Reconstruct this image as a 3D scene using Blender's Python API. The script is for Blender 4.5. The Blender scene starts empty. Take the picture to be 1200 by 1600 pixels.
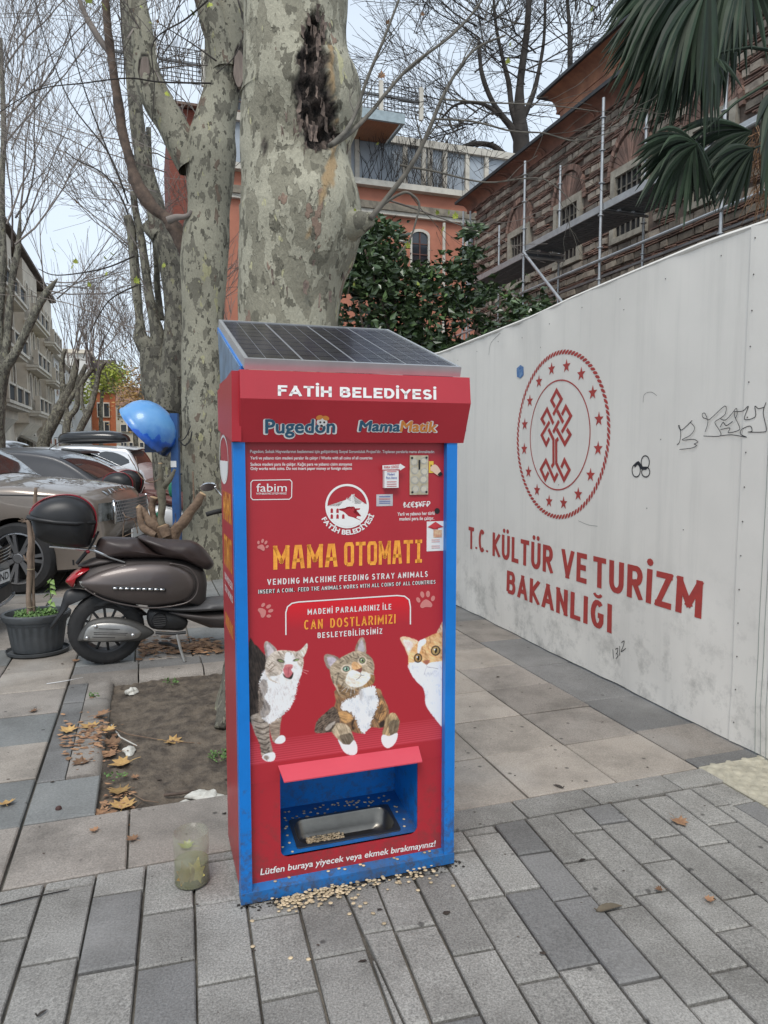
import bpy, bmesh, math, random
import numpy as np
from mathutils import Vector, Matrix, noise as mnoise

# ------------------------------------------------------------------ camera, light, exposure
C = bpy.context.scene
COL = C.collection
R = math.radians
PITCH = R(4.9); FPX = 1109.0; EYE = 1.55
cam = bpy.data.cameras.new('camera'); camo = bpy.data.objects.new('camera', cam); COL.objects.link(camo)
camo.location = (0, 0, EYE); camo.rotation_euler = (R(90) - PITCH, 0, 0)
cam.sensor_fit = 'VERTICAL'; cam.sensor_height = 36.0; cam.sensor_width = 27.0
cam.lens = 36.0 * FPX / 1600.0; cam.clip_start = 0.05; cam.clip_end = 800
C.camera = camo

SUN_EL, SUN_AZ = R(55), R(188)
world = bpy.data.worlds.new('World'); C.world = world; world.use_nodes = True
wn = world.node_tree.nodes; wl = world.node_tree.links
bg = wn['Background']
sky = wn.new('ShaderNodeTexSky'); sky.sky_type = 'NISHITA'; sky.sun_disc = False
sky.sun_elevation = SUN_EL; sky.sun_rotation = SUN_AZ; sky.air_density = 1.2; sky.dust_density = 2.0
tc = wn.new('ShaderNodeTexCoord'); mp = wn.new('ShaderNodeMapping'); mp.inputs['Scale'].default_value = (1, 1, 2.2)
nz = wn.new('ShaderNodeTexNoise'); nz.inputs['Scale'].default_value = 1.6; nz.inputs['Detail'].default_value = 5
rmp = wn.new('ShaderNodeValToRGB')
rmp.color_ramp.elements[0].position = 0.3; rmp.color_ramp.elements[0].color = (0.62, 0.62, 0.62, 1)
rmp.color_ramp.elements[1].position = 0.7; rmp.color_ramp.elements[1].color = (0.95, 0.95, 0.95, 1)
mx = wn.new('ShaderNodeMix'); mx.data_type = 'RGBA'
mx.inputs['B'].default_value = (7.3, 8.25, 9.3, 1)
wl.new(tc.outputs['Generated'], mp.inputs['Vector']); wl.new(mp.outputs['Vector'], nz.inputs['Vector'])
wl.new(nz.outputs['Fac'], rmp.inputs['Fac']); wl.new(rmp.outputs['Color'], mx.inputs['Factor'])
wl.new(sky.outputs['Color'], mx.inputs['A']); wl.new(mx.outputs['Result'], bg.inputs['Color'])
bg.inputs['Strength'].default_value = 0.1

sun = bpy.data.lights.new('sun', 'SUN'); suno = bpy.data.objects.new('sun', sun); COL.objects.link(suno)
sun.energy = 1.6; sun.angle = R(24); sun.color = (1, 0.96, 0.90)
sd = Vector((math.sin(SUN_AZ) * math.cos(SUN_EL), math.cos(SUN_AZ) * math.cos(SUN_EL), math.sin(SUN_EL)))
suno.rotation_euler = sd.to_track_quat('Z', 'Y').to_euler(); suno.location = (0, 0, 30)
vs = C.view_settings
vs.view_transform = 'Standard'; vs.look = 'None'; vs.gamma = 1; vs.use_curve_mapping = False; vs.exposure = 0.36

# ------------------------------------------------------------------ frames and measuring
T = R(18.5); CT, ST = math.cos(T), math.sin(T)
def S(a, l, z=0.0):                       # street frame (across, along) -> world
    return Vector((a * CT - l * ST, a * ST + l * CT, z))
def ray(u, v):
    x = (u - 600) / FPX; z = (800 - v) / FPX
    return Vector((x, math.cos(PITCH) + z * math.sin(PITCH), z * math.cos(PITCH) - math.sin(PITCH)))
def atY(u, v, Y):                         # point of the sight line at world depth Y
    r = ray(u, v); t = Y / r.y
    return Vector((r.x * t, Y, EYE + r.z * t))
def atL(u, v, L):                         # on the plane l = L, as (a, z)
    r = ray(u, v); t = L / (-r.x * ST + r.y * CT)
    return ((r.x * CT + r.y * ST) * t, EYE + r.z * t)
def atA(u, v, A):                         # on the plane a = A, as (l, z)
    r = ray(u, v); t = A / (r.x * CT + r.y * ST)
    return ((-r.x * ST + r.y * CT) * t, EYE + r.z * t)
def atG(u, v, z=0.0):
    r = ray(u, v); t = (z - EYE) / r.z
    x, y = r.x * t, r.y * t
    return (x * CT + y * ST, -x * ST + y * CT)
def proj(x, y, z):
    z = z - EYE; d = y * math.cos(PITCH) - z * math.sin(PITCH); h = y * math.sin(PITCH) + z * math.cos(PITCH)
    return 600 + FPX * x / d, 800 - FPX * h / d

# ------------------------------------------------------------------ materials
def s2l(c):
    return tuple((x / 255 / 12.92 if x <= 10 else ((x / 255 + .055) / 1.055) ** 2.4) for x in c)
MATS = {}
def _new(name):
    m = bpy.data.materials.new(name); m.use_nodes = True
    return m, m.node_tree.nodes, m.node_tree.links, m.node_tree.nodes['Principled BSDF']
def col4(c): return (c[0], c[1], c[2], 1)
def mat(name, col, rough=.6, metal=0., var=.12, scale=8., bump=.0, bscale=60., island=0., col2=None, spec=.5, coat=0., alpha=1., trans=0., stretch=(1, 1, 1), dirt=0.):
    if name in MATS: return MATS[name]
    m, n, L, b = _new(name)
    c = tuple(col); c2 = tuple(col2) if col2 else tuple(max(0, x * (1 - var * 2)) for x in c)
    t = n.new('ShaderNodeTexCoord'); mpp = n.new('ShaderNodeMapping'); mpp.inputs['Scale'].default_value = stretch
    L.new(t.outputs['Object'], mpp.inputs['Vector'])
    no = n.new('ShaderNodeTexNoise'); no.inputs['Scale'].default_value = scale; no.inputs['Detail'].default_value = 6; no.inputs['Roughness'].default_value = .62
    L.new(mpp.outputs['Vector'], no.inputs['Vector'])
    r = n.new('ShaderNodeValToRGB'); r.color_ramp.elements[0].position = .36; r.color_ramp.elements[1].position = .62
    r.color_ramp.elements[0].color = col4(c2); r.color_ramp.elements[1].color = col4(c)
    L.new(no.outputs['Fac'], r.inputs['Fac']); out = r.outputs['Color']
    if island:
        g = n.new('ShaderNodeNewGeometry'); h = n.new('ShaderNodeHueSaturation')
        ob = n.new('ShaderNodeObjectInfo'); ad = n.new('ShaderNodeMath'); ad.operation = 'ADD'
        L.new(g.outputs['Random Per Island'], ad.inputs[0]); L.new(ob.outputs['Random'], ad.inputs[1])
        fr = n.new('ShaderNodeMath'); fr.operation = 'FRACT'; L.new(ad.outputs[0], fr.inputs[0])
        mr = n.new('ShaderNodeMapRange'); mr.inputs['To Min'].default_value = 1 - island; mr.inputs['To Max'].default_value = 1 + island * .8
        L.new(fr.outputs[0], mr.inputs['Value']); L.new(mr.outputs[0], h.inputs['Value']); L.new(out, h.inputs['Color']); out = h.outputs['Color']
    if dirt:
        d = n.new('ShaderNodeTexNoise'); d.inputs['Scale'].default_value = 3.3; d.inputs['Detail'].default_value = 8; d.inputs['Roughness'].default_value = .7
        L.new(t.outputs['Object'], d.inputs['Vector'])
        dr = n.new('ShaderNodeValToRGB'); dr.color_ramp.elements[0].position = .5; dr.color_ramp.elements[1].position = .72
        dr.color_ramp.elements[0].color = (0, 0, 0, 1); dr.color_ramp.elements[1].color = (dirt,) * 3 + (1,)
        L.new(d.outputs['Fac'], dr.inputs['Fac'])
        dm = n.new('ShaderNodeMix'); dm.data_type = 'RGBA'; dm.inputs['B'].default_value = (.07, .06, .05, 1)
        L.new(dr.outputs['Color'], dm.inputs['Factor']); L.new(out, dm.inputs['A']); out = dm.outputs['Result']
    L.new(out, b.inputs['Base Color'])
    b.inputs['Roughness'].default_value = rough; b.inputs['Metallic'].default_value = metal
    b.inputs['Specular IOR Level'].default_value = spec; b.inputs['Coat Weight'].default_value = coat
    b.inputs['Alpha'].default_value = alpha; b.inputs['Transmission Weight'].default_value = trans
    if bump:
        bn = n.new('ShaderNodeTexNoise'); bn.inputs['Scale'].default_value = bscale; bn.inputs['Detail'].default_value = 5
        L.new(mpp.outputs['Vector'], bn.inputs['Vector'])
        bu = n.new('ShaderNodeBump'); bu.inputs['Strength'].default_value = bump; bu.inputs['Distance'].default_value = .01
        L.new(bn.outputs['Fac'], bu.inputs['Height']); L.new(bu.outputs['Normal'], b.inputs['Normal'])
    m.diffuse_color = col4(c)
    MATS[name] = m; return m

def grime(m, zlo, zhi, amt, sc=9, col=(.06, .05, .04)):
    """splash dirt: noise patches that get denser towards the ground (world height zlo..zhi)"""
    n = m.node_tree.nodes; L = m.node_tree.links; b = n['Principled BSDF']; src = b.inputs['Base Color'].links[0].from_socket
    g = n.new('ShaderNodeNewGeometry'); sx = n.new('ShaderNodeSeparateXYZ'); L.new(g.outputs['Position'], sx.inputs[0])
    hr = n.new('ShaderNodeMapRange'); hr.inputs['From Min'].default_value = zhi; hr.inputs['From Max'].default_value = zlo; hr.inputs['To Min'].default_value = -.16; hr.inputs['To Max'].default_value = .12; L.new(sx.outputs['Z'], hr.inputs['Value'])
    d = n.new('ShaderNodeTexNoise'); d.inputs['Scale'].default_value = sc; d.inputs['Detail'].default_value = 10; d.inputs['Roughness'].default_value = .78; L.new(g.outputs['Position'], d.inputs['Vector'])
    a = n.new('ShaderNodeMath'); a.operation = 'ADD'; L.new(hr.outputs[0], a.inputs[0]); L.new(d.outputs['Fac'], a.inputs[1])
    r = n.new('ShaderNodeMapRange'); r.inputs['From Min'].default_value = .5; r.inputs['From Max'].default_value = .66; r.inputs['To Max'].default_value = amt; L.new(a.outputs[0], r.inputs['Value'])
    x = n.new('ShaderNodeMix'); x.data_type = 'RGBA'; x.inputs['B'].default_value = col4(col); L.new(r.outputs[0], x.inputs['Factor']); L.new(src, x.inputs['A']); L.new(x.outputs['Result'], b.inputs['Base Color'])
    return m
def granite(name, c1, c2, sc=120, stain=.35):
    m, n, L, b = _new(name)
    t = n.new('ShaderNodeTexCoord')
    geo = n.new('ShaderNodeNewGeometry')
    a = n.new('ShaderNodeTexNoise'); a.inputs['Scale'].default_value = sc; a.inputs['Detail'].default_value = 4; a.inputs['Roughness'].default_value = .8
    L.new(geo.outputs['Position'], a.inputs['Vector'])
    r = n.new('ShaderNodeValToRGB'); r.color_ramp.elements[0].position = .34; r.color_ramp.elements[1].position = .66
    r.color_ramp.elements[0].color = col4(c2); r.color_ramp.elements[1].color = col4(c1)
    L.new(a.outputs['Fac'], r.inputs['Fac'])
    ob = n.new('ShaderNodeObjectInfo'); mr = n.new('ShaderNodeMapRange'); mr.inputs['To Min'].default_value = .82; mr.inputs['To Max'].default_value = 1.12
    L.new(ob.outputs['Random'], mr.inputs['Value'])
    h = n.new('ShaderNodeHueSaturation'); L.new(mr.outputs[0], h.inputs['Value']); L.new(r.outputs['Color'], h.inputs['Color'])
    d = n.new('ShaderNodeTexNoise'); d.inputs['Scale'].default_value = 3.1; d.inputs['Detail'].default_value = 9; d.inputs['Roughness'].default_value = .68
    L.new(geo.outputs['Position'], d.inputs['Vector'])
    dr = n.new('ShaderNodeMapRange'); dr.inputs['From Min'].default_value = .44; dr.inputs['From Max'].default_value = .74; dr.inputs['To Max'].default_value = stain
    L.new(d.outputs['Fac'], dr.inputs['Value'])
    dm = n.new('ShaderNodeMix'); dm.data_type = 'RGBA'; dm.inputs['B'].default_value = (.055, .05, .043, 1)
    L.new(dr.outputs[0], dm.inputs['Factor']); L.new(h.outputs['Color'], dm.inputs['A'])
    v = n.new('ShaderNodeTexNoise'); v.inputs['Scale'].default_value = 1.7; v.inputs['Detail'].default_value = 6
    L.new(geo.outputs['Position'], v.inputs['Vector'])
    vr = n.new('ShaderNodeMapRange'); vr.inputs['From Min'].default_value = .52; vr.inputs['From Max'].default_value = .7; vr.inputs['To Max'].default_value = .22
    L.new(v.outputs['Fac'], vr.inputs['Value'])
    vm = n.new('ShaderNodeMix'); vm.data_type = 'RGBA'; vm.inputs['B'].default_value = (.45, .44, .42, 1)
    L.new(vr.outputs[0], vm.inputs['Factor']); L.new(dm.outputs['Result'], vm.inputs['A'])
    # small dark spots of gum and droppings
    vo = n.new('ShaderNodeTexVoronoi'); vo.inputs['Scale'].default_value = 7.0; L.new(geo.outputs['Position'], vo.inputs['Vector'])
    sp = n.new('ShaderNodeMapRange'); sp.inputs['From Min'].default_value = .05; sp.inputs['From Max'].default_value = .09; sp.inputs['To Min'].default_value = .7; sp.inputs['To Max'].default_value = 0
    L.new(vo.outputs['Distance'], sp.inputs['Value'])
    sm = n.new('ShaderNodeMix'); sm.data_type = 'RGBA'; sm.inputs['B'].default_value = (.03, .027, .025, 1)
    L.new(sp.outputs[0], sm.inputs['Factor']); L.new(vm.outputs['Result'], sm.inputs['A'])
    L.new(sm.outputs['Result'], b.inputs['Base Color'])
    b.inputs['Roughness'].default_value = .72; b.inputs['Specular IOR Level'].default_value = .35
    bu = n.new('ShaderNodeBump'); bu.inputs['Strength'].default_value = .5; bu.inputs['Distance'].default_value = .004
    L.new(a.outputs['Fac'], bu.inputs['Height']); L.new(bu.outputs['Normal'], b.inputs['Normal'])
    MATS[name] = m; return m

def bark(name, pale, olive, brown, sc=1.0, dark=(.012, .010, .009), th=0.):
    """plane tree bark: flaked patches, all read from object position; 'rot' attribute marks decayed wood"""
    m, n, L, b = _new(name)
    t = n.new('ShaderNodeTexCoord')
    def nz_(scale, st, det=3, rough=.5, off=0):
        mp_ = n.new('ShaderNodeMapping'); mp_.inputs['Scale'].default_value = st; mp_.inputs['Location'].default_value = (off, off * 1.7, off * .3)
        L.new(t.outputs['Object'], mp_.inputs['Vector'])
        x = n.new('ShaderNodeTexNoise'); x.inputs['Scale'].default_value = scale * sc; x.inputs['Detail'].default_value = det; x.inputs['Roughness'].default_value = rough
        L.new(mp_.outputs['Vector'], x.inputs['Vector']); return x.outputs['Fac']
    def step(src, lo, hi):
        r = n.new('ShaderNodeMapRange'); r.inputs['From Min'].default_value = lo; r.inputs['From Max'].default_value = hi
        L.new(src, r.inputs['Value']); return r.outputs[0]
    def mixc(f, a_, b_):
        x = n.new('ShaderNodeMix'); x.data_type = 'RGBA'; L.new(f, x.inputs['Factor'])
        for s_, k in ((a_, 'A'), (b_, 'B')):
            if isinstance(s_, tuple): x.inputs[k].default_value = col4(s_)
            else: L.new(s_, x.inputs[k])
        return x.outputs['Result']
    f1 = nz_(9, (1, 1, .5), 3.5, .62)
    f2 = nz_(15, (1, 1, .6), 3, .55, 7)
    f3 = nz_(7, (1, 1, .5), 3, .6, 3)
    f4 = nz_(10, (1, 1, .42), 3, .6, 13)
    fine = nz_(70, (1, 1, .5), 5, .7, 1)
    s1 = step(f1, .505 + th, .518 + th); s2 = step(f2, .585 + th * .5, .597 + th * .5); s3 = step(f3, .655, .665); s4 = step(f4, .66, .67)
    c = mixc(s1, pale, olive)
    c = mixc(s2, c, tuple(x * .62 for x in olive))
    c = mixc(s3, c, brown)
    c = mixc(s4, c, tuple(min(1, x * 1.2) for x in pale[:2]) + (pale[2] * .95,))
    big = nz_(1.3, (1, 1, 1), 4, .6, 21)
    hv = n.new('ShaderNodeHueSaturation'); mr = n.new('ShaderNodeMapRange'); mr.inputs['From Min'].default_value = .3; mr.inputs['From Max'].default_value = .7
    mr.inputs['To Min'].default_value = .62; mr.inputs['To Max'].default_value = 1.12
    L.new(big, mr.inputs['Value']); L.new(mr.outputs[0], hv.inputs['Value']); L.new(c, hv.inputs['Color'])
    h2 = n.new('ShaderNodeHueSaturation'); m2 = n.new('ShaderNodeMapRange'); m2.inputs['From Min'].default_value = .3; m2.inputs['From Max'].default_value = .7
    m2.inputs['To Min'].default_value = .82; m2.inputs['To Max'].default_value = 1.12
    L.new(fine, m2.inputs['Value']); L.new(m2.outputs[0], h2.inputs['Value']); L.new(hv.outputs['Color'], h2.inputs['Color'])
    at = n.new('ShaderNodeAttribute'); at.attribute_name = 'rot'
    sep = n.new('ShaderNodeSeparateColor'); L.new(at.outputs['Color'], sep.inputs['Color'])
    dk = mixc(step(nz_(26, (1, 1, .5), 5, .7, 5), .42, .62), dark, (.09, .07, .06))
    c2 = mixc(sep.outputs['Green'], h2.outputs['Color'], (.42, .30, .17))
    c3 = mixc(sep.outputs['Red'], c2, dk)
    L.new(c3, b.inputs['Base Color']); b.inputs['Roughness'].default_value = .85; b.inputs['Specular IOR Level'].default_value = .25
    ad = n.new('ShaderNodeMath'); ad.operation = 'MULTIPLY_ADD'; ad.inputs[1].default_value = -.5
    L.new(s1, ad.inputs[0]); L.new(fine, ad.inputs[2])
    ad2 = n.new('ShaderNodeMath'); ad2.operation = 'MULTIPLY_ADD'; ad2.inputs[1].default_value = .7
    L.new(s3, ad2.inputs[0]); L.new(ad.outputs[0], ad2.inputs[2])
    bu = n.new('ShaderNodeBump'); bu.inputs['Strength'].default_value = .8; bu.inputs['Distance'].default_value = .016
    L.new(ad2.outputs[0], bu.inputs['Height']); L.new(bu.outputs['Normal'], b.inputs['Normal'])
    MATS[name] = m; return m

def vcol(name, rough=.45, coat=0.):
    m, n, L, b = _new(name)
    at = n.new('ShaderNodeAttribute'); at.attribute_name = 'Col'
    L.new(at.outputs['Color'], b.inputs['Base Color']); b.inputs['Roughness'].default_value = rough; b.inputs['Coat Weight'].default_value = coat
    MATS[name] = m; return m

# ------------------------------------------------------------------ mesh building
WM = {}
def wm(o):
    return WM.get(o.name, Matrix.Identity(4)) if o is not None else Matrix.Identity(4)
def tag(o, label=None, cat=None, group=None, kind=None):
    if label: o['label'] = label
    if cat: o['category'] = cat
    if group: o['group'] = group
    if kind: o['kind'] = kind
    return o
def thing(name, label, cat, loc, rot=0., group=None):
    o = bpy.data.objects.new(name, None); COL.objects.link(o); o.empty_display_size = .1
    o.location = loc; o.rotation_euler = (0, 0, rot)
    WM[o.name] = Matrix.Translation(Vector(loc)) @ Matrix.Rotation(rot, 4, 'Z')
    return tag(o, label, cat, group)
def sthing(name, label, cat, a, l, z=0., rot=0., group=None):
    return thing(name, label, cat, S(a, l, z), T + rot, group)

class MB:
    def __init__(s): s.v = []; s.f = []; s.mi = []
    def add(s, vs_, fs, mi=0):
        o = len(s.v); s.v += [tuple(p) for p in vs_]; s.f += [tuple(i + o for i in f) for f in fs]; s.mi += [mi] * len(fs); return s
    def box(s, x0, x1, y0, y1, z0, z1, mi=0, M=None):
        P = [(x0, y0, z0), (x1, y0, z0), (x1, y1, z0), (x0, y1, z0), (x0, y0, z1), (x1, y0, z1), (x1, y1, z1), (x0, y1, z1)]
        if M is not None: P = [M @ Vector(p) for p in P]
        return s.add(P, [(3, 2, 1, 0), (4, 5, 6, 7), (0, 1, 5, 4), (1, 2, 6, 5), (2, 3, 7, 6), (3, 0, 4, 7)], mi)
    def bbox(s, x0, x1, y0, y1, z0, z1, b=.01, mi=0):      # box with bevelled top edge
        P = [(x0, y0, z0), (x1, y0, z0), (x1, y1, z0), (x0, y1, z0), (x0, y0, z1 - b), (x1, y0, z1 - b), (x1, y1, z1 - b), (x0, y1, z1 - b),
             (x0 + b, y0 + b, z1), (x1 - b, y0 + b, z1), (x1 - b, y1 - b, z1), (x0 + b, y1 - b, z1)]
        F = [(0, 1, 5, 4), (1, 2, 6, 5), (2, 3, 7, 6), (3, 0, 4, 7), (4, 5, 9, 8), (5, 6, 10, 9), (6, 7, 11, 10), (7, 4, 8, 11), (8, 9, 10, 11)]
        return s.add(P, F, mi)
    def tube(s, pts, rad, n=8, mi=0, caps=True):
        pts = [Vector(p) for p in pts]
        if not isinstance(rad, (list, tuple)): rad = [rad] * len(pts)
        o = len(s.v); up = None
        for i, p in enumerate(pts):
            d = (pts[min(i + 1, len(pts) - 1)] - pts[max(i - 1, 0)])
            d = d.normalized() if d.length > 1e-9 else Vector((0, 0, 1))
            if up is None:
                up = Vector((0, 0, 1)) if abs(d.z) < .9 else Vector((1, 0, 0))
            x = d.cross(up)
            if x.length < 1e-4: x = d.cross(Vector((0, 1, 0)))
            x.normalize(); y = x.cross(d).normalized(); up = y
            for k in range(n):
                t = 2 * math.pi * k / n
                s.v.append(tuple(p + (x * math.cos(t) + y * math.sin(t)) * rad[i]))
        for i in range(len(pts) - 1):
            for k in range(n):
                a = o + i * n + k; b = o + i * n + (k + 1) % n
                s.f.append((a, b, b + n, a + n)); s.mi.append(mi)
        if caps:
            s.f.append(tuple(o + k for k in range(n))[::-1]); s.mi.append(mi)
            e = o + (len(pts) - 1) * n; s.f.append(tuple(e + k for k in range(n))); s.mi.append(mi)
        return s
    def lathe(s, prof, n=24, c=(0, 0, 0), axis='Z', mi=0, caps=False):
        o = len(s.v)
        for r, h in prof:
            for k in range(n):
                t = 2 * math.pi * k / n; x, y = r * math.cos(t), r * math.sin(t)
                p = (x, y, h) if axis == 'Z' else ((x, h, y) if axis == 'Y' else (h, x, y))
                s.v.append((p[0] + c[0], p[1] + c[1], p[2] + c[2]))
        for i in range(len(prof) - 1):
            for k in range(n):
                a = o + i * n + k; b = o + i * n + (k + 1) % n
                s.f.append((a, b, b + n, a + n)); s.mi.append(mi)
        if caps:
            s.f.append(tuple(o + k for k in range(n))[::-1]); s.mi.append(mi)
            e = o + (len(prof) - 1) * n; s.f.append(tuple(e + k for k in range(n))); s.mi.append(mi)
        return s
    def ball(s, c, r, nu=12, nv=8, sc=(1, 1, 1), mi=0, half=False):
        pr = []
        for i in range(nv + 1):
            t = (math.pi / (2 if half else 1)) * i / nv - math.pi / 2 * (0 if half else 1)
            if half: t = math.pi / 2 * i / nv
            pr.append((max(1e-4, r * math.cos(t)), r * math.sin(t)))
        o = len(s.v); s.lathe(pr, nu, (0, 0, 0), 'Z', mi)
        for i in range(o, len(s.v)):
            x, y, z = s.v[i]; s.v[i] = (x * sc[0] + c[0], y * sc[1] + c[1], z * sc[2] + c[2])
        return s
    def prism(s, poly, f0, f1, mi=0):     # poly 2-D, f0/f1 map (x,y)->3-D for the two sides
        n = len(poly); A = [f0(*p) for p in poly]; B = [f1(*p) for p in poly]
        F = [tuple(range(n)), tuple(range(2 * n - 1, n - 1, -1))] + [(i, i + n, (i + 1) % n + n, (i + 1) % n) for i in range(n)]
        return s.add(A + B, F, mi)
    def puff(s, out, fn, Th, p=2.4, rings=(1, .985, .95, .88, .75, .55, .3), two=True, cen=None, mi=0):
        n = len(out); cx = sum(q[0] for q in out) / n; cy = sum(q[1] for q in out) / n
        if cen: cx, cy = cen
        for sg in ((1, -1) if two else (1,)):
            V_ = []
            for r in rings:
                d = Th * (max(0, 1 - r ** p)) ** (1 / p) * sg
                V_ += [fn(cx + (q[0] - cx) * r, d, cy + (q[1] - cy) * r) for q in out]
            V_.append(fn(cx, Th * sg, cy)); F = []
            for i in range(len(rings) - 1):
                for k in range(n):
                    a = i * n + k; b = i * n + (k + 1) % n
                    F.append((a, b, b + n, a + n) if sg > 0 else (b, a, a + n, b + n))
            e = (len(rings) - 1) * n; cn = len(V_) - 1
            for k in range(n):
                F.append((e + k, e + (k + 1) % n, cn) if sg > 0 else (e + (k + 1) % n, e + k, cn))
            s.add(V_, F, mi)
        return s
    def build(s, name, mats, parent=None, local=False, smooth=False, **kw):
        if not isinstance(mats, (list, tuple)): mats = [mats]
        me = bpy.data.meshes.new(name); V_ = s.v
        if parent is not None and not local:
            M = wm(parent).inverted(); A = np.array(V_, dtype=np.float64).reshape(-1, 3)
            Mn = np.array(M); A = A @ Mn[:3, :3].T + Mn[:3, 3]; V_ = A.tolist()
        me.from_pydata(V_, [], s.f)
        for m in mats: me.materials.append(m)
        if len(mats) > 1: me.polygons.foreach_set('material_index', s.mi)
        if smooth:
            me.polygons.foreach_set('use_smooth', [True] * len(s.f))
            if smooth != 'all':
                try: me.set_sharp_from_angle(angle=R(38))
                except Exception: pass
        me.update()
        o = bpy.data.objects.new(name, me); COL.objects.link(o)
        if parent is not None:
            o.parent = parent; WM[o.name] = wm(parent)
        tag(o, **kw); return o

def copy_tree(o, loc=None, rot=None, parent=None):
    c = o.copy(); COL.objects.link(c)
    if parent is not None: c.parent = parent
    if loc is not None: c.location = loc
    if rot is not None: c.rotation_euler = (0, 0, rot)
    for ch in list(o.children): copy_tree(ch, parent=c)
    return c

def smooth_poly(P, k=4, closed=True):
    P = [tuple(p) for p in P]; n = len(P); out = []
    rng = range(n) if closed else range(n - 1)
    for i in rng:
        if closed: p0, p1, p2, p3 = P[i - 1], P[i], P[(i + 1) % n], P[(i + 2) % n]
        else: p0, p1, p2, p3 = P[max(i - 1, 0)], P[i], P[i + 1], P[min(i + 2, n - 1)]
        for j in range(k):
            t = j / k
            out.append(tuple(.5 * (2 * b + (c - a) * t + (2 * a - 5 * b + 4 * c - d) * t * t + (3 * b - a - 3 * c + d) * t ** 3) for a, b, c, d in zip(p0, p1, p2, p3)))
    if not closed: out.append(P[-1])
    return out

# ------------------------------------------------------------------ lettering (flat print meshes)
GL = {
 'A': [[(0, 0), (.3, 1), (.7, 1), (1, 0)], [(.12, .32), (.88, .32)]], 'B': [[(0, 0), (0, 1), (.75, 1), (.95, .85), (.95, .65), (.75, .53), (0, .53)], [(.75, .53), (1, .4), (1, .15), (.8, 0), (0, 0)]],
 'C': [[(1, .75), (1, .88), (.85, 1), (.15, 1), (0, .88), (0, .12), (.15, 0), (.85, 0), (1, .12), (1, .25)]], 'D': [[(0, 0), (0, 1), (.8, 1), (1, .86), (1, .14), (.8, 0), (0, 0)]],
 'E': [[(1, 1), (0, 1), (0, 0), (1, 0)], [(0, .52), (.85, .52)]], 'F': [[(1, 1), (0, 1), (0, 0)], [(0, .52), (.85, .52)]],
 'G': [[(1, .75), (1, .88), (.85, 1), (.15, 1), (0, .88), (0, .12), (.15, 0), (.85, 0), (1, .12), (1, .5), (.55, .5)]], 'H': [[(0, 0), (0, 1)], [(1, 0), (1, 1)], [(0, .5), (1, .5)]],
 'I': [[(.5, 0), (.5, 1)], [(.12, 0), (.88, 0)], [(.12, 1), (.88, 1)]], 'K': [[(0, 0), (0, 1)], [(1, 1), (.15, .5), (1, 0)]], 'L': [[(0, 1), (0, 0), (1, 0)]],
 'M': [[(0, 0), (0, 1), (.5, .3), (1, 1), (1, 0)]], 'N': [[(0, 0), (0, 1), (1, 0), (1, 1)]], 'O': [[(.15, 0), (0, .12), (0, .88), (.15, 1), (.85, 1), (1, .88), (1, .12), (.85, 0), (.15, 0)]],
 'P': [[(0, 0), (0, 1), (.8, 1), (1, .87), (1, .6), (.8, .47), (0, .47)]], 'R': [[(0, 0), (0, 1), (.8, 1), (1, .87), (1, .6), (.8, .48), (0, .48)], [(.5, .48), (1, 0)]],
 'S': [[(1, .74), (1, .88), (.85, 1), (.15, 1), (0, .88), (0, .66), (.15, .54), (.85, .48), (1, .36), (1, .12), (.85, 0), (.15, 0), (0, .12), (0, .26)]],
 'T': [[(0, 1), (1, 1)], [(.5, 1), (.5, 0)]], 'U': [[(0, 1), (0, .12), (.15, 0), (.85, 0), (1, .12), (1, 1)]], 'V': [[(0, 1), (.5, 0), (1, 1)]],
 'W': [[(0, 1), (.25, 0), (.5, .7), (.75, 0), (1, 1)]], 'Y': [[(0, 1), (.5, .5), (1, 1)], [(.5, .5), (.5, 0)]], 'Z': [[(0, 1), (1, 1), (0, 0), (1, 0)]], ',': [[(.3, .08), (.2, -.12)]]}
def _arc(cx, cy, rx, ry, a0, a1, n=10): return [(cx + rx * math.cos(R(a0 + (a1 - a0) * i / n)), cy + ry * math.sin(R(a0 + (a1 - a0) * i / n))) for i in range(n + 1)]
GR = dict(GL)
GR.update({'A': [[(0, 0), (.5, 1), (1, 0)], [(.17, .27), (.83, .27)]], 'C': [_arc(.55, .5, .55, .5, 48, 312, 14)], 'G': [_arc(.52, .5, .52, .5, 48, 325, 14) + [(.96, .46), (.55, .46)]],
 'O': [_arc(.5, .5, .5, .5, 0, 360, 20)], 'D': [[(0, 0), (0, 1), (.4, 1)] + _arc(.4, .5, .6, .5, 80, -80, 12) + [(.4, 0), (0, 0)]],
 'S': [_arc(.5, .75, .46, .25, 25, 250, 9) + _arc(.5, .25, .5, .25, 70, -155, 9)], 'U': [[(0, 1), (0, .32)] + _arc(.5, .3, .5, .3, 180, 360, 12) + [(1, .32), (1, 1)]],
 'B': [[(0, 0), (0, 1), (.55, 1)] + _arc(.55, .77, .36, .23, 80, -80, 8) + [(0, .535)], [(.5, .535)] + _arc(.57, .267, .43, .267, 80, -80, 8) + [(0, 0)]],
 'R': [[(0, 0), (0, 1), (.55, 1)] + _arc(.55, .74, .42, .26, 80, -80, 8) + [(0, .48)], [(.45, .48), (1, 0)]], 'I': [[(.5, 0), (.5, 1)]], '.': [[(.5, 0), (.5, .1)]],
 'M': [[(0, 0), (0, 1), (.5, .28), (1, 1), (1, 0)]]})
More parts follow.
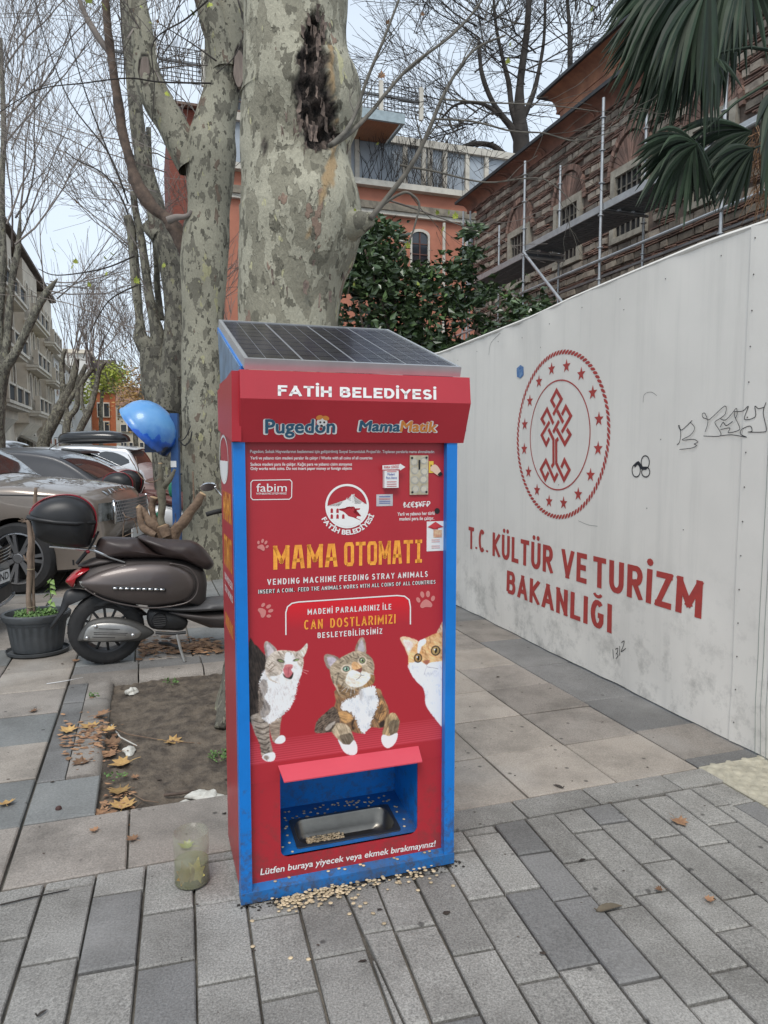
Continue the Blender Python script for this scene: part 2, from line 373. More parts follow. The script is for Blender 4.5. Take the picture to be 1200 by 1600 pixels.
def ribbon(P, w, closed=False):
    """flat mitred ribbon along 2-D polyline -> verts, faces"""
    P = [Vector(p) for p in P]; n = len(P); V_ = []; F = []
    if closed: P = P + [P[0]]; n += 1
    for i in range(n):
        if closed and i in (0, n - 1): a = (P[0] - P[n - 2]).normalized(); b = (P[1] - P[0]).normalized()
        else:
            a = (P[i] - P[i - 1]).normalized() if i > 0 else (P[1] - P[0]).normalized()
            b = (P[i + 1] - P[i]).normalized() if i < n - 1 else a
        t = (a + b); t = t.normalized() if t.length > .2 else b
        nn = Vector((-t.y, t.x)); k = min(1 / max(.35, abs(nn.dot(Vector((-a.y, a.x))))), 1.8)
        V_ += [P[i] + nn * w / 2 * k, P[i] - nn * w / 2 * k]
    for i in range(n - 1): F.append((2 * i, 2 * i + 1, 2 * i + 3, 2 * i + 2))
    return V_, F
def split(pls):
    out = []
    for P in pls:
        cur = [P[0]]
        for i in range(1, len(P) - 1):
            cur.append(P[i]); a = (Vector(P[i]) - Vector(P[i - 1])).normalized(); b = (Vector(P[i + 1]) - Vector(P[i])).normalized()
            if a.dot(b) < -.05: out.append(cur); cur = [P[i]]
        out.append(cur + [P[-1]])
    return out
for _k in 'MNVWZAK': GL[_k] = split(GL[_k]); GR[_k] = split(GR[_k])
def block_text(txt, aspect=.5, stroke=.2, gap=.22):
    """condensed block capitals, cap height 1; returns verts2d, faces, width"""
    V_ = []; F = []; x = 0
    for ch in txt:
        if ch == ' ': x += aspect * .75; continue
        dot = ch == 'İ'; ch = 'I' if ch == 'İ' else ch
        g = GL[ch]; w = aspect * (1.25 if ch in 'MW' else (.62 if ch in ',' else .86 if ch == 'I' else 1))
        for pl in g:
            P = [(x + stroke / 2 + p[0] * (w - stroke), stroke / 2 + p[1] * (1 - stroke)) for p in pl]
            for i in range(len(P) - 1):    # square ends
                pass
            a = Vector(P[0]); b = Vector(P[1]); d = (a - b).normalized() * stroke / 2
            P[0] = tuple(a + d) if ch not in 'DOBPR' else P[0]
            a = Vector(P[-1]); b = Vector(P[-2]); d = (a - b).normalized() * stroke / 2
            P[-1] = tuple(a + d) if ch not in 'DO' else P[-1]
            vv, ff = ribbon(P, stroke)
            o = len(V_); V_ += [(p.x, min(max(p.y, 0 if ch != ',' else -9), 1)) for p in vv]; F += [tuple(q + o for q in f) for f in ff]
        if dot:
            o = len(V_); c = x + w / 2; V_ += [(c - .1, 1.08), (c + .1, 1.08), (c + .1, 1.26), (c - .1, 1.26)]; F.append((o, o + 1, o + 2, o + 3))
        x += w + gap
    return V_, F, x - gap
def sans_text(txt, aspect=.62, stroke=.2, gap=.14):
    V_ = []; F = []; x = 0; hv = stroke * .86
    for ch in txt:
        if ch == ' ': x += aspect * .6; continue
        mk = {'İ': 'dot', 'Ü': 'uml', 'Ğ': 'breve'}.get(ch); ch = {'İ': 'I', 'Ü': 'U', 'Ğ': 'G'}.get(ch, ch)
        w = aspect * {'M': 1.32, 'I': 0, '.': 0, 'O': 1.15, 'E': .86, 'F': .84, 'L': .82, 'S': .92, 'A': 1.12, 'V': 1.1, 'T': .95, 'Z': .92}.get(ch, 1); w = max(w, stroke)
        for pl in GR[ch]:
            P = [(x + stroke / 2 + p[0] * (w - stroke) if w > stroke else x + stroke / 2, hv / 2 + p[1] * (1 - hv)) for p in pl]
            for e, f in ((0, 1), (-1, -2)):
                a, b = Vector(P[e]), Vector(P[f]); d = (a - b).normalized() * stroke * (.5 if ch in 'ITLEFHKMNURAVYZ' else .0)
                P[e] = tuple(a + d)
            vv, ff = ribbon(P, stroke); o = len(V_)
            V_ += [(p.x, min(max(p.y, 0), 1)) for p in vv]; F += [tuple(q + o for q in f) for f in ff]
        c = x + w / 2
        def sq(cx, cy, r):
            o = len(V_); V_.extend([(cx + r * math.cos(t), cy + r * math.sin(t)) for t in [math.pi / 4 * k for k in range(8)]]); F.append(tuple(range(o, o + 8)))
        if mk == 'dot': sq(c, 1.2, stroke * .6)
        if mk == 'uml': sq(c - w * .22, 1.17, stroke * .5); sq(c + w * .22, 1.17, stroke * .5)
        if mk == 'breve':
            vv, ff = ribbon(_arc(c, 1.24, w * .26, .12, 190, 350, 8), stroke * .6); o = len(V_); V_ += [(p.x, p.y) for p in vv]; F += [tuple(q + o for q in f) for f in ff]
        x += w + gap
    return V_, F, x - gap
_fc = {}
def thick_text(txt, t, res=3):
    """font outlines thickened evenly by t (in cap heights); third coordinate staggers the overlapping bits"""
    V_, F, w = font_text(txt, 0., res); V3 = [(x, y, 0) for x, y in V_]; F3 = list(F); cnt_ = {}
    for f in F:
        for i in range(len(f)):
            e = (f[i], f[(i + 1) % len(f)]); k = (min(e), max(e)); cnt_[k] = cnt_.get(k, 0) + 1
    i = 0
    for (a, b), c in cnt_.items():
        if c != 1: continue
        A, B = Vector(V_[a]), Vector(V_[b]); d = B - A
        if d.length < 1e-6: continue
        d.normalize(); n = Vector((-d.y, d.x)) * t; z = 1 + (i % 4); o = len(V3); i += 1
        V3 += [(A.x + n.x, A.y + n.y, z), (B.x + n.x, B.y + n.y, z), (B.x - n.x, B.y - n.y, z), (A.x - n.x, A.y - n.y, z)]; F3.append((o + 3, o + 2, o + 1, o))
        o = len(V3); V3 += [(A.x + t * math.cos(q), A.y + t * math.sin(q), z + .5) for q in [math.pi / 3 * k for k in range(6)]]; F3.append(tuple(range(o, o + 6)))
    return V3, F3, w
def font_text(txt, bold=.02, res=3):
    key = (txt, bold)
    if key in _fc: return _fc[key]
    def mk(t):
        cu = bpy.data.curves.new('t', 'FONT'); cu.body = t; cu.offset = bold; cu.resolution_u = res
        o = bpy.data.objects.new('t', cu); COL.objects.link(o)
        dg = bpy.context.evaluated_depsgraph_get(); me = o.evaluated_get(dg).to_mesh()
        V_ = [(v.co.x, v.co.y) for v in me.vertices]; F = [tuple(p.vertices) for p in me.polygons]
        o.evaluated_get(dg).to_mesh_clear(); bpy.data.objects.remove(o); bpy.data.curves.remove(cu); return V_, F
    V_, F = mk(txt); H_, _ = mk('H'); cap = max(p[1] for p in H_) - min(p[1] for p in H_); y0 = min(p[1] for p in H_)
    x0 = min(p[0] for p in V_); x1 = max(p[0] for p in V_)
    V_ = [((p[0] - x0) / cap, (p[1] - y0) / cap) for p in V_]
    _fc[key] = (V_, F, (x1 - x0) / cap); return _fc[key]
def place_text(mb, glyph, p_bl, p_br, up, off, skew=0., mi=0):
    """map unit text into 3-D: baseline p_bl..p_br, up = cap-height vector, off = offset from surface"""
    V_, F, w = glyph; X = (p_br - p_bl) / w
    nn = X.cross(up).normalized()
    mb.add([p_bl + X * (q[0] + q[1] * skew * up.length / X.length) + up * q[1] + off + nn * (q[2] * 2.5e-5 if len(q) > 2 else 0) for q in V_], F, mi)

MS = Matrix.Rotation(T, 4, 'Z')
rnd = random.Random(7)
# ------------------------------------------------------------------ palette
M_gran = granite('granite_grey', (.41, .395, .365), (.13, .125, .116), 150, .6)
M_slab = granite('stone_warm', (.36, .322, .285), (.19, .17, .15), 130, .6)
M_slabl = granite('stone_light', (.45, .395, .34), (.27, .24, .205), 130, .5)
M_dark = granite('stone_dark', (.24, .235, .228), (.115, .113, .11), 130, .4)
M_pale = granite('stone_bluegrey', (.27, .275, .265), (.17, .175, .172), 90, .45)
M_tact = mat('tactile_concrete', (.47, .435, .34), .8, var=.15, scale=12, bump=.3, dirt=.5)
M_joint = mat('joint_sand', (.075, .066, .056), .95, scale=3, bump=.6, bscale=150, col2=(.26, .235, .195))
M_soil = mat('bed_soil', (.15, .12, .09), .95, scale=12, bump=1., bscale=70, col2=(.06, .047, .037))
M_red = mat('printed_red', (.43, .022, .034), .38, var=.04, scale=3, bump=.02, dirt=.0)
M_redh = mat('header_red', (.47, .03, .044), .34, var=.05, scale=3, bump=.02)
M_pink = mat('flap_pink_red', (.62, .07, .10), .3, var=.04, scale=3)
M_blue = mat('blue_paint', (.004, .19, .62), .35, var=.06, scale=6, bump=.05, bscale=20, spec=.5)
M_blued = mat('blue_paint_worn', (.012, .15, .44), .5, var=.1, scale=9, dirt=.75)
M_white = mat('white_print', (.82, .81, .79), .5, var=.02)
M_orange = mat('orange_print', (.95, .42, .05), .5, var=.12, scale=60, col2=(.78, .28, .035))
M_orange2 = mat('logo_orange', (.72, .27, .06), .5, var=.02)
M_navy = mat('logo_blue', (.035, .115, .19), .5, var=.02)
M_black = mat('black_print', (.012, .012, .013), .5, var=.02)
M_paw = mat('paw_print', (.62, .22, .2), .5, var=.02)
M_alu = mat('aluminium', (.62, .63, .64), .35, .75, var=.05)
M_steel = mat('pan_steel', (.23, .215, .19), .3, .9, var=.12, scale=7, bump=.04, bscale=30)
M_cell = mat('solar_glass', (.012, .012, .03), .2, var=.3, scale=4, spec=.3)
M_cell_l = mat('solar_busbar', (.30, .31, .33), .3, .3, var=.02)
M_kib = mat('kibble', (.62, .49, .32), .85, var=.12, scale=60, island=.3)
M_rub = mat('black_rubber', (.022, .022, .023), .75, var=.2, scale=10, bump=.1, dirt=.3)
M_plas = mat('black_plastic', (.02, .02, .021), .45, var=.1, scale=10, bump=.05, bscale=200)

grime(M_red, 0, .6, .45, 22, (.12, .05, .045)); grime(M_blue, 0, .6, .65, 26); grime(M_blued, -.1, .3, .85, 34)
# ------------------------------------------------------------------ ground and paving
mb = MB(); n_ = 90
mb.add([(-260, -20, -.055), (260, -20, -.055), (260, 420, -.055), (-260, 420, -.055)], [(0, 1, 2, 3)])
mb.build('ground', mat('ground_asphalt', (.14, .138, .134), .9, scale=3, bump=.4, bscale=40, col2=(.09, .088, .085)), kind='structure')
def clip(poly, nx, ny, d):                      # keep nx*x+ny*y <= d
    out = []
    for i in range(len(poly)):
        p, q = poly[i], poly[(i + 1) % len(poly)]
        a = nx * p[0] + ny * p[1] - d; b = nx * q[0] + ny * q[1] - d
        if a <= 0: out.append(p)
        if a * b < 0:
            t = a / (a - b); out.append((p[0] + (q[0] - p[0]) * t, p[1] + (q[1] - p[1]) * t))
    return out
def area(P): return abs(sum(P[i - 1][0] * P[i][1] - P[i][0] * P[i - 1][1] for i in range(len(P)))) / 2
def paver(name, poly, m, parent, top=0., bev=.006, th=.05):
    """poly in (a,l): one bevelled stone with its own slightly uneven height"""
    n = len(poly); cx = sum(p[0] for p in poly) / n; cy = sum(p[1] for p in poly) / n
    tz = top + rnd.uniform(-.003, .002); tx, ty = rnd.uniform(-.004, .004), rnd.uniform(-.004, .004)
    A = [tuple(S(p[0], p[1], tz - th)) for p in poly]; B = []; D = []
    for p in poly:
        z = tz + (p[0] - cx) * tx + (p[1] - cy) * ty
        B.append(tuple(S(p[0], p[1], z - bev * .8)))
        dx, dy = cx - p[0], cy - p[1]; q = math.hypot(dx, dy) + 1e-6
        D.append(tuple(S(p[0] + dx / q * bev * 1.4, p[1] + dy / q * bev * 1.4, z)))
    b = MB(); F = [(i, (i + 1) % n, (i + 1) % n + n, i + n) for i in range(n)] + [(i + n, (i + 1) % n + n, (i + 1) % n + 2 * n, i + 2 * n) for i in range(n)] + [tuple(range(2 * n, 3 * n))]
    b.add(A + B + D, F); return b.build(name, m, parent)
gbase = MB(); gbase.add([S(-6, .3, -.022), S(6, .3, -.022), S(6, 2.715, -.022), S(-6, 2.715, -.022)], [(0, 1, 2, 3)])
pav = gbase.build('pavement', M_joint, kind='structure')
cnt = 0
def granite_field(yaw, amin, amax, lmax, keep, w=.19, Lb=.375, j=.009, seed=1):
    """running-bond rows whose long sides point away, in a frame turned by yaw against the street frame"""
    global cnt
    rr = random.Random(seed); c, s_ = math.cos(yaw), math.sin(yaw)
    def to(a, l): return (a * c - l * s_, a * s_ + l * c)
    for i in range(-24, 32):
        off = rr.uniform(0, Lb); l = -.4 - off
        while l < 3.6:
            L_ = rr.choice((Lb, Lb, Lb * .96, Lb * .72, Lb * 1.06)); a0, a1 = i * w + j / 2 + rr.uniform(-.002, .002), (i + 1) * w - j / 2 + rr.uniform(-.002, .002)
            P = [to(a0, l + j / 2), to(a1, l + j / 2), to(a1, l + L_ - j / 2), to(a0, l + L_ - j / 2)]
            l += L_
            P = clip(P, 0, 1, lmax - .004)
            if len(P) >= 3: P = clip(P, 0, -1, -.72)
            for k in keep:
                if len(P) >= 3: P = clip(P, *k)
            if len(P) < 3 or area(P) < .004: continue
            cx = sum(p[0] for p in P) / len(P); cy = sum(p[1] for p in P) / len(P)
            wx, wy, _ = S(cx, cy); u, v = proj(wx, wy, 0)
            if u < -160 or u > 1370 or v > 1750: continue
            paver('granite_block', P, M_gran if rr.random() < .88 else M_dark, pav); cnt += 1
granite_field(R(-2.8), -6, .62, 2.70, [(1, 0, .62)], .172, .36, seed=3)
granite_field(R(-4.2), .62, 6, 2.545, [(-1, 0, -.628), (1, 0, 2.40)], .143, .40, seed=5)
a = .628                                          # row of stones laid crosswise along the border
while a < 2.44:
    L_ = rnd.uniform(.34, .52); paver('granite_block', [(a + .004, 2.553), (a + L_ - .004, 2.553), (a + L_ - .004, 2.696), (a + .004, 2.696)], M_gran, pav); a += L_
# strip of darker stones and the tactile slabs at the foot of the hoarding
for k, (l0, l1) in enumerate(((.9, 1.3), (1.3, 1.66), (1.66, 2.0), (2.0, 2.36), (2.36, 2.545))):
    paver('border_stone', [(2.408, l0 + .004), (2.53, l0 + .004), (2.53, l1 - .004), (2.408, l1 - .004)], M_dark if k % 2 else M_gran, pav)
for k in range(5):
    l0 = 2.72 - .4 * (k + 1)
    sl = MB().bbox(0, .4, 0, .392, -.05, .002, .006).build('tactile_slab', M_tact, None)
    sl.parent = pav; sl.location = S(2.54, l0); sl.rotation_euler = (0, 0, T); WM[sl.name] = Matrix.Translation(S(2.54, l0)) @ MS
    bb = MB()
    for i in range(8):
        for jx in range(6):
            bb.ball((.035 + .05 * i + (.0), .04 + .062 * jx + (.03 if i % 2 else 0) * .9, .001), 1, 8, 3, (.021, .026, .006), half=True)
    bb.build('raised_dot', M_tact, sl, local=True, smooth='all', kind='stuff')
# big warm slabs
sb = MB(); sb.add([S(-9, 2.7, -.024), S(-.53, 2.7, -.024), S(-.53, 12, -.024), S(-9, 12, -.024)], [(0, 1, 2, 3)])
sb.add([S(-.53, 2.7, -.024), S(.3, 2.7, -.024), S(.3, 3.18, -.024), S(-.53, 3.18, -.024)], [(0, 1, 2, 3)])
sb.add([S(.95, 2.7, -.024), S(3.6, 2.7, -.024), S(3.6, 12, -.024), S(.95, 12, -.024)], [(0, 1, 2, 3)])
sb.add([S(-.53, 5.2, -.024), S(.95, 5.2, -.024), S(.95, 12, -.024), S(-.53, 12, -.024)], [(0, 1, 2, 3)])
sb.add([S(-.53, 3.18, -.025), S(-.25, 3.18, -.025), S(-.25, 5.2, -.025), S(-.53, 5.2, -.025)], [(0, 1, 2, 3)])
slabs = sb.build('footpath', M_joint, kind='structure')
def slab(a0, a1, l0, l1, m, name='paving_slab', **k):
    j = .004
    wx, wy, _ = S((a0 + a1) / 2, (l0 + l1) / 2); u, v = proj(wx, wy, 0)
    if u < -140 or u > 1350: return
    paver(name, [(a0 + j, l0 + j), (a1 - j, l0 + j), (a1 - j, l1 - j), (a0 + j, l1 - j)], m, slabs, **k)
slab(-.53, -.108, 2.704, 3.165, M_slab); slab(-.108, .34, 2.704, 3.165, M_slab)
slab(-.53, -.245, 3.165, 3.56, M_pale)
for i in range(15):
    a1 = -.535 - .46 * i; off = rnd.choice((0, .23)) if i > 0 else 0
    l = 2.704 - (off if off else 0)
    while l < 10.4:
        L_ = .455; l0 = max(l, 2.704)
        if l + L_ - l0 > .05: slab(a1 - .46, a1, l0, l + L_, rnd.choice((M_slab, M_slab, M_slabl, M_pale) if i < 3 else (M_slab, M_slab, M_pale, M_gran)))
        l += L_
for i in range(3):
    a0 = 1.12 + .472 * i
    for k in range(17):
        l0 = 2.704 + .452 * k
        slab(a0, a0 + .472, l0, l0 + .452, M_slabl if (i, k) in ((0, 0), (1, 0), (0, 1), (1, 1), (1, 2)) else rnd.choice((M_slab, M_slab, M_slabl)))
l = 2.704
for k, (L_, m) in enumerate(((.10, M_dark), (.38, M_slab), (.5, M_dark), (.75, M_dark), (.7, M_dark), (.7, M_slab), (.7, M_dark), (.7, M_dark), (.8, M_slab), (.8, M_dark))):
    slab(2.536, 2.96, l, l + L_, m); l += L_
for i in range(4):
    a0 = -.53 + .415 * i
    for k in range(9):
        if i == 0 and k < 0: continue
        slab(a0, a0 + .412, 5.46 + .45 * k, 5.46 + .45 * (k + 1), rnd.choice((M_slab, M_pale)))
# kerbs round the planting bed
for k in range(4): slab(-.53, -.402, 3.56 + .37 * k, 3.56 + .37 * (k + 1), M_dark, 'border_stone')
kb = thing('bed_kerb', 'low worn stone kerb running round the bare soil bed with brown leaves on it', 'kerb', S(-.4, 3.56), T)
def kerbstone(a0, a1, l0, l1, side):
    j = .005; b = MB(); pr = [(0, -.06), (0, .0), (.012, .006), (.6, .008), (.82, .0), (.95, -.02), (1, -.06)]
    V_ = []
    for t in (0, 1):
        for q, z in pr:
            if side == 'a': V_.append(S(a0 + (a1 - a0) * q, (l0 + j) if t == 0 else (l1 - j), z))
            else: V_.append(S((a0 + j) if t == 0 else (a1 - j), l1 + (l0 - l1) * q, z))
    n = len(pr); b.add(V_, [(i, i + 1, i + 1 + n, i + n) for i in range(n - 1)] + [tuple(range(n)), tuple(range(2 * n - 1, n - 1, -1))])
    b.build('kerbstone', M_slab, kb, smooth=True)
for k in range(4): kerbstone(-.402, -.245, 3.56 + .37 * k, 3.56 + .37 * (k + 1), 'a')
for k in range(4): kerbstone(-.53 + .44 * k, -.53 + .44 * (k + 1), 5.05, 5.24, 'l')
for k in range(4): slab(-.53 + .44 * k, -.53 + .44 * (k + 1), 5.24, 5.455, M_dark, 'border_stone')
# soil
mb = MB(); NX, NY = 120, 150
V_ = []
for j in range(NY + 1):
    for i in range(NX + 1):
        a, l = -.26 + 1.5 * i / NX, 3.15 + 1.92 * j / NY
        h = -.034 + .016 * mnoise.noise(Vector((a * 3, l * 3, 0))) + .012 * mnoise.noise(Vector((a * 14, l * 14, 3))) + .008 * mnoise.noise(Vector((a * 40, l * 40, 5)))
        h += .05 * math.exp(-(((a - .72) / .5) ** 2 + ((l - 4.2) / .5) ** 2))
        V_.append(S(a, l, h))
mb.add(V_, [(j * (NX + 1) + i, j * (NX + 1) + i + 1, (j + 1) * (NX + 1) + i + 1, (j + 1) * (NX + 1) + i) for j in range(NY) for i in range(NX)])
mb.build('soil', M_soil, smooth='all', kind='structure')

# ------------------------------------------------------------------ the feeding machine
A0, L0, W_, D_ = .268, 2.335, .790, .42
LP = L0 + .028; A1 = A0 + W_
mach = sthing('vending_machine', 'red and blue coin operated pet food machine with cat poster and feeding niche', 'vending machine', A0, L0)
def PN(u, v, off=0., L=None):
    a, z = atL(u, v, LP if L is None else L); return S(a, (LP if L is None else L) - off, z)
def az(u, v, L=None): return atL(u, v, LP if L is None else L)
oL, oT = az(437, 1196); oR, _ = az(652.7, 1180); _, oB = az(437, 1338); _, oB2 = az(652.7, 1305); oB = (oB + oB2) / 2
oT = az(437, 1197)[1]
zF = 1.579      # underside of header
def SB(m, a0, a1, l0, l1, z0, z1, mi=0): return m.box(a0, a1, l0, l1, z0, z1, mi, MS)
# carcass
b = MB(); SB(b, A0 + .0015, A0 + .006, L0 + .04, L0 + D_, .03, 1.80); SB(b, A1 - .006, A1 - .0015, L0 + .04, L0 + D_, .03, 1.80)
b.build('side_panel', M_red, mach)
b = MB(); SB(b, A0 + .006, A1 - .006, L0 + D_ - .01, L0 + D_ - .002, .03, 1.80); b.build('back_panel', M_blue, mach)
b = MB(); SB(b, A0 + .006, A1 - .006, L0 + .05, L0 + D_ - .01, 1.782, 1.80); b.build('top_panel', M_blue, mach)
fw = az(388, 1000)[0] - A0; fwR = A1 - az(694.5, 1000)[0]
for nm, x0, x1 in (('frame_post', A0, A0 + .038), ('frame_post', A1 - .040, A1)):
    b = MB(); SB(b, x0, x1, L0, L0 + .045, .02, zF); b.build(nm, M_blue, mach)
b = MB(); zs = .044
b.prism([(L0 - .002, .006), (L0 - .002, zs), (L0 + .05, zs + .022), (L0 + .05, .006)], lambda l, z: S(A0 - .001, l, z), lambda l, z: S(A1 + .001, l, z))
b.build('bottom_sill', M_blued, mach)
b = MB(); SB(b, A0 + .02, A1 - .02, L0 + .02, L0 + D_ - .02, .0, .03); b.build('plinth', M_blued, mach)
# red front panel with the opening (frame of quads and rounded lower corners)
def rrect(x0, x1, z0, z1, r, k=5):
    P = []
    for cx, cz, a in ((x1 - r, z1 - .0, 0), ):
        pass
    P = [(x0, z1), (x0, z0 + r)]
    for i in range(1, k): t = math.pi + math.pi / 2 * i / k; P.append((x0 + r + r * math.cos(t), z0 + r + r * math.sin(t)))
    P += [(x0 + r, z0), (x1 - r, z0)]
    for i in range(1, k): t = 1.5 * math.pi + math.pi / 2 * i / k; P.append((x1 - r + r * math.cos(t), z0 + r + r * math.sin(t)))
    P += [(x1, z0 + r), (x1, z1)]
    return P
pz0, pz1 = .045, zF + .03; px0, px1 = A0 + .038, A1 - .040
op = rrect(oL, oR, oB, oT, .028)
b = MB()
b.add([S(px0, LP, oT), S(px1, LP, oT), S(px1, LP, pz1), S(px0, LP, pz1)], [(0, 1, 2, 3)])
half = len(op) // 2
Vt = [S(x, LP, z) for x, z in op]
lefts = op[:half]; rights = op[half:]
b.add([S(px0, LP, oT), S(px0, LP, pz0), S((oL + oR) / 2, LP, pz0), S((oL + oR) / 2, LP, oB)] + [S(x, LP, z) for x, z in lefts[::-1]], [tuple(range(4 + half))])
b.add([S((oL + oR) / 2, LP, pz0), S(px1, LP, pz0), S(px1, LP, oT)] + [S(x, LP, z) for x, z in rights[::-1]] + [S((oL + oR) / 2, LP, oB)], [tuple(range(4 + len(rights)))])
for i in range(len(op) - 1):
    p, q = op[i], op[i + 1]; b.add([S(p[0], LP, p[1]), S(q[0], LP, q[1]), S(q[0], LP + .004, q[1]), S(p[0], LP + .004, p[1])], [(0, 1, 2, 3)])
b.build('front_panel', M_red, mach)
# niche
zN = oB + .004; LB = LP + .27
b = MB(); i0, i1 = oL - .004, oR + .004
b.add([S(i0, LP + .005, zN), S(i1, LP + .005, zN), S(i1, LB, zN + .035), S(i0, LB, zN + .035)], [(0, 1, 2, 3)])
nf = b.build('niche_floor', mat('niche_blue_dirty', (.008, .13, .42), .5, var=.15, scale=9, dirt=.95), mach)
b = MB(); b.add([S(i0, LB, zN - .02), S(i1, LB, zN - .02), S(i1, LB, oT + .03), S(i0, LB, oT + .03)], [(0, 1, 2, 3)])
b.add([S(i0, LP + .005, zN - .02), S(i0, LB, zN - .02), S(i0, LB, oT + .03), S(i0, LP + .005, oT + .03)], [(0, 1, 2, 3)])
b.add([S(i1, LP + .005, zN - .02), S(i1, LB, zN - .02), S(i1, LB, oT + .03), S(i1, LP + .005, oT + .03)], [(3, 2, 1, 0)])
b.add([S(i0, LP + .005, oT + .03), S(i1, LP + .005, oT + .03), S(i1, LB, oT + .03), S(i0, LB, oT + .03)], [(3, 2, 1, 0)])
b.build('niche_wall', M_blue, mach)
# steel pan: rim and rounded tub
def fl(a, l): return zN + .035 * (l - LP) / .27
pa0, pa1, pl0, pl1 = oL + .062, oR - .055, LP + .022, LP + .185
def rr2(x0, x1, y0, y1, r, k=5):
    P = []
    for cx, cy, t0 in ((x1 - r, y0 + r, -.5), (x1 - r, y1 - r, 0), (x0 + r, y1 - r, .5), (x0 + r, y0 + r, 1)):
        for i in range(k + 1): t = math.pi * (t0 + .5 * i / k); P.append((cx + r * math.cos(t), cy + r * math.sin(t)))
    return P
rings = [(0, .002, .012), (.0, .006, .012), (.012, .006, .04), (.015, .0, .045), (.022, -.045, .045), (.034, -.062, .045), (.06, -.066, .03)]
b = MB(); V_ = []; k_ = 24
for ins, dz, r in rings: V_ += [S(x, y, fl(x, y) + dz) for x, y in rr2(pa0 + ins, pa1 - ins, pl0 + ins, pl1 - ins, r)]
F = [(i * k_ + j, i * k_ + (j + 1) % k_, (i + 1) * k_ + (j + 1) % k_, (i + 1) * k_ + j) for i in range(len(rings) - 1) for j in range(k_)] + [tuple((len(rings) - 1) * k_ + j for j in range(k_))]
b.add(V_, F)
pan = sthing('food_pan', 'stainless steel food pan sunk in the blue niche floor of the red machine', 'bowl', pa0, pl0, zN)
b.build('pan_tub', M_steel, pan, smooth=True)
# carve: floor must leave the pan open -> rebuild floor with hole
me = nf.data; me.clear_geometry()
hole = rr2(pa0 + .004, pa1 - .004, pl0 + .004, pl1 - .004, .012)
outer = [(i1, LP + .005), (i1, LB), (i0, LB), (i0, LP + .005)]
def flp(x, y): return S(x, y, fl(x, y))
V_ = [flp(*p) for p in outer] + [flp(*p) for p in hole]
F = []
n6 = 6
for c_ in range(4):     # each hole corner (6 pts) fans to its outer corner
    idx = [4 + c_ * n6 + i for i in range(n6)]; oc = (c_ - 0) % 4
    cor = {0: 3 + 0, 1: 0, 2: 1, 3: 2}
    oc = [0, 1, 2, 3][c_]
    F.append(tuple([oc] + idx[::-1]))
    nxt = 4 + ((c_ + 1) % 4) * n6
    F.append((oc, (oc + 1) % 4, nxt, idx[-1])[::1])
Mi = wm(mach).inverted(); me.from_pydata([tuple(Mi @ v) for v in V_], [], F); me.update(); me.materials.clear(); me.materials.append(MATS['niche_blue_dirty'])
# flap
b = MB(); ha0, hz = az(436, 1195); ha1, hz1 = az(652, 1167); hz = oT + .003
fa0, fz0 = atL(444, 1220, LP - .055); fa1, fz1 = atL(660, 1191, LP - .055); fz0 = (fz0 + fz1) / 2
P = [S(ha0 - .004, LP - .001, hz), S(ha1 + .004, LP - .001, hz), S(fa1, LP - .055, fz0), S(fa0, LP - .055, fz0)]
dn = Vector((0, 0, -.004)); b.add(P + [p + dn for p in P], [(0, 3, 2, 1), (4, 5, 6, 7), (3, 7, 6, 2), (0, 4, 7, 3), (1, 2, 6, 5)])
b.build('flap', M_pink, mach)
# header
HF = .062; h0, h1 = A0 + .018, A1 + .022
zt = 1.806; zm = atL(371, 622, L0 - HF)[1]; zb = zF
b = MB(); pr = [(L0 - HF + .012, zt), (L0 - HF, zm), (L0 - .004, zb), (L0 + .05, zb), (L0 + .05, zt)]
b.prism(pr, lambda l, z: S(h0, l, z), lambda l, z: S(h1, l, z)); b.build('header', M_redh, mach)
b = MB(); b.prism([(L0 - .02, zb + .002), (L0 + D_, zb + .05), (L0 + D_, zt - .03), (L0 - .045, zt - .004)], lambda l, z: S(A0 - .006, l, z), lambda l, z: S(A0 + .024, l, z))
b.build('header_cheek', M_redh, mach)
def HU(u, v, off=0.):   # upper header face
    p0 = S(0, L0 - HF, zm); t1 = S(1, 0, 0); t2 = S(0, .012, zt - zm); n = t1.cross(t2).normalized(); r = ray(u, v)
    t = (p0 - Vector((0, 0, EYE))).dot(n) / r.dot(n); return Vector((0, 0, EYE)) + r * t + n * off * (1 if n.dot(r) < 0 else -1)
def HD(u, v, off=0.):   # lower slanting face
    p0 = S(0, L0 - HF, zm); t1 = S(1, 0, 0); t2 = S(0, HF - .004, zb - zm); n = t1.cross(t2).normalized(); r = ray(u, v)
    t = (p0 - Vector((0, 0, EYE))).dot(n) / r.dot(n); return Vector((0, 0, EYE)) + r * t + n * off * (1 if n.dot(r) < 0 else -1)
def line(fn, txt, bl, br, cap, m, style='font', bold=.03, name='lettering', lift=.0012, skew=0., **k):
    g = thick_text(txt, bold) if style == 'font' else (sans_text(txt, **k) if style == 'sans' else block_text(txt, **k))
    b = MB(); p0, p1 = fn(*bl, lift), fn(*br, lift); up = fn(bl[0], bl[1] - cap, lift) - p0
    place_text(b, g, p0, p1, up, Vector((0, 0, 0)), skew); return b.build(name, m, mach)
line(HU, 'FATİH BELEDİYESİ', (434, 618.5), (681.5, 624.5), 16.6, M_white, 'sans', aspect=.78, stroke=.22, gap=.13)
line(HD, 'Pugedon', (413.5, 677.5), (524, 676.5), 21, M_white, bold=.1, lift=.0006, name='logo_outline')
line(HD, 'Pugedon', (415, 676.5), (522.5, 675.5), 21, M_navy, bold=.035)
line(HD, 'Mama', (559.5, 673.5), (625, 674.2), 16, M_white, bold=.1, lift=.0008, skew=.16, name='logo_outline')
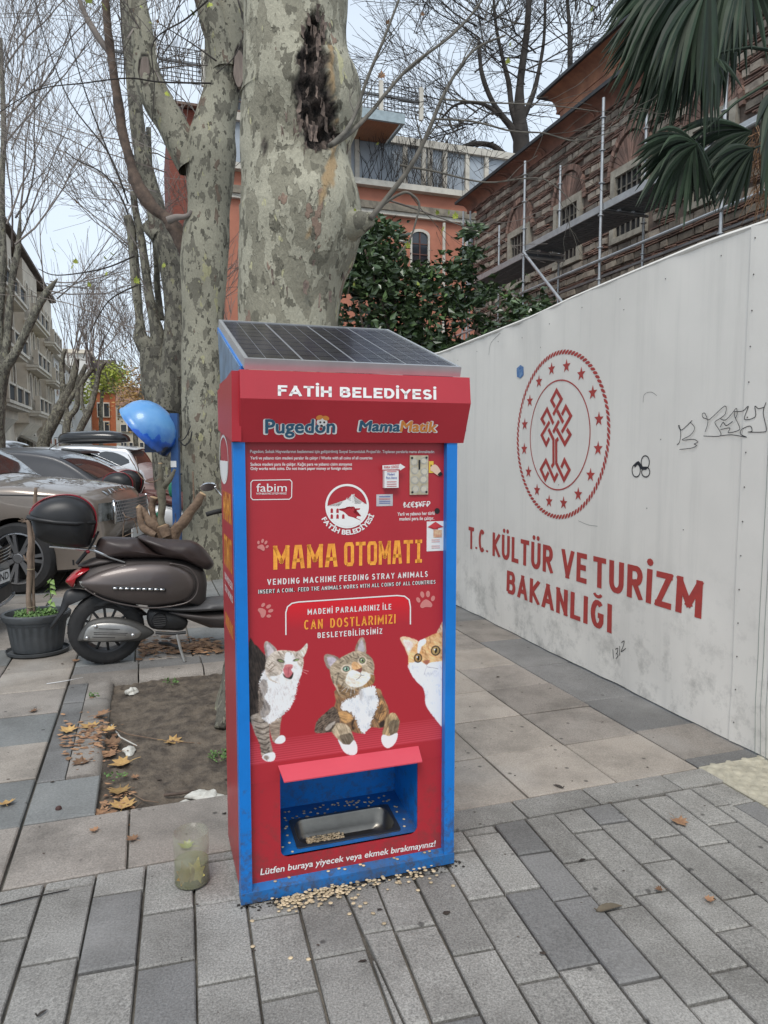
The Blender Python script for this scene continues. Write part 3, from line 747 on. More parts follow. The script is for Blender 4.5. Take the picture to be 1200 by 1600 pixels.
line(HD, 'Mama', (561, 673), (623.5, 673.6), 15.5, M_navy, bold=.05, skew=.16)
line(HD, 'Matik', (624, 674.2), (682, 675), 16, M_white, bold=.1, lift=.0006, skew=.16, name='logo_outline')
line(HD, 'Matik', (625.5, 673.6), (680.5, 674.4), 15.5, M_orange2, bold=.05, skew=.16)
# little dog face on the logo
def disc(fn, cx, cy, rx, ry, m, name, lift, n=20, rot=0.):
    b = MB(); P = []
    for i in range(n):
        t = 2 * math.pi * i / n; x, y = rx * math.cos(t), ry * math.sin(t); P.append(fn(cx + x * math.cos(rot) - y * math.sin(rot), cy + x * math.sin(rot) + y * math.cos(rot), lift))
    b.add(P[::-1], [tuple(range(n))]); return b.build(name, m, mach)
disc(HD, 503, 659.5, 8.5, 6.5, M_white, 'logo_face', .0016)
for x in (499, 509): disc(HD, x, 652 if x < 505 else 653, 5.5, 3.6, M_orange2, 'logo_ear', .0018, rot=-.3 if x < 505 else .3)
for x in (500.3, 506.5): disc(HD, x, 659.5, 1.6, 1.5, M_black, 'logo_eye', .002)
disc(HD, 502.2, 665, 2.2, 1.7, M_black, 'logo_nose', .002)
# small print
line(PN, 'Pugedon; Sokak Hayvanlarının beslenmesi için geliştirilmiş Sosyal Sorumluluk Projesi\'dir. Toplanan paralarla mama alınmaktadır.', (390.7, 707.6), (679, 707.8), 4.6, M_white, bold=.022)
line(PN, 'Yerli ve yabancı tüm madeni paralar ile çalışır / Works with all coins of all countries', (391, 717.8), (581.6, 717.6), 4.6, M_white, bold=.022)
line(PN, 'Sadece madeni para ile çalışır. Kağıt para ve yabancı cisim atmayınız', (391.2, 727.6), (549.8, 727.3), 4.6, M_white, bold=.022)
line(PN, 'Only works with coins. Do not insert paper money or foreign objects', (391.4, 734.3), (549.5, 733.8), 4.6, M_white, bold=.022)
def pxline(fn, pts, w, m, name, lift=.0012, closed=False, parent=None, k=3, sm=True):
    P = smooth_poly(pts, k, closed) if sm else pts
    vv, ff = ribbon(P, w, closed); b = MB(); b.add([fn(p.x, p.y, lift) for p in vv], ff); return b.build(name, m, parent or mach)
pxline(PN, [(395, 750.5), (453, 749.5), (456, 753), (455.5, 776.5), (452, 780), (395, 780.8), (392, 777.5), (392, 754)], 1.3, M_white, 'logo_box', closed=True, sm=False)
line(PN, 'fabim', (400.5, 768.3), (448, 767.7), 12.5, M_white, bold=.0)
line(PN, 'FATİH BELEDİYESİ İLETİŞİM MERKEZİ', (400.5, 772.6), (447.5, 772.2), 2.6, M_white, bold=.022)
# town emblem
EC = (542.2, 790.8); k_ = 110 / 1200.
def ce(x, y): return (495 + x * k_, 740 + y * k_)
vv, ff = ribbon([(EC[0] + 32.4 * math.cos(t), EC[1] + 33 * math.sin(t)) for t in [2 * math.pi * i / 48 for i in range(48)]], 3.3, True)
b = MB(); b.add([PN(p.x, p.y, .0012) for p in vv], ff); b.build('emblem_ring', M_white, mach)
def pxpoly(fn, pts, m, name, lift=.0014, parent=None):
    b = MB(); b.add([fn(x, y, lift) for x, y in pts], [tuple(range(len(pts)))])
    bm = bmesh.new(); V_ = [bm.verts.new(v) for v in b.v]; f = bm.faces.new(V_); bmesh.ops.triangulate(bm, faces=[f], ngon_method='EAR_CLIP')
    b2 = MB(); bm.verts.index_update(); b2.add([tuple(v.co) for v in bm.verts], [tuple(v.index for v in f.verts) for f in bm.faces]); bm.free()
    return b2.build(name, m, parent or mach)
skyl = [(190, 555), (375, 555), (395, 530), (420, 515), (450, 470), (490, 446), (512, 440), (515, 405), (521, 440), (545, 446), (583, 470), (588, 360), (598, 345), (606, 360), (610, 490), (620, 500), (624, 350), (638, 345), (645, 520), (700, 517), (720, 502), (745, 515), (757, 488), (775, 480), (795, 492), (792, 517), (850, 525)]
arc = [(515 + 340 * math.cos(t), 552 + 350 * math.sin(t)) for t in [math.pi * (.0 + i / 24) for i in range(25)]]
pxpoly(PN, [ce(*p) for p in skyl + arc[0:]], M_white, 'emblem_city', .0016)
for x0, z0 in ((232, 590), (330, 590), (232, 688), (330, 688), (428, 688)):
    pxpoly(PN, [ce(x0, z0 + 80), ce(x0, z0 + 22), ce(x0 + 10, z0 + 6), ce(x0 + 21, z0), ce(x0 + 32, z0 + 6), ce(x0 + 42, z0 + 22), ce(x0 + 42, z0 + 80)], M_red, 'emblem_arch', .002)
pxpoly(PN, [ce(*p) for p in [(372, 602), (420, 600), (455, 622), (500, 585), (505, 568), (568, 560), (578, 600), (600, 600), (622, 560), (645, 572), (648, 592), (742, 590), (722, 615), (640, 628), (618, 652), (676, 702), (752, 718), (750, 728), (688, 722), (668, 752), (745, 790), (740, 797), (618, 746), (540, 725), (480, 668), (440, 642), (380, 620)]], M_red, 'emblem_rider', .002)
b = MB(); txt = 'FATİH BELEDİYESİ'; glw = [thick_text(c, .05) if c != ' ' else (0, 0, .35) for c in txt]
tot = sum(g[2] for g in glw) + .16 * (len(txt) - 1); r0 = 44.5; cap = 7.2; ang0 = R(153); span = R(153 - 19)
pos = 0
for c, g in zip(txt, glw):
    if c != ' ':
        th = ang0 - span * (pos + g[2] / 2) / tot; ctr = (EC[0] + r0 * math.cos(th), EC[1] + r0 * math.sin(th))
        tx_, ty_ = math.sin(th), -math.cos(th); w = g[2] * span * r0 / tot
        p0 = PN(ctr[0] - tx_ * w / 2, ctr[1] - ty_ * w / 2, .0012); p1 = PN(ctr[0] + tx_ * w / 2, ctr[1] + ty_ * w / 2, .0012)
        up = PN(ctr[0] - math.cos(th) * cap, ctr[1] - math.sin(th) * cap, .0012) - PN(*ctr, .0012)
        place_text(b, g, p0, p1, up, Vector((0, 0, 0)))
    pos += g[2] + .16
b.build('emblem_lettering', M_white, mach)
# headline and slogans
line(PN, 'MAMA', (427, 890.2), (527, 885.5), 37.5, M_orange, 'block', aspect=.5, stroke=.155, gap=.1)
line(PN, 'OTOMATI', (537.5, 885), (660, 879), 37.5, M_orange, 'block', aspect=.48, stroke=.155, gap=.085)
line(PN, 'VENDING MACHINE FEEDING STRAY ANIMALS', (417.5, 914.2), (668, 901), 9.4, M_white, 'sans', aspect=.52, stroke=.15, gap=.24)
line(PN, 'INSERT A COIN, FEED THE ANIMALS WORKS WITH ALL COINS OF ALL COUNTRIES', (403.5, 928), (680, 912.2), 6.6, M_black, 'sans', aspect=.5, stroke=.34, gap=.2, lift=.0014)
line(PN, 'INSERT A COIN, FEED THE ANIMALS WORKS WITH ALL COINS OF ALL COUNTRIES', (403.5, 927.6), (680, 911.8), 6.2, M_white, 'sans', aspect=.5, stroke=.13, gap=.2, lift=.0018)
pxline(PN, [(446.6, 992), (446.4, 957), (449, 948), (456, 942.5), (466, 940.5), (620, 930.3), (632, 931.5), (639, 937), (641, 948), (641, 975.5)], 1.9, M_white, 'slogan_border', sm=False, lift=.0018)
line(PN, 'MADENİ PARALARINIZ İLE', (480.5, 960.5), (611, 952), 9, M_white, 'sans', aspect=.5, stroke=.15, gap=.22, lift=.0018)
line(PN, 'CAN  DOSTLARIMIZI', (475, 983.8), (617.7, 973.8), 15, M_orange, 'sans', aspect=.5, stroke=.15, gap=.18, lift=.0018)
line(PN, 'BESLEYEBİLİRSİNİZ', (496, 997), (597, 990), 8.6, M_white, 'sans', aspect=.5, stroke=.15, gap=.22, lift=.0018)
line(PN, 'Lütfen buraya yiyecek veya ekmek bırakmayınız!', (407, 1367), (679.5, 1322), 9.6, M_white, bold=.02, skew=.12)
line(PN, '₺£€$¥₣₽', (630, 793), (672, 791.5), 8, M_white, bold=.022)
line(PN, 'Yerli ve yabancı her türlü', (621, 805.8), (679, 804), 5.2, M_white, bold=.02)
line(PN, 'madeni para ile çalışır.', (624, 813.2), (678, 812), 5.2, M_white, bold=.02)
def paw(cx, cy, s, rot, m=M_paw):
    c, s_ = math.cos(rot), math.sin(rot)
    def q(x, y): return (cx + (x * c - y * s_) * s, cy + (x * s_ + y * c) * s)
    pxpoly(PN, [q(*p) for p in smooth_poly([(-.6, .5), (-.42, .15), (0, -.1), (.42, .15), (.6, .5), (.42, .72), (0, .62), (-.42, .72)], 3)], m, 'paw_print', .0014)
    for x, y, rx, ry, a in ((-.72, -.12, .19, .28, -.4), (-.28, -.6, .2, .32, -.12), (.28, -.6, .2, .32, .12), (.72, -.12, .19, .28, .4)):
        X, Y = q(x, y); disc(PN, X, Y, rx * s, ry * s, m, 'paw_print', .0014, 12, rot + a)
paw(414, 954.5, 13.5, 1.1); paw(665, 938, 16, -.1); paw(410, 852, 10.5, .45)
# coin plate, hand sign, stickers
def card(name, x0, y0, x1, y1, th, m, lift=.0, parent=None):
    p = [az(x0, y1), az(x1, y1), az(x1, y0), az(x0, y0)]; a_0, a_1, z_0, z_1 = p[0][0], p[1][0], p[0][1], p[2][1]
    b = MB(); SB(b, a_0, a_1, LP - th - lift, LP - lift - .0003, z_0, z_1); return b.build(name, m, parent or mach)
def PX(th): return lambda u, v, off=0.: PN(u, v, off + th)
card('coin_plate', 639.5, 711.5, 668, 773, .006, mat('coin_plate_metal', (.62, .55, .40), .35, .35, var=.15, scale=25, col2=(.42, .36, .25)))
coin = mat('coin_print', (.55, .52, .46), .4, .4, var=.15, scale=80)
for x, y, r in ((646, 722, 5.5), (661, 720, 5.5), (647, 735, 6), (662, 737, 6), (647, 750, 6.5), (660.5, 749, 6.5), (648, 764, 6), (661, 764, 6)):
    disc(PX(.006), x, y, r, r, coin, 'coin_print', .001, 16); disc(PX(.006), x, y, r * .7, r * .7, mat('coin_inner', (.68, .62, .5), .4, .3, var=.1), 'coin_print', .0014, 14)
card('coin_slot', 653, 718.5, 655.4, 733.5, .0085, M_black)
for x, y in ((642.5, 715.5), (665, 715), (643, 769), (665, 768.5)): disc(PX(.006), x, y, 1.8, 1.8, M_black, 'screw', .003, 10)
card('coin_sign', 669.8, 720.5, 677, 739, .002, mat('sign_yellow', (.75, .5, .06), .5, var=.05)); card('coin_sign_slot', 672.5, 726, 674, 734, .003, M_black)
pxpoly(PN, [(672, 730), (675, 727), (679, 725.5), (683, 728), (686, 732), (689, 738), (684, 743), (679, 740), (676, 737), (672, 735)], mat('hand_print', (.72, .5, .38), .6, var=.03), 'hand_print', .0035)
pxpoly(PN, [(688, 736.5), (691.5, 741), (686, 744.5), (683, 741)], M_black, 'sleeve_print', .0036)
M_paper = mat('paper_white', (.74, .74, .73), .6, var=.03, scale=30); M_redi = mat('red_ink', (.55, .04, .05), .6, var=.02); M_blui = mat('blue_ink', (.03, .07, .35), .6, var=.02)
card('notice_box', 598, 735, 619.8, 762, .02, M_paper)
pxpoly(PX(.021), [(594.5, 727), (621.5, 725.5), (621.3, 724), (630, 729.5), (621.5, 735), (621.5, 733), (594.5, 733.5)], M_paper, 'arrow_sign', .001)
line(PX(.021), 'PARA GİRİŞİ', (597, 731.8), (619.5, 730.8), 3.6, M_redi, bold=.02, lift=.002)
line(PX(.02), 'Madeni', (602.5, 742.5), (613.5, 742.3), 3.6, M_blui, bold=.01)
line(PX(.02), 'Para Atınız', (600.5, 748), (617, 747.7), 3.6, M_blui, bold=.01)
for y in (736.8, 752.5, 756, 759.3): pxline(PX(.02), [(601.5, y), (616.5, y - .2)], .9, M_redi, 'print_line', sm=False)
card('sticker', 588, 772, 613.5, 791, .001, mat('sticker_silver', (.6, .58, .6), .45, .2, var=.1, scale=40))
for y, m in ((776, M_blui), (779.5, M_redi), (783, M_blui), (786, M_blui)): pxline(PX(.001), [(592, y), (609.5, y)], 1., m, 'print_line', sm=False)
disc(PN, 682.8, 798.3, 4.2, 4.6, M_black, 'lock_hole', .0016, 16)
card('sticker', 666.5, 814, 693.8, 861.5, .001, M_paper)
pxpoly(PX(.001), [(668, 823.5), (680, 815), (692.5, 823.2), (684, 823.4), (684, 827), (677, 827), (677, 823.5)], M_redi, 'print_arrow', .0012)
pxpoly(PX(.001), [(677, 828), (690, 827.7), (690, 839.5), (677, 839.8)], mat('photo_print', (.55, .25, .16), .6, var=.4, scale=90, col2=(.7, .5, .3)), 'print_photo', .0012)
for y in (843.5, 846.5, 853, 856): pxline(PX(.001), [(674, y), (687, y - .2)], .8, M_paw, 'print_line', sm=False)
# side print (left flank): same headline, seen edge-on
def SD(d, z, off=0.): return S(A0 + .0015 - off, L0 + d, z)
def side_line(txt, z, cap, m, d0=.10, d1=D_ - .07, style='block', **k):
    g = block_text(txt, **k) if style == 'block' else thick_text(txt, .03)
    b = MB(); place_text(b, g, SD(d1, z, .001), SD(d0, z, .001), Vector((0, 0, cap)), Vector((0, 0, 0))); b.build('lettering', m, mach)
side_line('MAMA', 1.30, .105, M_orange, aspect=.5, stroke=.155, gap=.1); side_line('OTOMATI', 1.13, .115, M_orange, aspect=.48, stroke=.155, gap=.085)
side_line('VENDING MACHINE FEEDING', 1.075, .025, M_white, aspect=.56, stroke=.16, gap=.26); side_line('STRAY ANIMALS', 1.03, .025, M_white, aspect=.56, stroke=.16, gap=.26)
side_line('FATİH', 1.63, .022, M_white, .25, .42, 'font'); side_line('CAN DOSTLARIMIZI', .90, .05, M_orange, aspect=.5, stroke=.16, gap=.2)
vv, ff = ribbon([(L0 + .31 + .15 * math.cos(t), 1.52 + .085 * math.sin(t)) for t in [2 * math.pi * i / 40 for i in range(40)]], .009, True)
b = MB(); b.add([S(A0 + .0004, p.x, p.y) for p in vv], ff); b.build('emblem_ring', M_white, mach)
b = MB(); b.add([S(A0 + .0004, L0 + .31 + .135 * math.cos(t), 1.515 + .075 * math.sin(t)) for t in [math.pi * (1 + i / 16) for i in range(17)]], [tuple(range(17))]); b.build('emblem_city', M_white, mach)

# solar panel
pfa0, pfa1 = az(382, 562, L0 - .02)[0], az(721, 574, L0 - .02)[0]
sL0, sL1, sz0, sz1 = L0 - .02, L0 + .78, 1.842, 2.10
def SP(s, t, h=0.):      # s across 0..1, t depth 0..1, h above
    n = Vector((0, -(sz1 - sz0), (sL1 - sL0))).normalized(); nn = MS @ Vector((0, n.y, n.z))
    return S(pfa0 + (pfa1 - pfa0) * s, sL0 + (sL1 - sL0) * t, sz0 + (sz1 - sz0) * t) + nn * h
sp = sthing('solar_panel', 'tilted dark solar panel with aluminium frame lying on top of the red machine', 'solar panel', pfa0, sL0, sz0)
def spbox(m, s0, s1, t0, t1, h0_, h1_): m.add([SP(s, t, h) for h in (h0_, h1_) for s, t in ((s0, t0), (s1, t0), (s1, t1), (s0, t1))], [(3, 2, 1, 0), (4, 5, 6, 7), (0, 1, 5, 4), (1, 2, 6, 5), (2, 3, 7, 6), (3, 0, 4, 7)])
for q in ((0, 1, 0, .018), (0, 1, .982, 1), (0, .016, .018, .982), (.984, 1, .018, .982)):
    b = MB(); spbox(b, *q, -.032, .003); b.build('panel_frame', M_alu, sp)
b = MB(); spbox(b, .016, .984, .018, .982, -.008, -.002); b.build('backing_sheet', M_cell_l, sp)
cw = .968 / 4; first = None
for i in range(4):
    for j in range(9):
        b = MB(); s0 = .018 + cw * i + .005; s1 = .016 + cw * (i + 1) - .005; t0 = .024 + (.952 / 9) * j; spbox(b, s0, s1, t0 + .004, t0 + .952 / 9 - .002, -.002, -.0006)
        cell = b.build('solar_cell', M_cell, sp)
b = MB()
for i in range(4):
    for k in (1, 2):
        s = .016 + cw * i + cw * k / 3; spbox(b, s - .0009, s + .0009, .022, .978, -.0006, -.0002)
b.build('busbar', M_cell_l, sp)
b = MB(); spbox(b, .05, .96, -.003, .0, -.055, -.04); b.build('lower_rail', M_alu, sp)
# supports, side plate and sheet of film
b = MB(); b.prism([(L0 + .06, 1.80), (L0 + .66, 1.80), (L0 + .74, 2.05), (L0 + .06, 1.83)], lambda l, z: S(A0 + .03, l, z), lambda l, z: S(A0 + .036, l, z))
b.build('panel_bracket', mat('film_blue', (.18, .30, .45), .3, var=.2, scale=12, bump=.5, bscale=9), mach)
b = MB(); P = [SP(-.006, .05, -.03), SP(-.006, 1, -.03), SP(-.006, 1, -.055), SP(-.006, .05, -.055)]; P2 = [p + S(.01, 0, 0) for p in P]
b.add(P + P2, [(0, 1, 2, 3), (4, 7, 6, 5), (0, 4, 5, 1), (3, 2, 6, 7), (1, 5, 6, 2), (0, 3, 7, 4)]); b.build('panel_rail', M_blue, mach)
b = MB(); SB(b, A1 - .19, A1 - .02, L0 + .0, L0 + .05, 1.806, 1.826); b.build('panel_bracket', mat('navy_metal', (.01, .04, .16), .4, var=.1), mach)

# food on and around the machine
def pellet(m, p, s, r_):
    a_ = r_.uniform(0, 6.3); n = 7; h = s * .45; tl = r_.uniform(-.4, .4)
    V_ = []
    for k, (rr_, zz) in enumerate(((.75, 0), (1, .5), (.7, 1))):
        for i in range(n):
            t = a_ + 2 * math.pi * i / n; x, y = s * rr_ * math.cos(t), s * .85 * rr_ * math.sin(t); V_.append((p[0] + x, p[1] + y, p[2] + h * zz + x * tl * .3))
    m.add(V_, [(k * n + i, k * n + (i + 1) % n, (k + 1) * n + (i + 1) % n, (k + 1) * n + i) for k in range(2) for i in range(n)] + [tuple(2 * n + i for i in range(n))])
r_ = random.Random(4)
b = MB()
for _ in range(300):
    t = r_.random() ** .9; a_ = A0 + .12 + .58 * t; l_ = L0 - abs(r_.gauss(0, .035)) + .012; z = .004 + (.008 if r_.random() < .35 else 0)
    if r_.random() < .45: a_ = A0 + r_.gauss(.30, .05); l_ = L0 - abs(r_.gauss(.02, .04)); z = r_.choice((.003, .009, .015))
    if r_.random() < .25: a_ = A0 + r_.gauss(.17, .04); l_ = L0 - abs(r_.gauss(.01, .03)) - .01
    if l_ > L0 + .018: l_ = L0
    pellet(b, S(a_, l_, z), r_.uniform(.0055, .0085), r_)
bd = MB()
for _ in range(520): bd.ball(S(r_.uniform(A0 - .02, A1 + .03), L0 - abs(r_.gauss(0, .022)) + .016, .001), r_.uniform(.002, .006), 5, 2, (1.3, 1, .3), half=True)
bd.build('base_dirt', mat('wet_dirt', (.035, .028, .022), .8, var=.3), kind='stuff', label='dark crumbs of dirt along the foot of the red machine', cat='dirt')
b.build('spilled_kibble', M_kib, kind='stuff', label='heap of spilled tan kibble on the paving along the foot of the machine', cat='pet food', smooth='all')
b = MB()
for _ in range(260):
    a_ = pa0 + .06 + r_.random() ** 1.6 * .14; l_ = pl0 + .085 + r_.random() * .035; pellet(b, S(a_, l_, fl(a_, l_) - .057 + r_.random() * .012), .005, r_)
b.build('pan_kibble', M_kib, kind='stuff', label='small crumbs of kibble left in the steel pan', cat='pet food', smooth='all')
b = MB()
for _ in range(70):
    a_ = r_.uniform(oL + .02, oR - .02); l_ = r_.uniform(LP + .19, LB - .02) if r_.random() < .7 else r_.uniform(LP + .01, LB - .02)
    if pa0 - .004 < a_ < pa1 + .004 and l_ < pl1 + .004: a_ = r_.choice((r_.uniform(oL + .01, pa0 - .01), r_.uniform(pa1 + .008, oR - .01)))
    pellet(b, S(a_, l_, fl(a_, l_)), .0058, r_)
b.build('niche_kibble', M_kib, kind='stuff', label='loose kibble scattered on the blue niche floor round the steel pan', cat='pet food', smooth='all')
b = MB()
for u, l_ in ((.05, .02), (.1, .025), (.24, .02), (.28, .022), (.3, .015), (.36, .022), (.37, .015), (.49, .022), (.5, .015), (.61, .02), (.63, .022)):
    pellet(b, S(A0 + .07 + u, L0 + l_, zs + .004 + l_ * .3), .0068, r_)
b.build('sill_kibble', M_kib, kind='stuff', label='a few kibble pieces lying on the blue bottom sill', cat='pet food', smooth='all')
for i, (u, v) in enumerate(((394, 1440), (454, 1498), (482, 1500), (583, 1428), (600, 1444), (546, 1429), (395, 1480), (708, 1385), (571, 1412), (653, 1392), (620, 1380))):
    a_, l_ = atG(u, v); o = sthing('kibble_piece', 'single tan kibble pellet lying away from the spilled heap on grey paving', 'pet food', a_, l_, .001, group='stray kibble pellets on the paving')
    mbx = MB(); pellet(mbx, (0, 0, 0), .0085, r_); me = mbx.build('kibble_piece', M_kib, None, smooth='all')
    for k in ('label', 'category', 'group'): me[k] = o[k]
    me.location = S(a_, l_, .001); bpy.data.objects.remove(o)

# ------------------------------------------------------------------ printed cats (flat print, colour per vertex of a fine sheet)
def vnoise(x, y, seed=0):
    def h(i, j):
        n = np.sin(i * 127.1 + j * 311.7 + seed * 74.7) * 43758.5453; return n - np.floor(n)
    i, j = np.floor(x), np.floor(y); fx, fy = x - i, y - j; fx = fx * fx * (3 - 2 * fx); fy = fy * fy * (3 - 2 * fy)
    return (h(i, j) * (1 - fx) + h(i + 1, j) * fx) * (1 - fy) + (h(i, j + 1) * (1 - fx) + h(i + 1, j + 1) * fx) * fy
def fbm(x, y, seed=0, o=3):
    r = 0; a = .5
    for k in range(o): r = r + a * vnoise(x * 2 ** k, y * 2 ** k, seed + k); a *= .5
    return r / (1 - .5 ** o)
class Canvas:
    def __init__(s, U, V_, base): s.U, s.V, s.c = U, V_, base
    def fur(s, ang, lx, ly, seed):
        c, q = math.cos(ang), math.sin(ang); return fbm((s.U * c + s.V * q) / lx, (-s.U * q + s.V * c) / ly, seed)
    def put(s, al, col):
        al = np.clip(al, 0, 1)[:, None]; s.c = s.c * (1 - al) + np.array(col, dtype=float) * al if np.ndim(col) == 1 or isinstance(col, tuple) else s.c * (1 - al) + col * al
    def sd(s, P):
        P = np.array(P, float); n = len(P); d = np.full(s.U.shape, 1e9); ins = np.zeros(s.U.shape, bool)
        for i in range(n):
            a, b = P[i], P[(i + 1) % n]; e = b - a; wx, wy = s.U - a[0], s.V - a[1]
            t = np.clip((wx * e[0] + wy * e[1]) / (e @ e + 1e-9), 0, 1); d = np.minimum(d, np.hypot(wx - e[0] * t, wy - e[1] * t))
            c1 = (a[1] > s.V) != (b[1] > s.V)
            with np.errstate(divide='ignore', invalid='ignore'):
                xi = a[0] + (s.V - a[1]) * (b[0] - a[0]) / (b[1] - a[1] + 1e-12)
            ins ^= c1 & (s.U < xi)
        return np.where(ins, -d, d)
    def poly(s, P, col, soft=.6, rough=0., seed=1, sm=3, k=1.):
        if sm: P = smooth_poly(P, sm)
        d = s.sd(P)
        if rough: d = d + (fbm(s.U / 1.6, s.V / 1.6, seed) - .5) * rough
        al = np.clip(.5 - d / (2 * soft), 0, 1) * k; s.put(al, col); return al
    def line(s, P, w, col, soft=.5, k=1., rough=0., seed=0):
        d = np.full(s.U.shape, 1e9); P = np.array(smooth_poly(P, 3, False), float)
        for i in range(len(P) - 1):
            a, b = P[i], P[i + 1]; e = b - a; wx, wy = s.U - a[0], s.V - a[1]
            t = np.clip((wx * e[0] + wy * e[1]) / (e @ e + 1e-9), 0, 1); d = np.minimum(d, np.hypot(wx - e[0] * t, wy - e[1] * t))
        if rough: d = d + (fbm(s.U / 1.4, s.V / 1.4, seed) - .5) * rough
        s.put(np.clip(.5 - (d - w / 2) / (2 * soft), 0, 1) * k, col)
    def ell(s, cx, cy, rx, ry, col, rot=0., soft=.5, k=1.):
        c, q = math.cos(rot), math.sin(rot); x = (s.U - cx) * c + (s.V - cy) * q; y = -(s.U - cx) * q + (s.V - cy) * c
        d = (np.hypot(x / rx, y / ry) - 1) * min(rx, ry); s.put(np.clip(.5 - d / (2 * soft), 0, 1) * k, col)
    def shade(s, P, col, soft, k): s.poly(P, col, soft=soft, sm=3, k=k)

zA = az(540, 1205)[1]; ys = []
gx = np.arange(px0 + .001, px1 - .0005, .00165)
gz = np.arange(az(540, 1192)[1] - .028, az(450, 925)[1], .00165)
GX, GZ = np.meshgrid(gx, gz)
wx = GX * CT - LP * ST; wy = GX * ST + LP * CT; zz = GZ - EYE
dd = wy * math.cos(PITCH) - zz * math.sin(PITCH); hh = wy * math.sin(PITCH) + zz * math.cos(PITCH)
U = (600 + FPX * wx / dd).ravel(); V = (800 - FPX * hh / dd).ravel()
def lin(r, g, b): return tuple(x / .8 for x in s2l((r, g, b)))
base = np.tile(np.array((.43, .022, .034)), (U.size, 1))
cv = Canvas(U, V, base)
Zr = GZ.ravel(); zs1 = az(391, 1160)[1]; zs0 = az(391, 1196)[1]
# ribbed band printed under the cats
st = np.clip((zs1 - Zr) / (zs1 - zs0), 0, 1)
band = ((Zr < zs1) & (Zr > zs0 - .0)).astype(float)
rib = np.clip(np.sin((zs1 - Zr) / (zs1 - zs0) * 2 * math.pi * 10) * 2 + .3, 0, 1)
cv.put(band * rib * (.45 + .55 * st), (.62, .07, .10)); cv.put(band * st * .35, (.62, .07, .10))
# brighter red gradient printed inside the slogan box, fading downwards
P = [(446.6, 992), (446.4, 957), (449, 948), (456, 942.5), (466, 940.5), (620, 930.3), (632, 931.5), (639, 937), (641, 948), (641, 978)]
ds = cv.sd(P); g_ = np.clip(-ds / 2, 0, 1) * np.clip((985 - V - (U - 446) * .06) / 45, 0, 1); cv.put(g_ * .95, (.72, .012, .022))
bg0 = cv.c.copy()
# ---- cat 2, the tabby in the middle
def c2(*q): return [(485 + x / 7.807, 985 + y / 7.807) for x, y in q]
def c1(*q): return [(380 + x / 7.27, 980 + y / 7.27) for x, y in q]
def c3(*q): return [(620 + x / 8.425, 960 + y / 8.425) for x, y in q]
tan = lin(168, 146, 120); brown = lin(92, 72, 56); cream = lin(214, 200, 182); whit = lin(236, 236, 238); org = lin(158, 120, 84); dkb = lin(48, 38, 33)
def tabby(al, ang, c_lo, c_hi, seed, lx=7, ly=1.5):
    f = cv.fur(ang, lx, ly, seed); f = np.clip((f - .2) / .6, 0, 1)[:, None]
    cv.put(al, np.array(c_lo) * (1 - f) + np.array(c_hi) * f)
def region(P, ang, lo, hi, seed, soft=.7, rough=1.2, lx=7, ly=1.4, k=1.):
    d = cv.sd(smooth_poly(P, 3)) + (fbm(U / 1.5, V / 1.5, seed) - .5) * rough; al = np.clip(.5 - d / (2 * soft), 0, 1) * k; tabby(al, ang, lo, hi, seed, lx, ly)
# body
region(c2((330, 700), (310, 860), (290, 960), (330, 1090), (480, 1220), (640, 1255), (740, 1180), (890, 1180), (960, 990), (880, 800), (800, 700)), 1.2, brown, org, 5)
region(c2((290, 930), (200, 990), (90, 1090), (55, 1180), (65, 1250), (230, 1240), (330, 1200), (360, 1080)), -.6, dkb, lin(120, 104, 90), 6, lx=4)
cv.poly(c2((180, 1200), (220, 1150), (290, 1110), (300, 1125), (250, 1190), (200, 1225)), lin(170, 160, 150), soft=.8, rough=.8)
region(c2((340, 990), (450, 1000), (520, 1060), (470, 1120), (390, 1110)), .2, org, lin(214, 164, 104), 7)
region(c2((800, 900), (870, 850), (930, 950), (900, 1080), (830, 1120), (790, 1000)), 1.9, brown, lin(196, 148, 96), 8)
cv.poly(c2((540, 1080), (520, 1160), (540, 1200), (505, 1210), (500, 1120)), dkb, soft=1.2, rough=1)
cv.poly(c2((840, 1130), (900, 1090), (900, 1170), (850, 1180)), dkb, soft=1.2, rough=1)
for q in (((790, 830), (860, 820)), ((810, 930), (880, 905)), ((830, 1010), (910, 985)), ((760, 1060), (840, 1100)), ((350, 1060), (440, 1090))): cv.line(c2(*q), 1.4, dkb, soft=.8, k=.7, rough=1)
# bib
region(c2((380, 900), (430, 850), (560, 800), (640, 700), (780, 690), (800, 780), (830, 870), (760, 1060), (720, 1180), (650, 1255), (590, 1180), (540, 1060), (470, 985), (390, 970)), 1.4, lin(206, 210, 216), whit, 9, rough=6, lx=6, ly=1)
cv.poly(c2((600, 700), (640, 760), (620, 850), (590, 830), (580, 760)), lin(170, 160, 155), soft=2, k=.6)
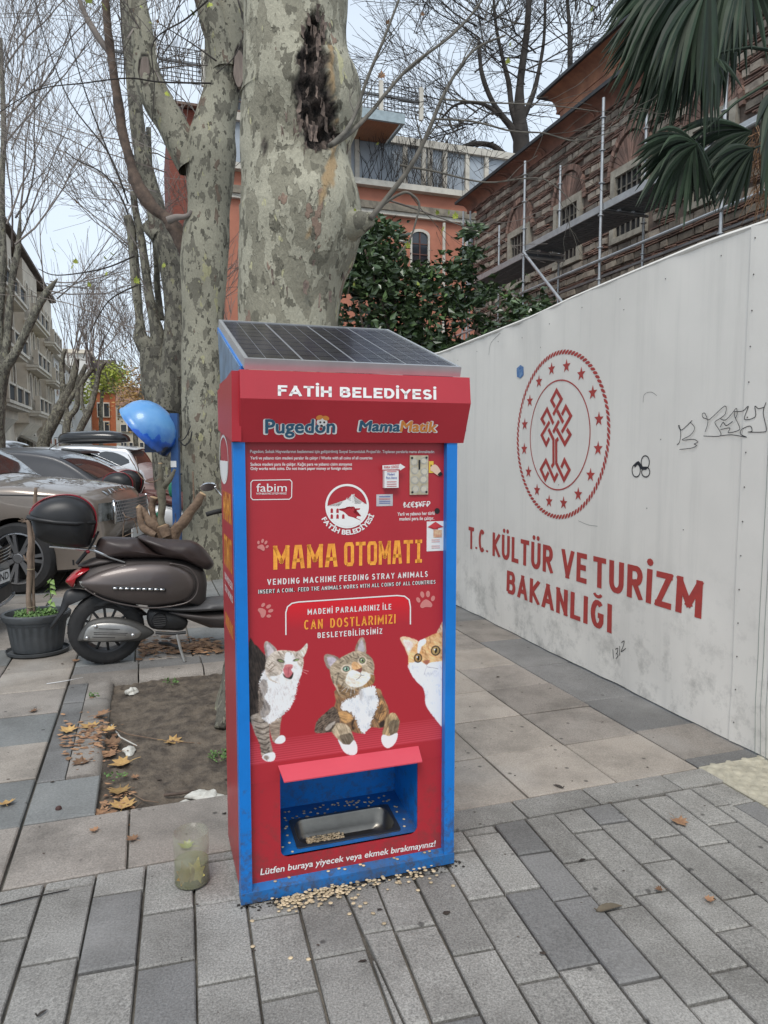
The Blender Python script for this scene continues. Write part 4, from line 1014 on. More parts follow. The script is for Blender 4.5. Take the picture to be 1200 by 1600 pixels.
# legs and paws
region(c2((270, 1170), (330, 1130), (420, 1140), (480, 1190), (520, 1290), (530, 1340), (470, 1390), (380, 1380), (330, 1320), (300, 1290), (260, 1230)), 1.1, lin(140, 122, 100), lin(198, 180, 152), 10)
region(c2((350, 1290), (430, 1260), (500, 1260), (525, 1340), (470, 1395), (395, 1380)), 1.1, lin(80, 70, 58), lin(130, 116, 98), 11)
cv.line(c2((275, 1160), (262, 1200), (300, 1150)), 1.6, dkb, soft=.6, rough=.8)
cv.poly(c2((335, 1330), (400, 1385), (480, 1390), (530, 1335), (565, 1400), (568, 1480), (530, 1520), (460, 1510), (400, 1465)), whit, soft=.6, rough=1)
cv.poly(c2((430, 1450), (470, 1440), (480, 1500), (440, 1500)), lin(200, 200, 206), soft=1.2, k=.5)
region(c2((930, 1060), (980, 1005), (1040, 1020), (1085, 1100), (1080, 1160), (1050, 1260), (990, 1290), (880, 1270), (895, 1180)), 1.9, lin(110, 92, 68), lin(196, 168, 126), 12)
region(c2((960, 1120), (1040, 1090), (1080, 1130), (1050, 1250), (970, 1280)), 1.9, lin(76, 66, 54), lin(130, 116, 96), 13, k=.85)
cv.poly(c2((885, 1270), (960, 1290), (1055, 1250), (1052, 1330), (1010, 1400), (940, 1435), (890, 1400), (865, 1330)), whit, soft=.6, rough=1)
# head
region(c2((165, 330), (200, 288), (300, 310), (350, 350), (300, 440), (240, 480), (190, 430)), .6, lin(120, 104, 92), lin(160, 146, 136), 14)
cv.poly(c2((205, 330), (290, 330), (310, 370), (260, 440), (225, 420)), lin(178, 168, 176), soft=1.2, rough=1.5)
region(c2((540, 250), (570, 150), (622, 82), (665, 120), (680, 250), (660, 300), (560, 290)), 1.4, lin(120, 100, 84), lin(170, 150, 134), 15)
cv.poly(c2((575, 235), (600, 150), (630, 120), (655, 200), (650, 260)), lin(172, 164, 168), soft=1.1, rough=1.5)
region(c2((235, 480), (260, 420), (350, 345), (450, 290), (550, 250), (660, 270), (740, 330), (778, 420), (770, 540), (775, 620), (700, 690), (560, 730), (440, 820), (370, 800), (310, 700), (260, 600)), .5, lin(128, 112, 92), lin(190, 172, 148), 16)
region(c2((330, 640), (400, 690), (520, 720), (590, 700), (560, 780), (440, 825), (360, 780)), .3, lin(84, 68, 54), lin(164, 132, 96), 17)
region(c2((700, 560), (775, 540), (775, 640), (700, 690), (640, 680)), 1., lin(110, 82, 54), lin(170, 132, 88), 18)
for q in (((345, 520), (325, 600), (320, 660)), ((410, 330), (440, 370), (450, 395)), ((440, 320), (470, 345)), ((520, 275), (530, 310)), ((570, 290), (590, 330)), ((360, 400), (400, 370)), ((480, 300), (500, 330)),
          ((700, 430), (750, 470)), ((730, 390), (765, 430)), ((350, 560), (400, 600)), ((400, 640), (370, 700)), ((270, 560), (280, 640)), ((545, 340), (600, 340)), ((340, 520), (300, 540))):
    cv.line(c2(*q), 1.5, dkb, soft=.8, k=.75, rough=1)
region(c2((455, 520), (530, 478), (640, 500), (700, 515), (735, 560), (700, 620), (620, 680), (520, 690), (430, 640)), .4, lin(212, 196, 176), lin(238, 232, 226), 19, rough=1.5)
region(c2((520, 380), (600, 400), (630, 455), (600, 490), (545, 490), (500, 450)), .9, lin(190, 140, 92), lin(222, 182, 138), 20)
cv.poly(c2((545, 480), (590, 470), (625, 450), (628, 490), (610, 515), (575, 500)), lin(120, 74, 62), soft=.5)
cv.line(c2((612, 510), (618, 545), (655, 545)), .7, dkb, soft=.4); cv.line(c2((618, 545), (590, 580), (560, 600)), .8, dkb, soft=.4)
def eye(cx, cy, rx, ry, rot, iris, pup=.32):
    cv.ell(cx, cy, rx * 1.32, ry * 1.35, dkb, rot); cv.ell(cx, cy, rx, ry, iris, rot); cv.ell(cx + rx * .1, cy, rx * pup, ry * .75, (.01, .01, .01), rot, .3); cv.ell(cx - rx * .3, cy - ry * .3, rx * .2, ry * .22, (.9, .9, .9), 0, .25)
(ex, ey), = c2((437, 468)); cv.ell(ex, ey, 8, 6, lin(222, 206, 186), -.2, 1.5); eye(ex, ey, 4.5, 3.5, -.15, lin(130, 158, 138))
(ex, ey), = c2((632, 366)); cv.ell(ex, ey + .6, 6.6, 6.2, lin(216, 200, 180), -.3, 1.5); eye(ex, ey, 3.8, 3.8, -.5, lin(128, 138, 100), .42)
for q in (((470, 690), (430, 760)), ((500, 700), (490, 800)), ((530, 690), (540, 770)), ((450, 680), (380, 740)), ((720, 520), (775, 540))): cv.line(c2(*q), .35, whit, soft=.3, k=.8)
# ---- cat 1, grey and white, licking its nose
region(c1((60, 180), (130, 190), (200, 260), (290, 390), (300, 560), (250, 760), (320, 900), (280, 1060), (60, 1060)), 1.4, lin(24, 20, 19), lin(66, 56, 50), 30, rough=1.5)
region(c1((90, 1060), (100, 1000), (280, 960), (300, 1080), (300, 1240), (340, 1420), (360, 1480), (220, 1480), (190, 1330), (130, 1200)), .2, lin(120, 108, 96), lin(172, 160, 148), 31)
for y in (1060, 1130, 1190, 1255, 1310, 1370, 1410): cv.line(c1((120 + (y - 1060) * .25, y), (200 + (y - 1060) * .2, y + 25), (290, y - 5)), 2.2, dkb, soft=1., k=.85, rough=1.5)
region(c1((300, 1080), (430, 1010), (420, 1120), (410, 1250), (370, 1300), (330, 1280)), .2, lin(120, 104, 90), lin(170, 152, 136), 32)
for y in (1100, 1160, 1210): cv.line(c1((330, y), (400, y - 10)), 1.5, dkb, soft=1, k=.5)
region(c1((250, 480), (400, 560), (620, 520), (610, 700), (560, 860), (500, 950), (420, 1020), (300, 1090), (220, 1040), (190, 960), (230, 880), (210, 760), (180, 660)), 1.3, lin(196, 190, 188), whit, 33, rough=6, lx=5, ly=1)
region(c1((180, 640), (260, 600), (280, 720), (240, 800), (310, 900), (280, 1000), (180, 1000)), 1.3, lin(70, 58, 50), lin(150, 136, 124), 34, rough=3, k=.8)
cv.poly(c1((360, 1290), (420, 1230), (470, 1240), (475, 1290), (430, 1320), (370, 1318)), whit, soft=.6)
cv.poly(c1((215, 1480), (250, 1440), (340, 1420), (365, 1460), (340, 1515), (270, 1522)), whit, soft=.6, rough=.8); cv.ell(*c1((262, 1480))[0], 5, 4, lin(130, 118, 108), .3, 1.5)
cv.line(c1((262, 1500), (275, 1520)), .8, dkb)
region(c1((235, 200), (265, 158), (330, 200), (385, 270), (330, 350), (265, 380), (250, 300)), 1., lin(120, 106, 100), lin(166, 156, 150), 35)
cv.poly(c1((262, 210), (300, 200), (350, 280), (290, 350)), lin(186, 176, 178), soft=1, rough=1.5)
region(c1((600, 290), (660, 250), (724, 180), (726, 250), (690, 330), (660, 350)), 1., lin(190, 176, 160), lin(226, 220, 212), 36)
region(c1((265, 370), (330, 290), (420, 262), (540, 268), (640, 290), (685, 370), (668, 500), (630, 600), (560, 640), (420, 640), (300, 600), (250, 500)), .6, lin(150, 136, 122), lin(206, 194, 182), 37)
region(c1((480, 300), (560, 300), (620, 420), (670, 480), (620, 620), (500, 660), (370, 620), (300, 560), (420, 540), (460, 440)), 1., lin(214, 206, 200), whit, 38, rough=1.6)
for q in (((400, 285), (430, 330)), ((450, 275), (470, 310)), ((540, 285), (545, 310)), ((330, 400), (290, 440)), ((360, 430), (290, 500)), ((610, 300), (600, 330)), ((670, 400), (660, 440)), ((345, 480), (300, 510))): cv.line(c1(*q), 1.4, brown, soft=.8, k=.8, rough=1)
for (x, y, s_) in ((425, 382, 1), (600, 372, .8)):
    (ex, ey), = c1((x, y)); cv.ell(ex, ey, 6.6 * s_, 2.6 * s_, dkb, .25 if s_ == 1 else -.25); cv.ell(ex + .6, ey + .2, 4.2 * s_, 1.5 * s_, lin(130, 142, 96), .25 if s_ == 1 else -.25)
cv.poly(c1((450, 520), (500, 560), (560, 510), (570, 540), (545, 590), (490, 580), (460, 560)), dkb, soft=.6)
cv.poly(c1((455, 470), (490, 425), (550, 425), (562, 460), (545, 480), (560, 520), (520, 570), (480, 560), (455, 500)), lin(188, 104, 110), soft=.6)
cv.line(c1((520, 450), (510, 540)), 1., lin(150, 66, 76), soft=.7); cv.poly(c1((470, 430), (540, 420), (565, 440), (480, 455)), lin(200, 120, 120), soft=.8)
for q in (((670, 480), (740, 500)), ((670, 500), (725, 530)), ((300, 480), (210, 510)), ((300, 500), (240, 545))): cv.line(c1(*q), .35, lin(220, 190, 190), soft=.3, k=.7)
# ---- cat 3, ginger and white, on the right edge
region(c3((160, 640), (180, 760), (250, 870), (340, 960), (370, 1050), (380, 1180), (450, 1300), (620, 1510), (660, 1510), (660, 600), (400, 560)), 1.5, lin(208, 212, 222), lin(238, 240, 246), 40, lx=9, ly=2)
region(c3((42, 320), (90, 290), (180, 310), (280, 350), (300, 420), (200, 520), (150, 540), (100, 430)), .7, lin(196, 156, 124), lin(226, 196, 170), 41)
cv.poly(c3((80, 340), (180, 350), (210, 400), (150, 490), (110, 420)), lin(228, 206, 200), soft=1.2, rough=1.5)
region(c3((520, 270), (560, 170), (615, 80), (680, 60), (680, 330), (560, 330)), 1.2, lin(170, 120, 84), lin(220, 190, 160), 42)
region(c3((150, 600), (160, 520), (240, 400), (300, 350), (400, 300), (520, 250), (660, 260), (660, 620), (560, 620), (440, 640), (390, 660), (300, 620), (200, 640), (160, 700)), .6, lin(190, 138, 88), lin(226, 184, 136), 43)
region(c3((290, 360), (370, 320), (380, 370), (320, 430), (290, 520), (270, 480)), 1., whit, whit, 44, rough=1.5)
for q in (((330, 430), (345, 500)), ((390, 360), (400, 430)), ((430, 300), (440, 370)), ((370, 470), (380, 530)), ((420, 380), (415, 450)), ((580, 560), (640, 580)), ((600, 330), (640, 360)), ((560, 250), (600, 300))): cv.line(c3(*q), 1.5, lin(140, 90, 54), soft=.9, k=.8, rough=1)
region(c3((165, 640), (230, 640), (330, 640), (390, 670), (440, 640), (560, 620), (660, 650), (660, 860), (500, 860), (330, 900), (230, 830), (175, 740)), 1., lin(214, 214, 222), lin(240, 242, 246), 45, rough=1.5, lx=8, ly=2)
cv.poly(c3((345, 610), (430, 600), (420, 640), (385, 660)), lin(160, 100, 78), soft=.6)
cv.line(c3((395, 655), (400, 690), (470, 700), (540, 715)), .7, lin(110, 90, 90), soft=.5); cv.line(c3((400, 690), (380, 720), (360, 790)), .6, lin(140, 130, 140), soft=.5)
for q in (((540, 900), (610, 870)), ((450, 960), (540, 920)), ((520, 980), (600, 900))): cv.line(c3(*q), 1.2, lin(180, 184, 196), soft=1.2, k=.6)
(ex, ey), = c3((278, 574)); eye(ex, ey, 5, 5.6, .1, lin(150, 116, 70), .35); (ex, ey), = c3((510, 476)); eye(ex, ey, 5.6, 6, .2, lin(166, 138, 88), .3)
ch = np.clip(np.abs(cv.c - bg0).sum(1) * 6, 0, 1)[:, None]
fn_ = (fbm(U / .75, V / 1.5, 71, 2) - .5) * .34 + (fbm(U / 9, V / 9, 72, 2) - .5) * .7
cv.c = np.clip(cv.c * (1 + ch * fn_[:, None]), 0, .85)
nzr, nxr = GX.shape
P3 = np.stack([wx.ravel(), wy.ravel(), GZ.ravel()], 1) + np.array(S(0, -.0008, 0))
Mi = np.array(wm(mach).inverted()); P3 = P3 @ Mi[:3, :3].T + Mi[:3, 3]
idx = np.arange(nzr * nxr).reshape(nzr, nxr)
inop = (GX > oL + .001) & (GX < oR - .001) & (GZ < oT)
F = np.stack([idx[:-1, :-1], idx[:-1, 1:], idx[1:, 1:], idx[1:, :-1]], -1); cellok = ~(inop[:-1, :-1] | inop[:-1, 1:] | inop[1:, 1:] | inop[1:, :-1])
F = F[cellok]
me = bpy.data.meshes.new('cat_poster'); me.vertices.add(len(P3)); me.vertices.foreach_set('co', P3.ravel())
me.loops.add(F.size); me.loops.foreach_set('vertex_index', F.ravel().astype(np.int32)); me.polygons.add(len(F))
me.polygons.foreach_set('loop_start', np.arange(0, F.size, 4, dtype=np.int32)); me.polygons.foreach_set('loop_total', np.full(len(F), 4, dtype=np.int32))
me.update(calc_edges=True)
ca = me.color_attributes.new('Col', 'FLOAT_COLOR', 'POINT'); ca.data.foreach_set('color', np.concatenate([cv.c, np.ones((len(cv.c), 1))], 1).ravel())
me.materials.append(vcol('cat_photo_print', .4)); o = bpy.data.objects.new('cat_poster', me); COL.objects.link(o); o.parent = mach
tag(o, label='poster print with a licking grey cat, a tabby with hanging paws and a ginger and white cat')

# ------------------------------------------------------------------ hoarding (white fabric fence)
FA = 2.92
M_fab = mat('white_tarpaulin', (.82, .79, .735), .55, var=.03, scale=1.2, bump=.12, bscale=7, dirt=.0)
def tarp():
    m = MATS['white_tarpaulin']; n = m.node_tree.nodes; L = m.node_tree.links; b = n['Principled BSDF']
    src = b.inputs['Base Color'].links[0].from_socket
    g = n.new('ShaderNodeNewGeometry'); sx = n.new('ShaderNodeSeparateXYZ'); L.new(g.outputs['Position'], sx.inputs[0])
    hr = n.new('ShaderNodeMapRange'); hr.inputs['From Min'].default_value = 1.0; hr.inputs['From Max'].default_value = .0; L.new(sx.outputs['Z'], hr.inputs['Value'])
    d = n.new('ShaderNodeTexNoise'); d.inputs['Scale'].default_value = 5; d.inputs['Detail'].default_value = 9; d.inputs['Roughness'].default_value = .75; L.new(g.outputs['Position'], d.inputs['Vector'])
    dr = n.new('ShaderNodeMapRange'); dr.inputs['From Min'].default_value = .49; dr.inputs['From Max'].default_value = .8; L.new(d.outputs['Fac'], dr.inputs['Value'])
    mu = n.new('ShaderNodeMath'); mu.operation = 'MULTIPLY'; L.new(hr.outputs[0], mu.inputs[0]); L.new(dr.outputs[0], mu.inputs[1])
    mm = n.new('ShaderNodeMath'); mm.operation = 'MULTIPLY'; mm.inputs[1].default_value = 1.; L.new(mu.outputs[0], mm.inputs[0])
    x = n.new('ShaderNodeMix'); x.data_type = 'RGBA'; x.inputs['B'].default_value = (.16, .155, .14, 1); L.new(mm.outputs[0], x.inputs['Factor']); L.new(src, x.inputs['A'])
    # vertical run marks
    mp_ = n.new('ShaderNodeMapping'); mp_.inputs['Scale'].default_value = (9, 9, .5); L.new(g.outputs['Position'], mp_.inputs['Vector'])
    v = n.new('ShaderNodeTexNoise'); v.inputs['Scale'].default_value = 1; v.inputs['Detail'].default_value = 6; v.inputs['Roughness'].default_value = .7; L.new(mp_.outputs[0], v.inputs['Vector'])
    vr = n.new('ShaderNodeMapRange'); vr.inputs['From Min'].default_value = .5; vr.inputs['From Max'].default_value = .8; vr.inputs['To Max'].default_value = .22; L.new(v.outputs['Fac'], vr.inputs['Value'])
    y = n.new('ShaderNodeMix'); y.data_type = 'RGBA'; y.inputs['B'].default_value = (.36, .36, .33, 1); L.new(vr.outputs[0], y.inputs['Factor']); L.new(x.outputs['Result'], y.inputs['A'])
    L.new(y.outputs['Result'], b.inputs['Base Color'])
tarp()
def ftop(l):
    return float(np.interp(l, [0, 2.8, 3.2, 3.75, 4.44, 5.06, 5.84, 6.86, 7.6, 8.4, 12], [2.68, 2.675, 2.687, 2.672, 2.648, 2.61, 2.592, 2.568, 2.60, 2.62, 2.62]))
fence = sthing('hoarding', 'tall white fabric site hoarding with red ministry lettering and a round star emblem', 'hoarding', FA, 2.0)
NZV = Vector((5.3, 0, 0))
def wrinkle(l, z):
    w = .014 * mnoise.noise(Vector((l * .55, z * .5, 1))) + .008 * mnoise.noise(Vector((l * 1.6, z * .9, 4)))
    w += .0035 * math.sin((l * 1.3 + z * 2.2) * 3.0 + 3 * mnoise.noise(Vector((l, z, 9)))) * max(0, mnoise.noise(Vector((l * .7, z * .7, 7))))
    e = min(1, max(0, (.6 - z) / .6)); w += .012 * min(1, max(0, (1.6 - z))) * mnoise.noise(Vector((l * 2.6 + z * 1.4, z * 3.2 - l, 8))) * min(1, max(0, (5 - l) / 3)) + e * .016 * mnoise.noise(Vector((l * 3.5, z * 2, 5)))
    t = ftop(l) - z
    if t < .3: w += (.3 - t) * .05 * mnoise.noise(Vector((l * 5, 0, 2)))
    return w
def FP(l, z, off=0.): return S(FA + wrinkle(l, z) - off, l, z)
def fabric(l0, l1, nl, nzz, da=0.):
    V_ = []
    for j in range(nzz + 1):
        for i in range(nl + 1):
            l = l0 + (l1 - l0) * i / nl; t = j / nzz; z = .012 + (ftop(l) - .012) * t; V_.append(FP(l, z, da))
    b = MB(); b.add(V_, [(j * (nl + 1) + i, j * (nl + 1) + i + 1, (j + 1) * (nl + 1) + i + 1, (j + 1) * (nl + 1) + i) for j in range(nzz) for i in range(nl)])
    return b.build('fabric_panel', M_fab, fence, smooth='all')
fabric(2.862, 11.8, 260, 70); fabric(-.4, 2.90, 90, 70, .006)
b = MB()
for (l0, l1) in ((-.4, 11.8),):
    pts = [S(FA + .01, l0 + (l1 - l0) * i / 60, ftop(l0 + (l1 - l0) * i / 60) - .004) for i in range(61)]; b.tube(pts, .014, 6)
b.build('top_hem', M_fab, fence, smooth=True)
b = MB(); b.box(FA + .05, FA + .08, -.4, 11.8, .0, .03, 0, MS); b.build('base_rail', mat('rail_dark', (.12, .12, .12), .6, .3), fence)
b = MB(); b.box(FA - .035, FA - .004, -.4, 2.5, .004, .02, 0, MS); b.build('base_strip', mat('strip_white', (.6, .6, .58), .6, dirt=.5), fence)
for l in [0.6 + 1.9 * i for i in range(6)]:
    b = MB(); b.box(FA + .04, FA + .09, l, l + .05, 0, 2.5, 0, MS); b.build('post', M_alu, fence)
for i in range(15):
    b = MB(); b.ball(FP(2.872, .12 + i * .178, .008), .004, 6, 4); b.build('seam_rivet', mat('rivet', (.16, .15, .14), .5, .6), fence)
for i in range(17):
    l = 3.1 + .42 * i; b = MB(); b.ball(FP(l, ftop(l) - .10 - .02 * (i % 3), .002), .0035, 6, 3); b.build('staple', MATS['rivet'], fence)
for l, z in ((4.05, 1.55), (3.52, 1.62), (4.6, 1.3), (3.3, 1.1), (3.62, 1.2), (4.9, 2.35), (3.9, 2.45)):
    b = MB(); b.ball(FP(l, z, .001), .0035, 6, 3); b.build('staple', MATS['rivet'], fence)
for l in (2.70, 2.735, 2.665):
    b = MB(); b.tube([FP(l, z * 2.66, .0075) for z in [i / 20 for i in range(21)]], .0012, 4); b.build('fold_line', mat('fold_green', (.22, .27, .24), .7), fence)
M_fred = mat('banner_red', (.46, .055, .045), .6, var=.08, scale=14, col2=(.38, .05, .045))
M_ink = mat('marker_ink', (.02, .022, .03), .6, var=.1)
def FW(u, v, off=.0): l, z = atA(u, v, FA); return FP(l, z, off)
def conform(V2, F2, m, name, off, parent=fence):      # V2 in (l,z)
    b = MB(); b.add([FP(l, z, off) for l, z in V2], F2); return b.build(name, m, parent)
def fence_text(txt, l0, l1, zb, cap, bold=.045, word=1.0):
    for w_, (a_, b_) in txt:
        g = sans_text(w_, aspect=.56, stroke=.185, gap=.13); V_, F, w = g
        conform([(a_ + (b_ - a_) * x / w, zb + cap * y) for x, y in V_], F, M_fred, 'lettering', .0022)
# measured word ends along the hoarding
def lw(u, v): return atA(u, v, FA)[0]
fence_text([('T.C.', (lw(731, 857), lw(762, 866))), ('KÜLTÜR', (lw(769, 868), lw(865, 896))), ('VE', (lw(878, 899), lw(917, 911))), ('TURİZM', (lw(927, 914), lw(1097, 964)))], 0, 0, .617, .212)
fence_text([('BAKANLIĞI', (lw(792, 930), lw(956, 987)))], 0, 0, .335, .196)
EL, EZ = atA(877, 680, FA); EL = 4.63; EZ = 1.667; ER = .625
def ring_(r, w, name, n=96, off=.0022, a0=0, a1=2 * math.pi):
    vv, ff = ribbon([(EL + r * math.cos(2 * math.pi * i / n), EZ + r * math.sin(2 * math.pi * i / n)) for i in range(n)], w, True); conform([(p.x, p.y) for p in vv], ff, M_fred, name, off)
V_ = []; F = []
NB = 96
for i in range(NB):       # rope border: slanting leaf-shaped strands
    t = 2 * math.pi * i / NB; dt = 2 * math.pi / NB
    P = [(ER - .0, t - dt * .15), (ER - .002, t + dt * .42), (ER - .018, t + dt * .95), (ER - .034, t + dt * 1.15), (ER - .034, t + dt * .62), (ER - .018, t + dt * .1)]
    o = len(V_); V_ += [(EL - r * math.cos(q), EZ + r * math.sin(q)) for r, q in P]; F.append(tuple(range(o, o + 6)))
conform(V_, F, M_fred, 'emblem_rope', .0022)
ring_(.405, .010, 'emblem_ring')
for i in range(16):
    t = 2 * math.pi * (i + .5) / 16 + math.pi / 2; cx, cy = EL + .508 * math.cos(t), EZ + .508 * math.sin(t)
    ph = t * 1 + (0 if i % 1 == 0 else 0)
    st_ = [(cx + (.052 if k % 2 == 0 else .021) * math.cos(math.pi / 2 + math.pi * k / 5 + i * .0), cy + (.052 if k % 2 == 0 else .021) * math.sin(math.pi / 2 + math.pi * k / 5)) for k in range(10)]
    V_ = [(cx, cy)] + st_; conform(V_, [(0, 1 + k, 1 + (k + 1) % 10) for k in range(10)], M_fred, 'emblem_star', .0022)
# interlaced tree motif
def ec(x, y): l, z = atA(800 + x / 5.716, 540 + y / 5.716, FA); return (l, z)
for pl in ([(395, 548), (362, 490), (408, 400), (452, 478), (378, 618)], [(415, 580), (468, 688)], [(456, 618), (490, 545), (535, 628), (455, 775)], [(378, 775), (430, 672)],
           [(302, 705), (272, 655), (322, 568), (380, 698)], [(345, 680), (272, 800), (314, 885), (342, 825)], [(335, 745), (380, 838), (380, 1055), (362, 1085)], [(410, 745), (482, 880), (530, 795), (500, 745)],
           [(425, 830), (405, 850), (405, 1050), (474, 1200), (522, 1110), (478, 1022), (450, 1090)], [(335, 1130), (305, 1195), (264, 1105), (310, 1025), (388, 1200), (418, 1140)]):
    vv, ff = ribbon([ec(*p) for p in pl], .030); conform([(p.x, p.y) for p in vv], ff, M_fred, 'emblem_knot', .0024)
# marker scrawls and blue torn tape
def sc(x, y): return atA(1050 + x / 8., 610 + y / 8., FA)
def scrawl(pts, f, w=.004, name='scribble'):
    P = smooth_poly([f(*p) for p in pts], 4, False); vv, ff = ribbon(P, w); conform([(p.x, p.y) for p in vv], ff, M_ink, name, .0088 if P[0][0] < 3.3 else .0024)
scrawl([(60, 680), (95, 640), (108, 520), (78, 450), (90, 440), (120, 495), (250, 375)], sc); scrawl([(240, 400), (295, 470), (240, 560), (135, 620), (280, 612), (335, 645), (290, 670), (320, 690), (250, 722), (105, 738)], sc)
scrawl([(425, 520), (455, 430), (455, 365), (400, 340), (390, 295), (420, 285), (445, 330), (480, 365), (670, 195), (680, 290), (615, 350), (548, 400), (600, 490), (625, 550), (580, 575), (405, 570)], sc)
scrawl([(615, 355), (680, 370), (760, 290), (815, 225), (825, 300), (800, 340), (790, 270), (820, 265), (900, 255), (965, 200), (915, 360), (1050, 330), (1045, 200), (1090, 228), (1160, 210)], sc)
scrawl([(800, 340), (855, 460), (840, 500), (715, 530), (735, 470), (620, 490)], sc); scrawl([(615, 460), (650, 400), (690, 440), (770, 388)], sc, .005); scrawl([(620, 568), (760, 555), (940, 585), (870, 550), (880, 490), (985, 445), (1010, 510), (960, 520), (1150, 520), (1190, 480), (1150, 280), (1185, 150)], sc)
def s2c(x, y): return atA(690 + x / 2.353, 480 + y / 2.353, FA)
for cx, cy, rx, ry in ((715, 600, 15, 24), (748, 570, 15, 24), (750, 606, 15, 18)):
    scrawl([(cx + rx * math.cos(t), cy + ry * math.sin(t)) for t in [i * .55 for i in range(13)]], s2c, .007)
scrawl([(708, 585), (722, 572), (735, 590), (752, 592)], s2c, .02)
def s3c(x, y): return atA(700 + x * .4375, 900 + y * .4375, FA)
scrawl([(588, 262), (590, 295)], s3c, .005); scrawl([(597, 262), (606, 258), (603, 275), (600, 276), (606, 285), (598, 295)], s3c, .005); scrawl([(613, 250), (612, 285)], s3c, .005); scrawl([(620, 238), (630, 232), (626, 250), (618, 270), (636, 258)], s3c, .005)
scrawl([(215, 95), (180, 130), (172, 175)], s2c, .003, 'pen_mark'); scrawl([(740, 350), (745, 320), (770, 312), (790, 325)], s2c, .002, 'pen_mark'); scrawl([(505, 785), (540, 800), (575, 805)], s2c, .002, 'pen_mark')
M_tape = mat('blue_paper', (.05, .14, .38), .7, var=.5, scale=30, col2=(.2, .33, .5))
for pts in ([(276, 225), (290, 212), (302, 220), (302, 250), (290, 262), (277, 255)], [(72, 430), (80, 415), (90, 430), (90, 455), (78, 470), (68, 455)]):
    V_ = [s2c(*p) for p in pts]; conform(V_, [tuple(range(len(V_)))], M_tape, 'torn_sticker', .003)

# ------------------------------------------------------------------ trees
M_b1 = bark('bark_plane_pale', (.47, .445, .345), (.315, .295, .225), (.33, .235, .18), 1.0)
M_b2 = bark('bark_plane_mid', (.37, .35, .27), (.205, .192, .15), (.22, .17, .13), 1.0, th=.045)
M_b3 = bark('bark_plane_dark', (.27, .255, .20), (.15, .14, .115), (.14, .11, .09), 1.2)
M_br = mat('bark_brown', (.15, .105, .08), .9, scale=9, bump=.8, bscale=30, col2=(.07, .052, .042))
M_tw = mat('twig_brown', (.25, .215, .19), .9, var=.2, scale=3, island=.3)
M_twd = mat('twig_dark', (.052, .044, .038), .9, var=.2, scale=3, island=.3)
M_twg = mat('shoot_grey', (.16, .145, .12), .85, var=.2, scale=14)
M_lf = mat('leaf_yellowgreen', (.42, .44, .07), .6, var=.15, scale=20, island=.3, col2=(.25, .33, .05))
M_lfb = mat('leaf_dead_brown', (.33, .19, .10), .75, var=.25, scale=30, island=.5, col2=(.2, .1, .055))
M_lfo = mat('leaf_ochre', (.52, .34, .12), .7, var=.2, scale=30, island=.4, col2=(.36, .2, .08))

def resample(pts, rad, ds):
    P = smooth_poly([(p[0], p[1], p[2], r) for p, r in zip(pts, rad)], 6, False)
    out = [P[0]]; acc = 0
    for a, b in zip(P, P[1:]):
        L_ = math.dist(a[:3], b[:3]); n = max(1, int(L_ / ds))
        for i in range(1, n + 1): out.append(tuple(x + (y - x) * i / n for x, y in zip(a, b)))
    return [Vector(p[:3]) for p in out], [p[3] for p in out]
def hi_limb(b, pts, rad, n=48, ds=.04, amp=.04, fr=1.6, seed=0, flare=None, flat=1.):
    P, Rr = resample(pts, rad, ds); o = len(b.v); up = None
    for i, p in enumerate(P):
        d = (P[min(i + 1, len(P) - 1)] - P[max(i - 1, 0)]).normalized()
        if up is None: up = Vector((0, 1, 0)) if abs(d.y) < .9 else Vector((1, 0, 0))
        x = up.cross(d).normalized(); y = d.cross(x).normalized(); up = y
        for k in range(n):
            t = 2 * math.pi * k / n; dr = x * math.cos(t) + y * math.sin(t) * flat; q = p + dr * Rr[i]
            r = Rr[i] * (1 + amp * 2.2 * mnoise.noise(q * fr + Vector((seed, 0, 0))) + amp * mnoise.noise(q * fr * 3 + Vector((0, seed, 0))) + amp * .35 * mnoise.noise(Vector((q.x * 14, q.y * 14, q.z * 7))))
            b.v.append(tuple(p + dr * r))
    for i in range(len(P) - 1):
        for k in range(n):
            a = o + i * n + k; c = o + i * n + (k + 1) % n; b.f.append((a, c, c + n, a + n)); b.mi.append(0)
    e = o + (len(P) - 1) * n; b.f.append(tuple(e + k for k in range(n))); b.mi.append(0)
def px(u, v, w, Y): return atY(u, v, Y), w / 2 * (Y * .996 - (atY(u, v, Y).z - EYE) * .085) / FPX
def pxlimb(b, L_, Y=None, **k):
    P, Rr = [], []
    for q in L_:
        p, r = px(q[0], q[1], q[2], q[3] if len(q) > 3 else Y); P.append(p); Rr.append(r)
    hi_limb(b, P, Rr, **k)
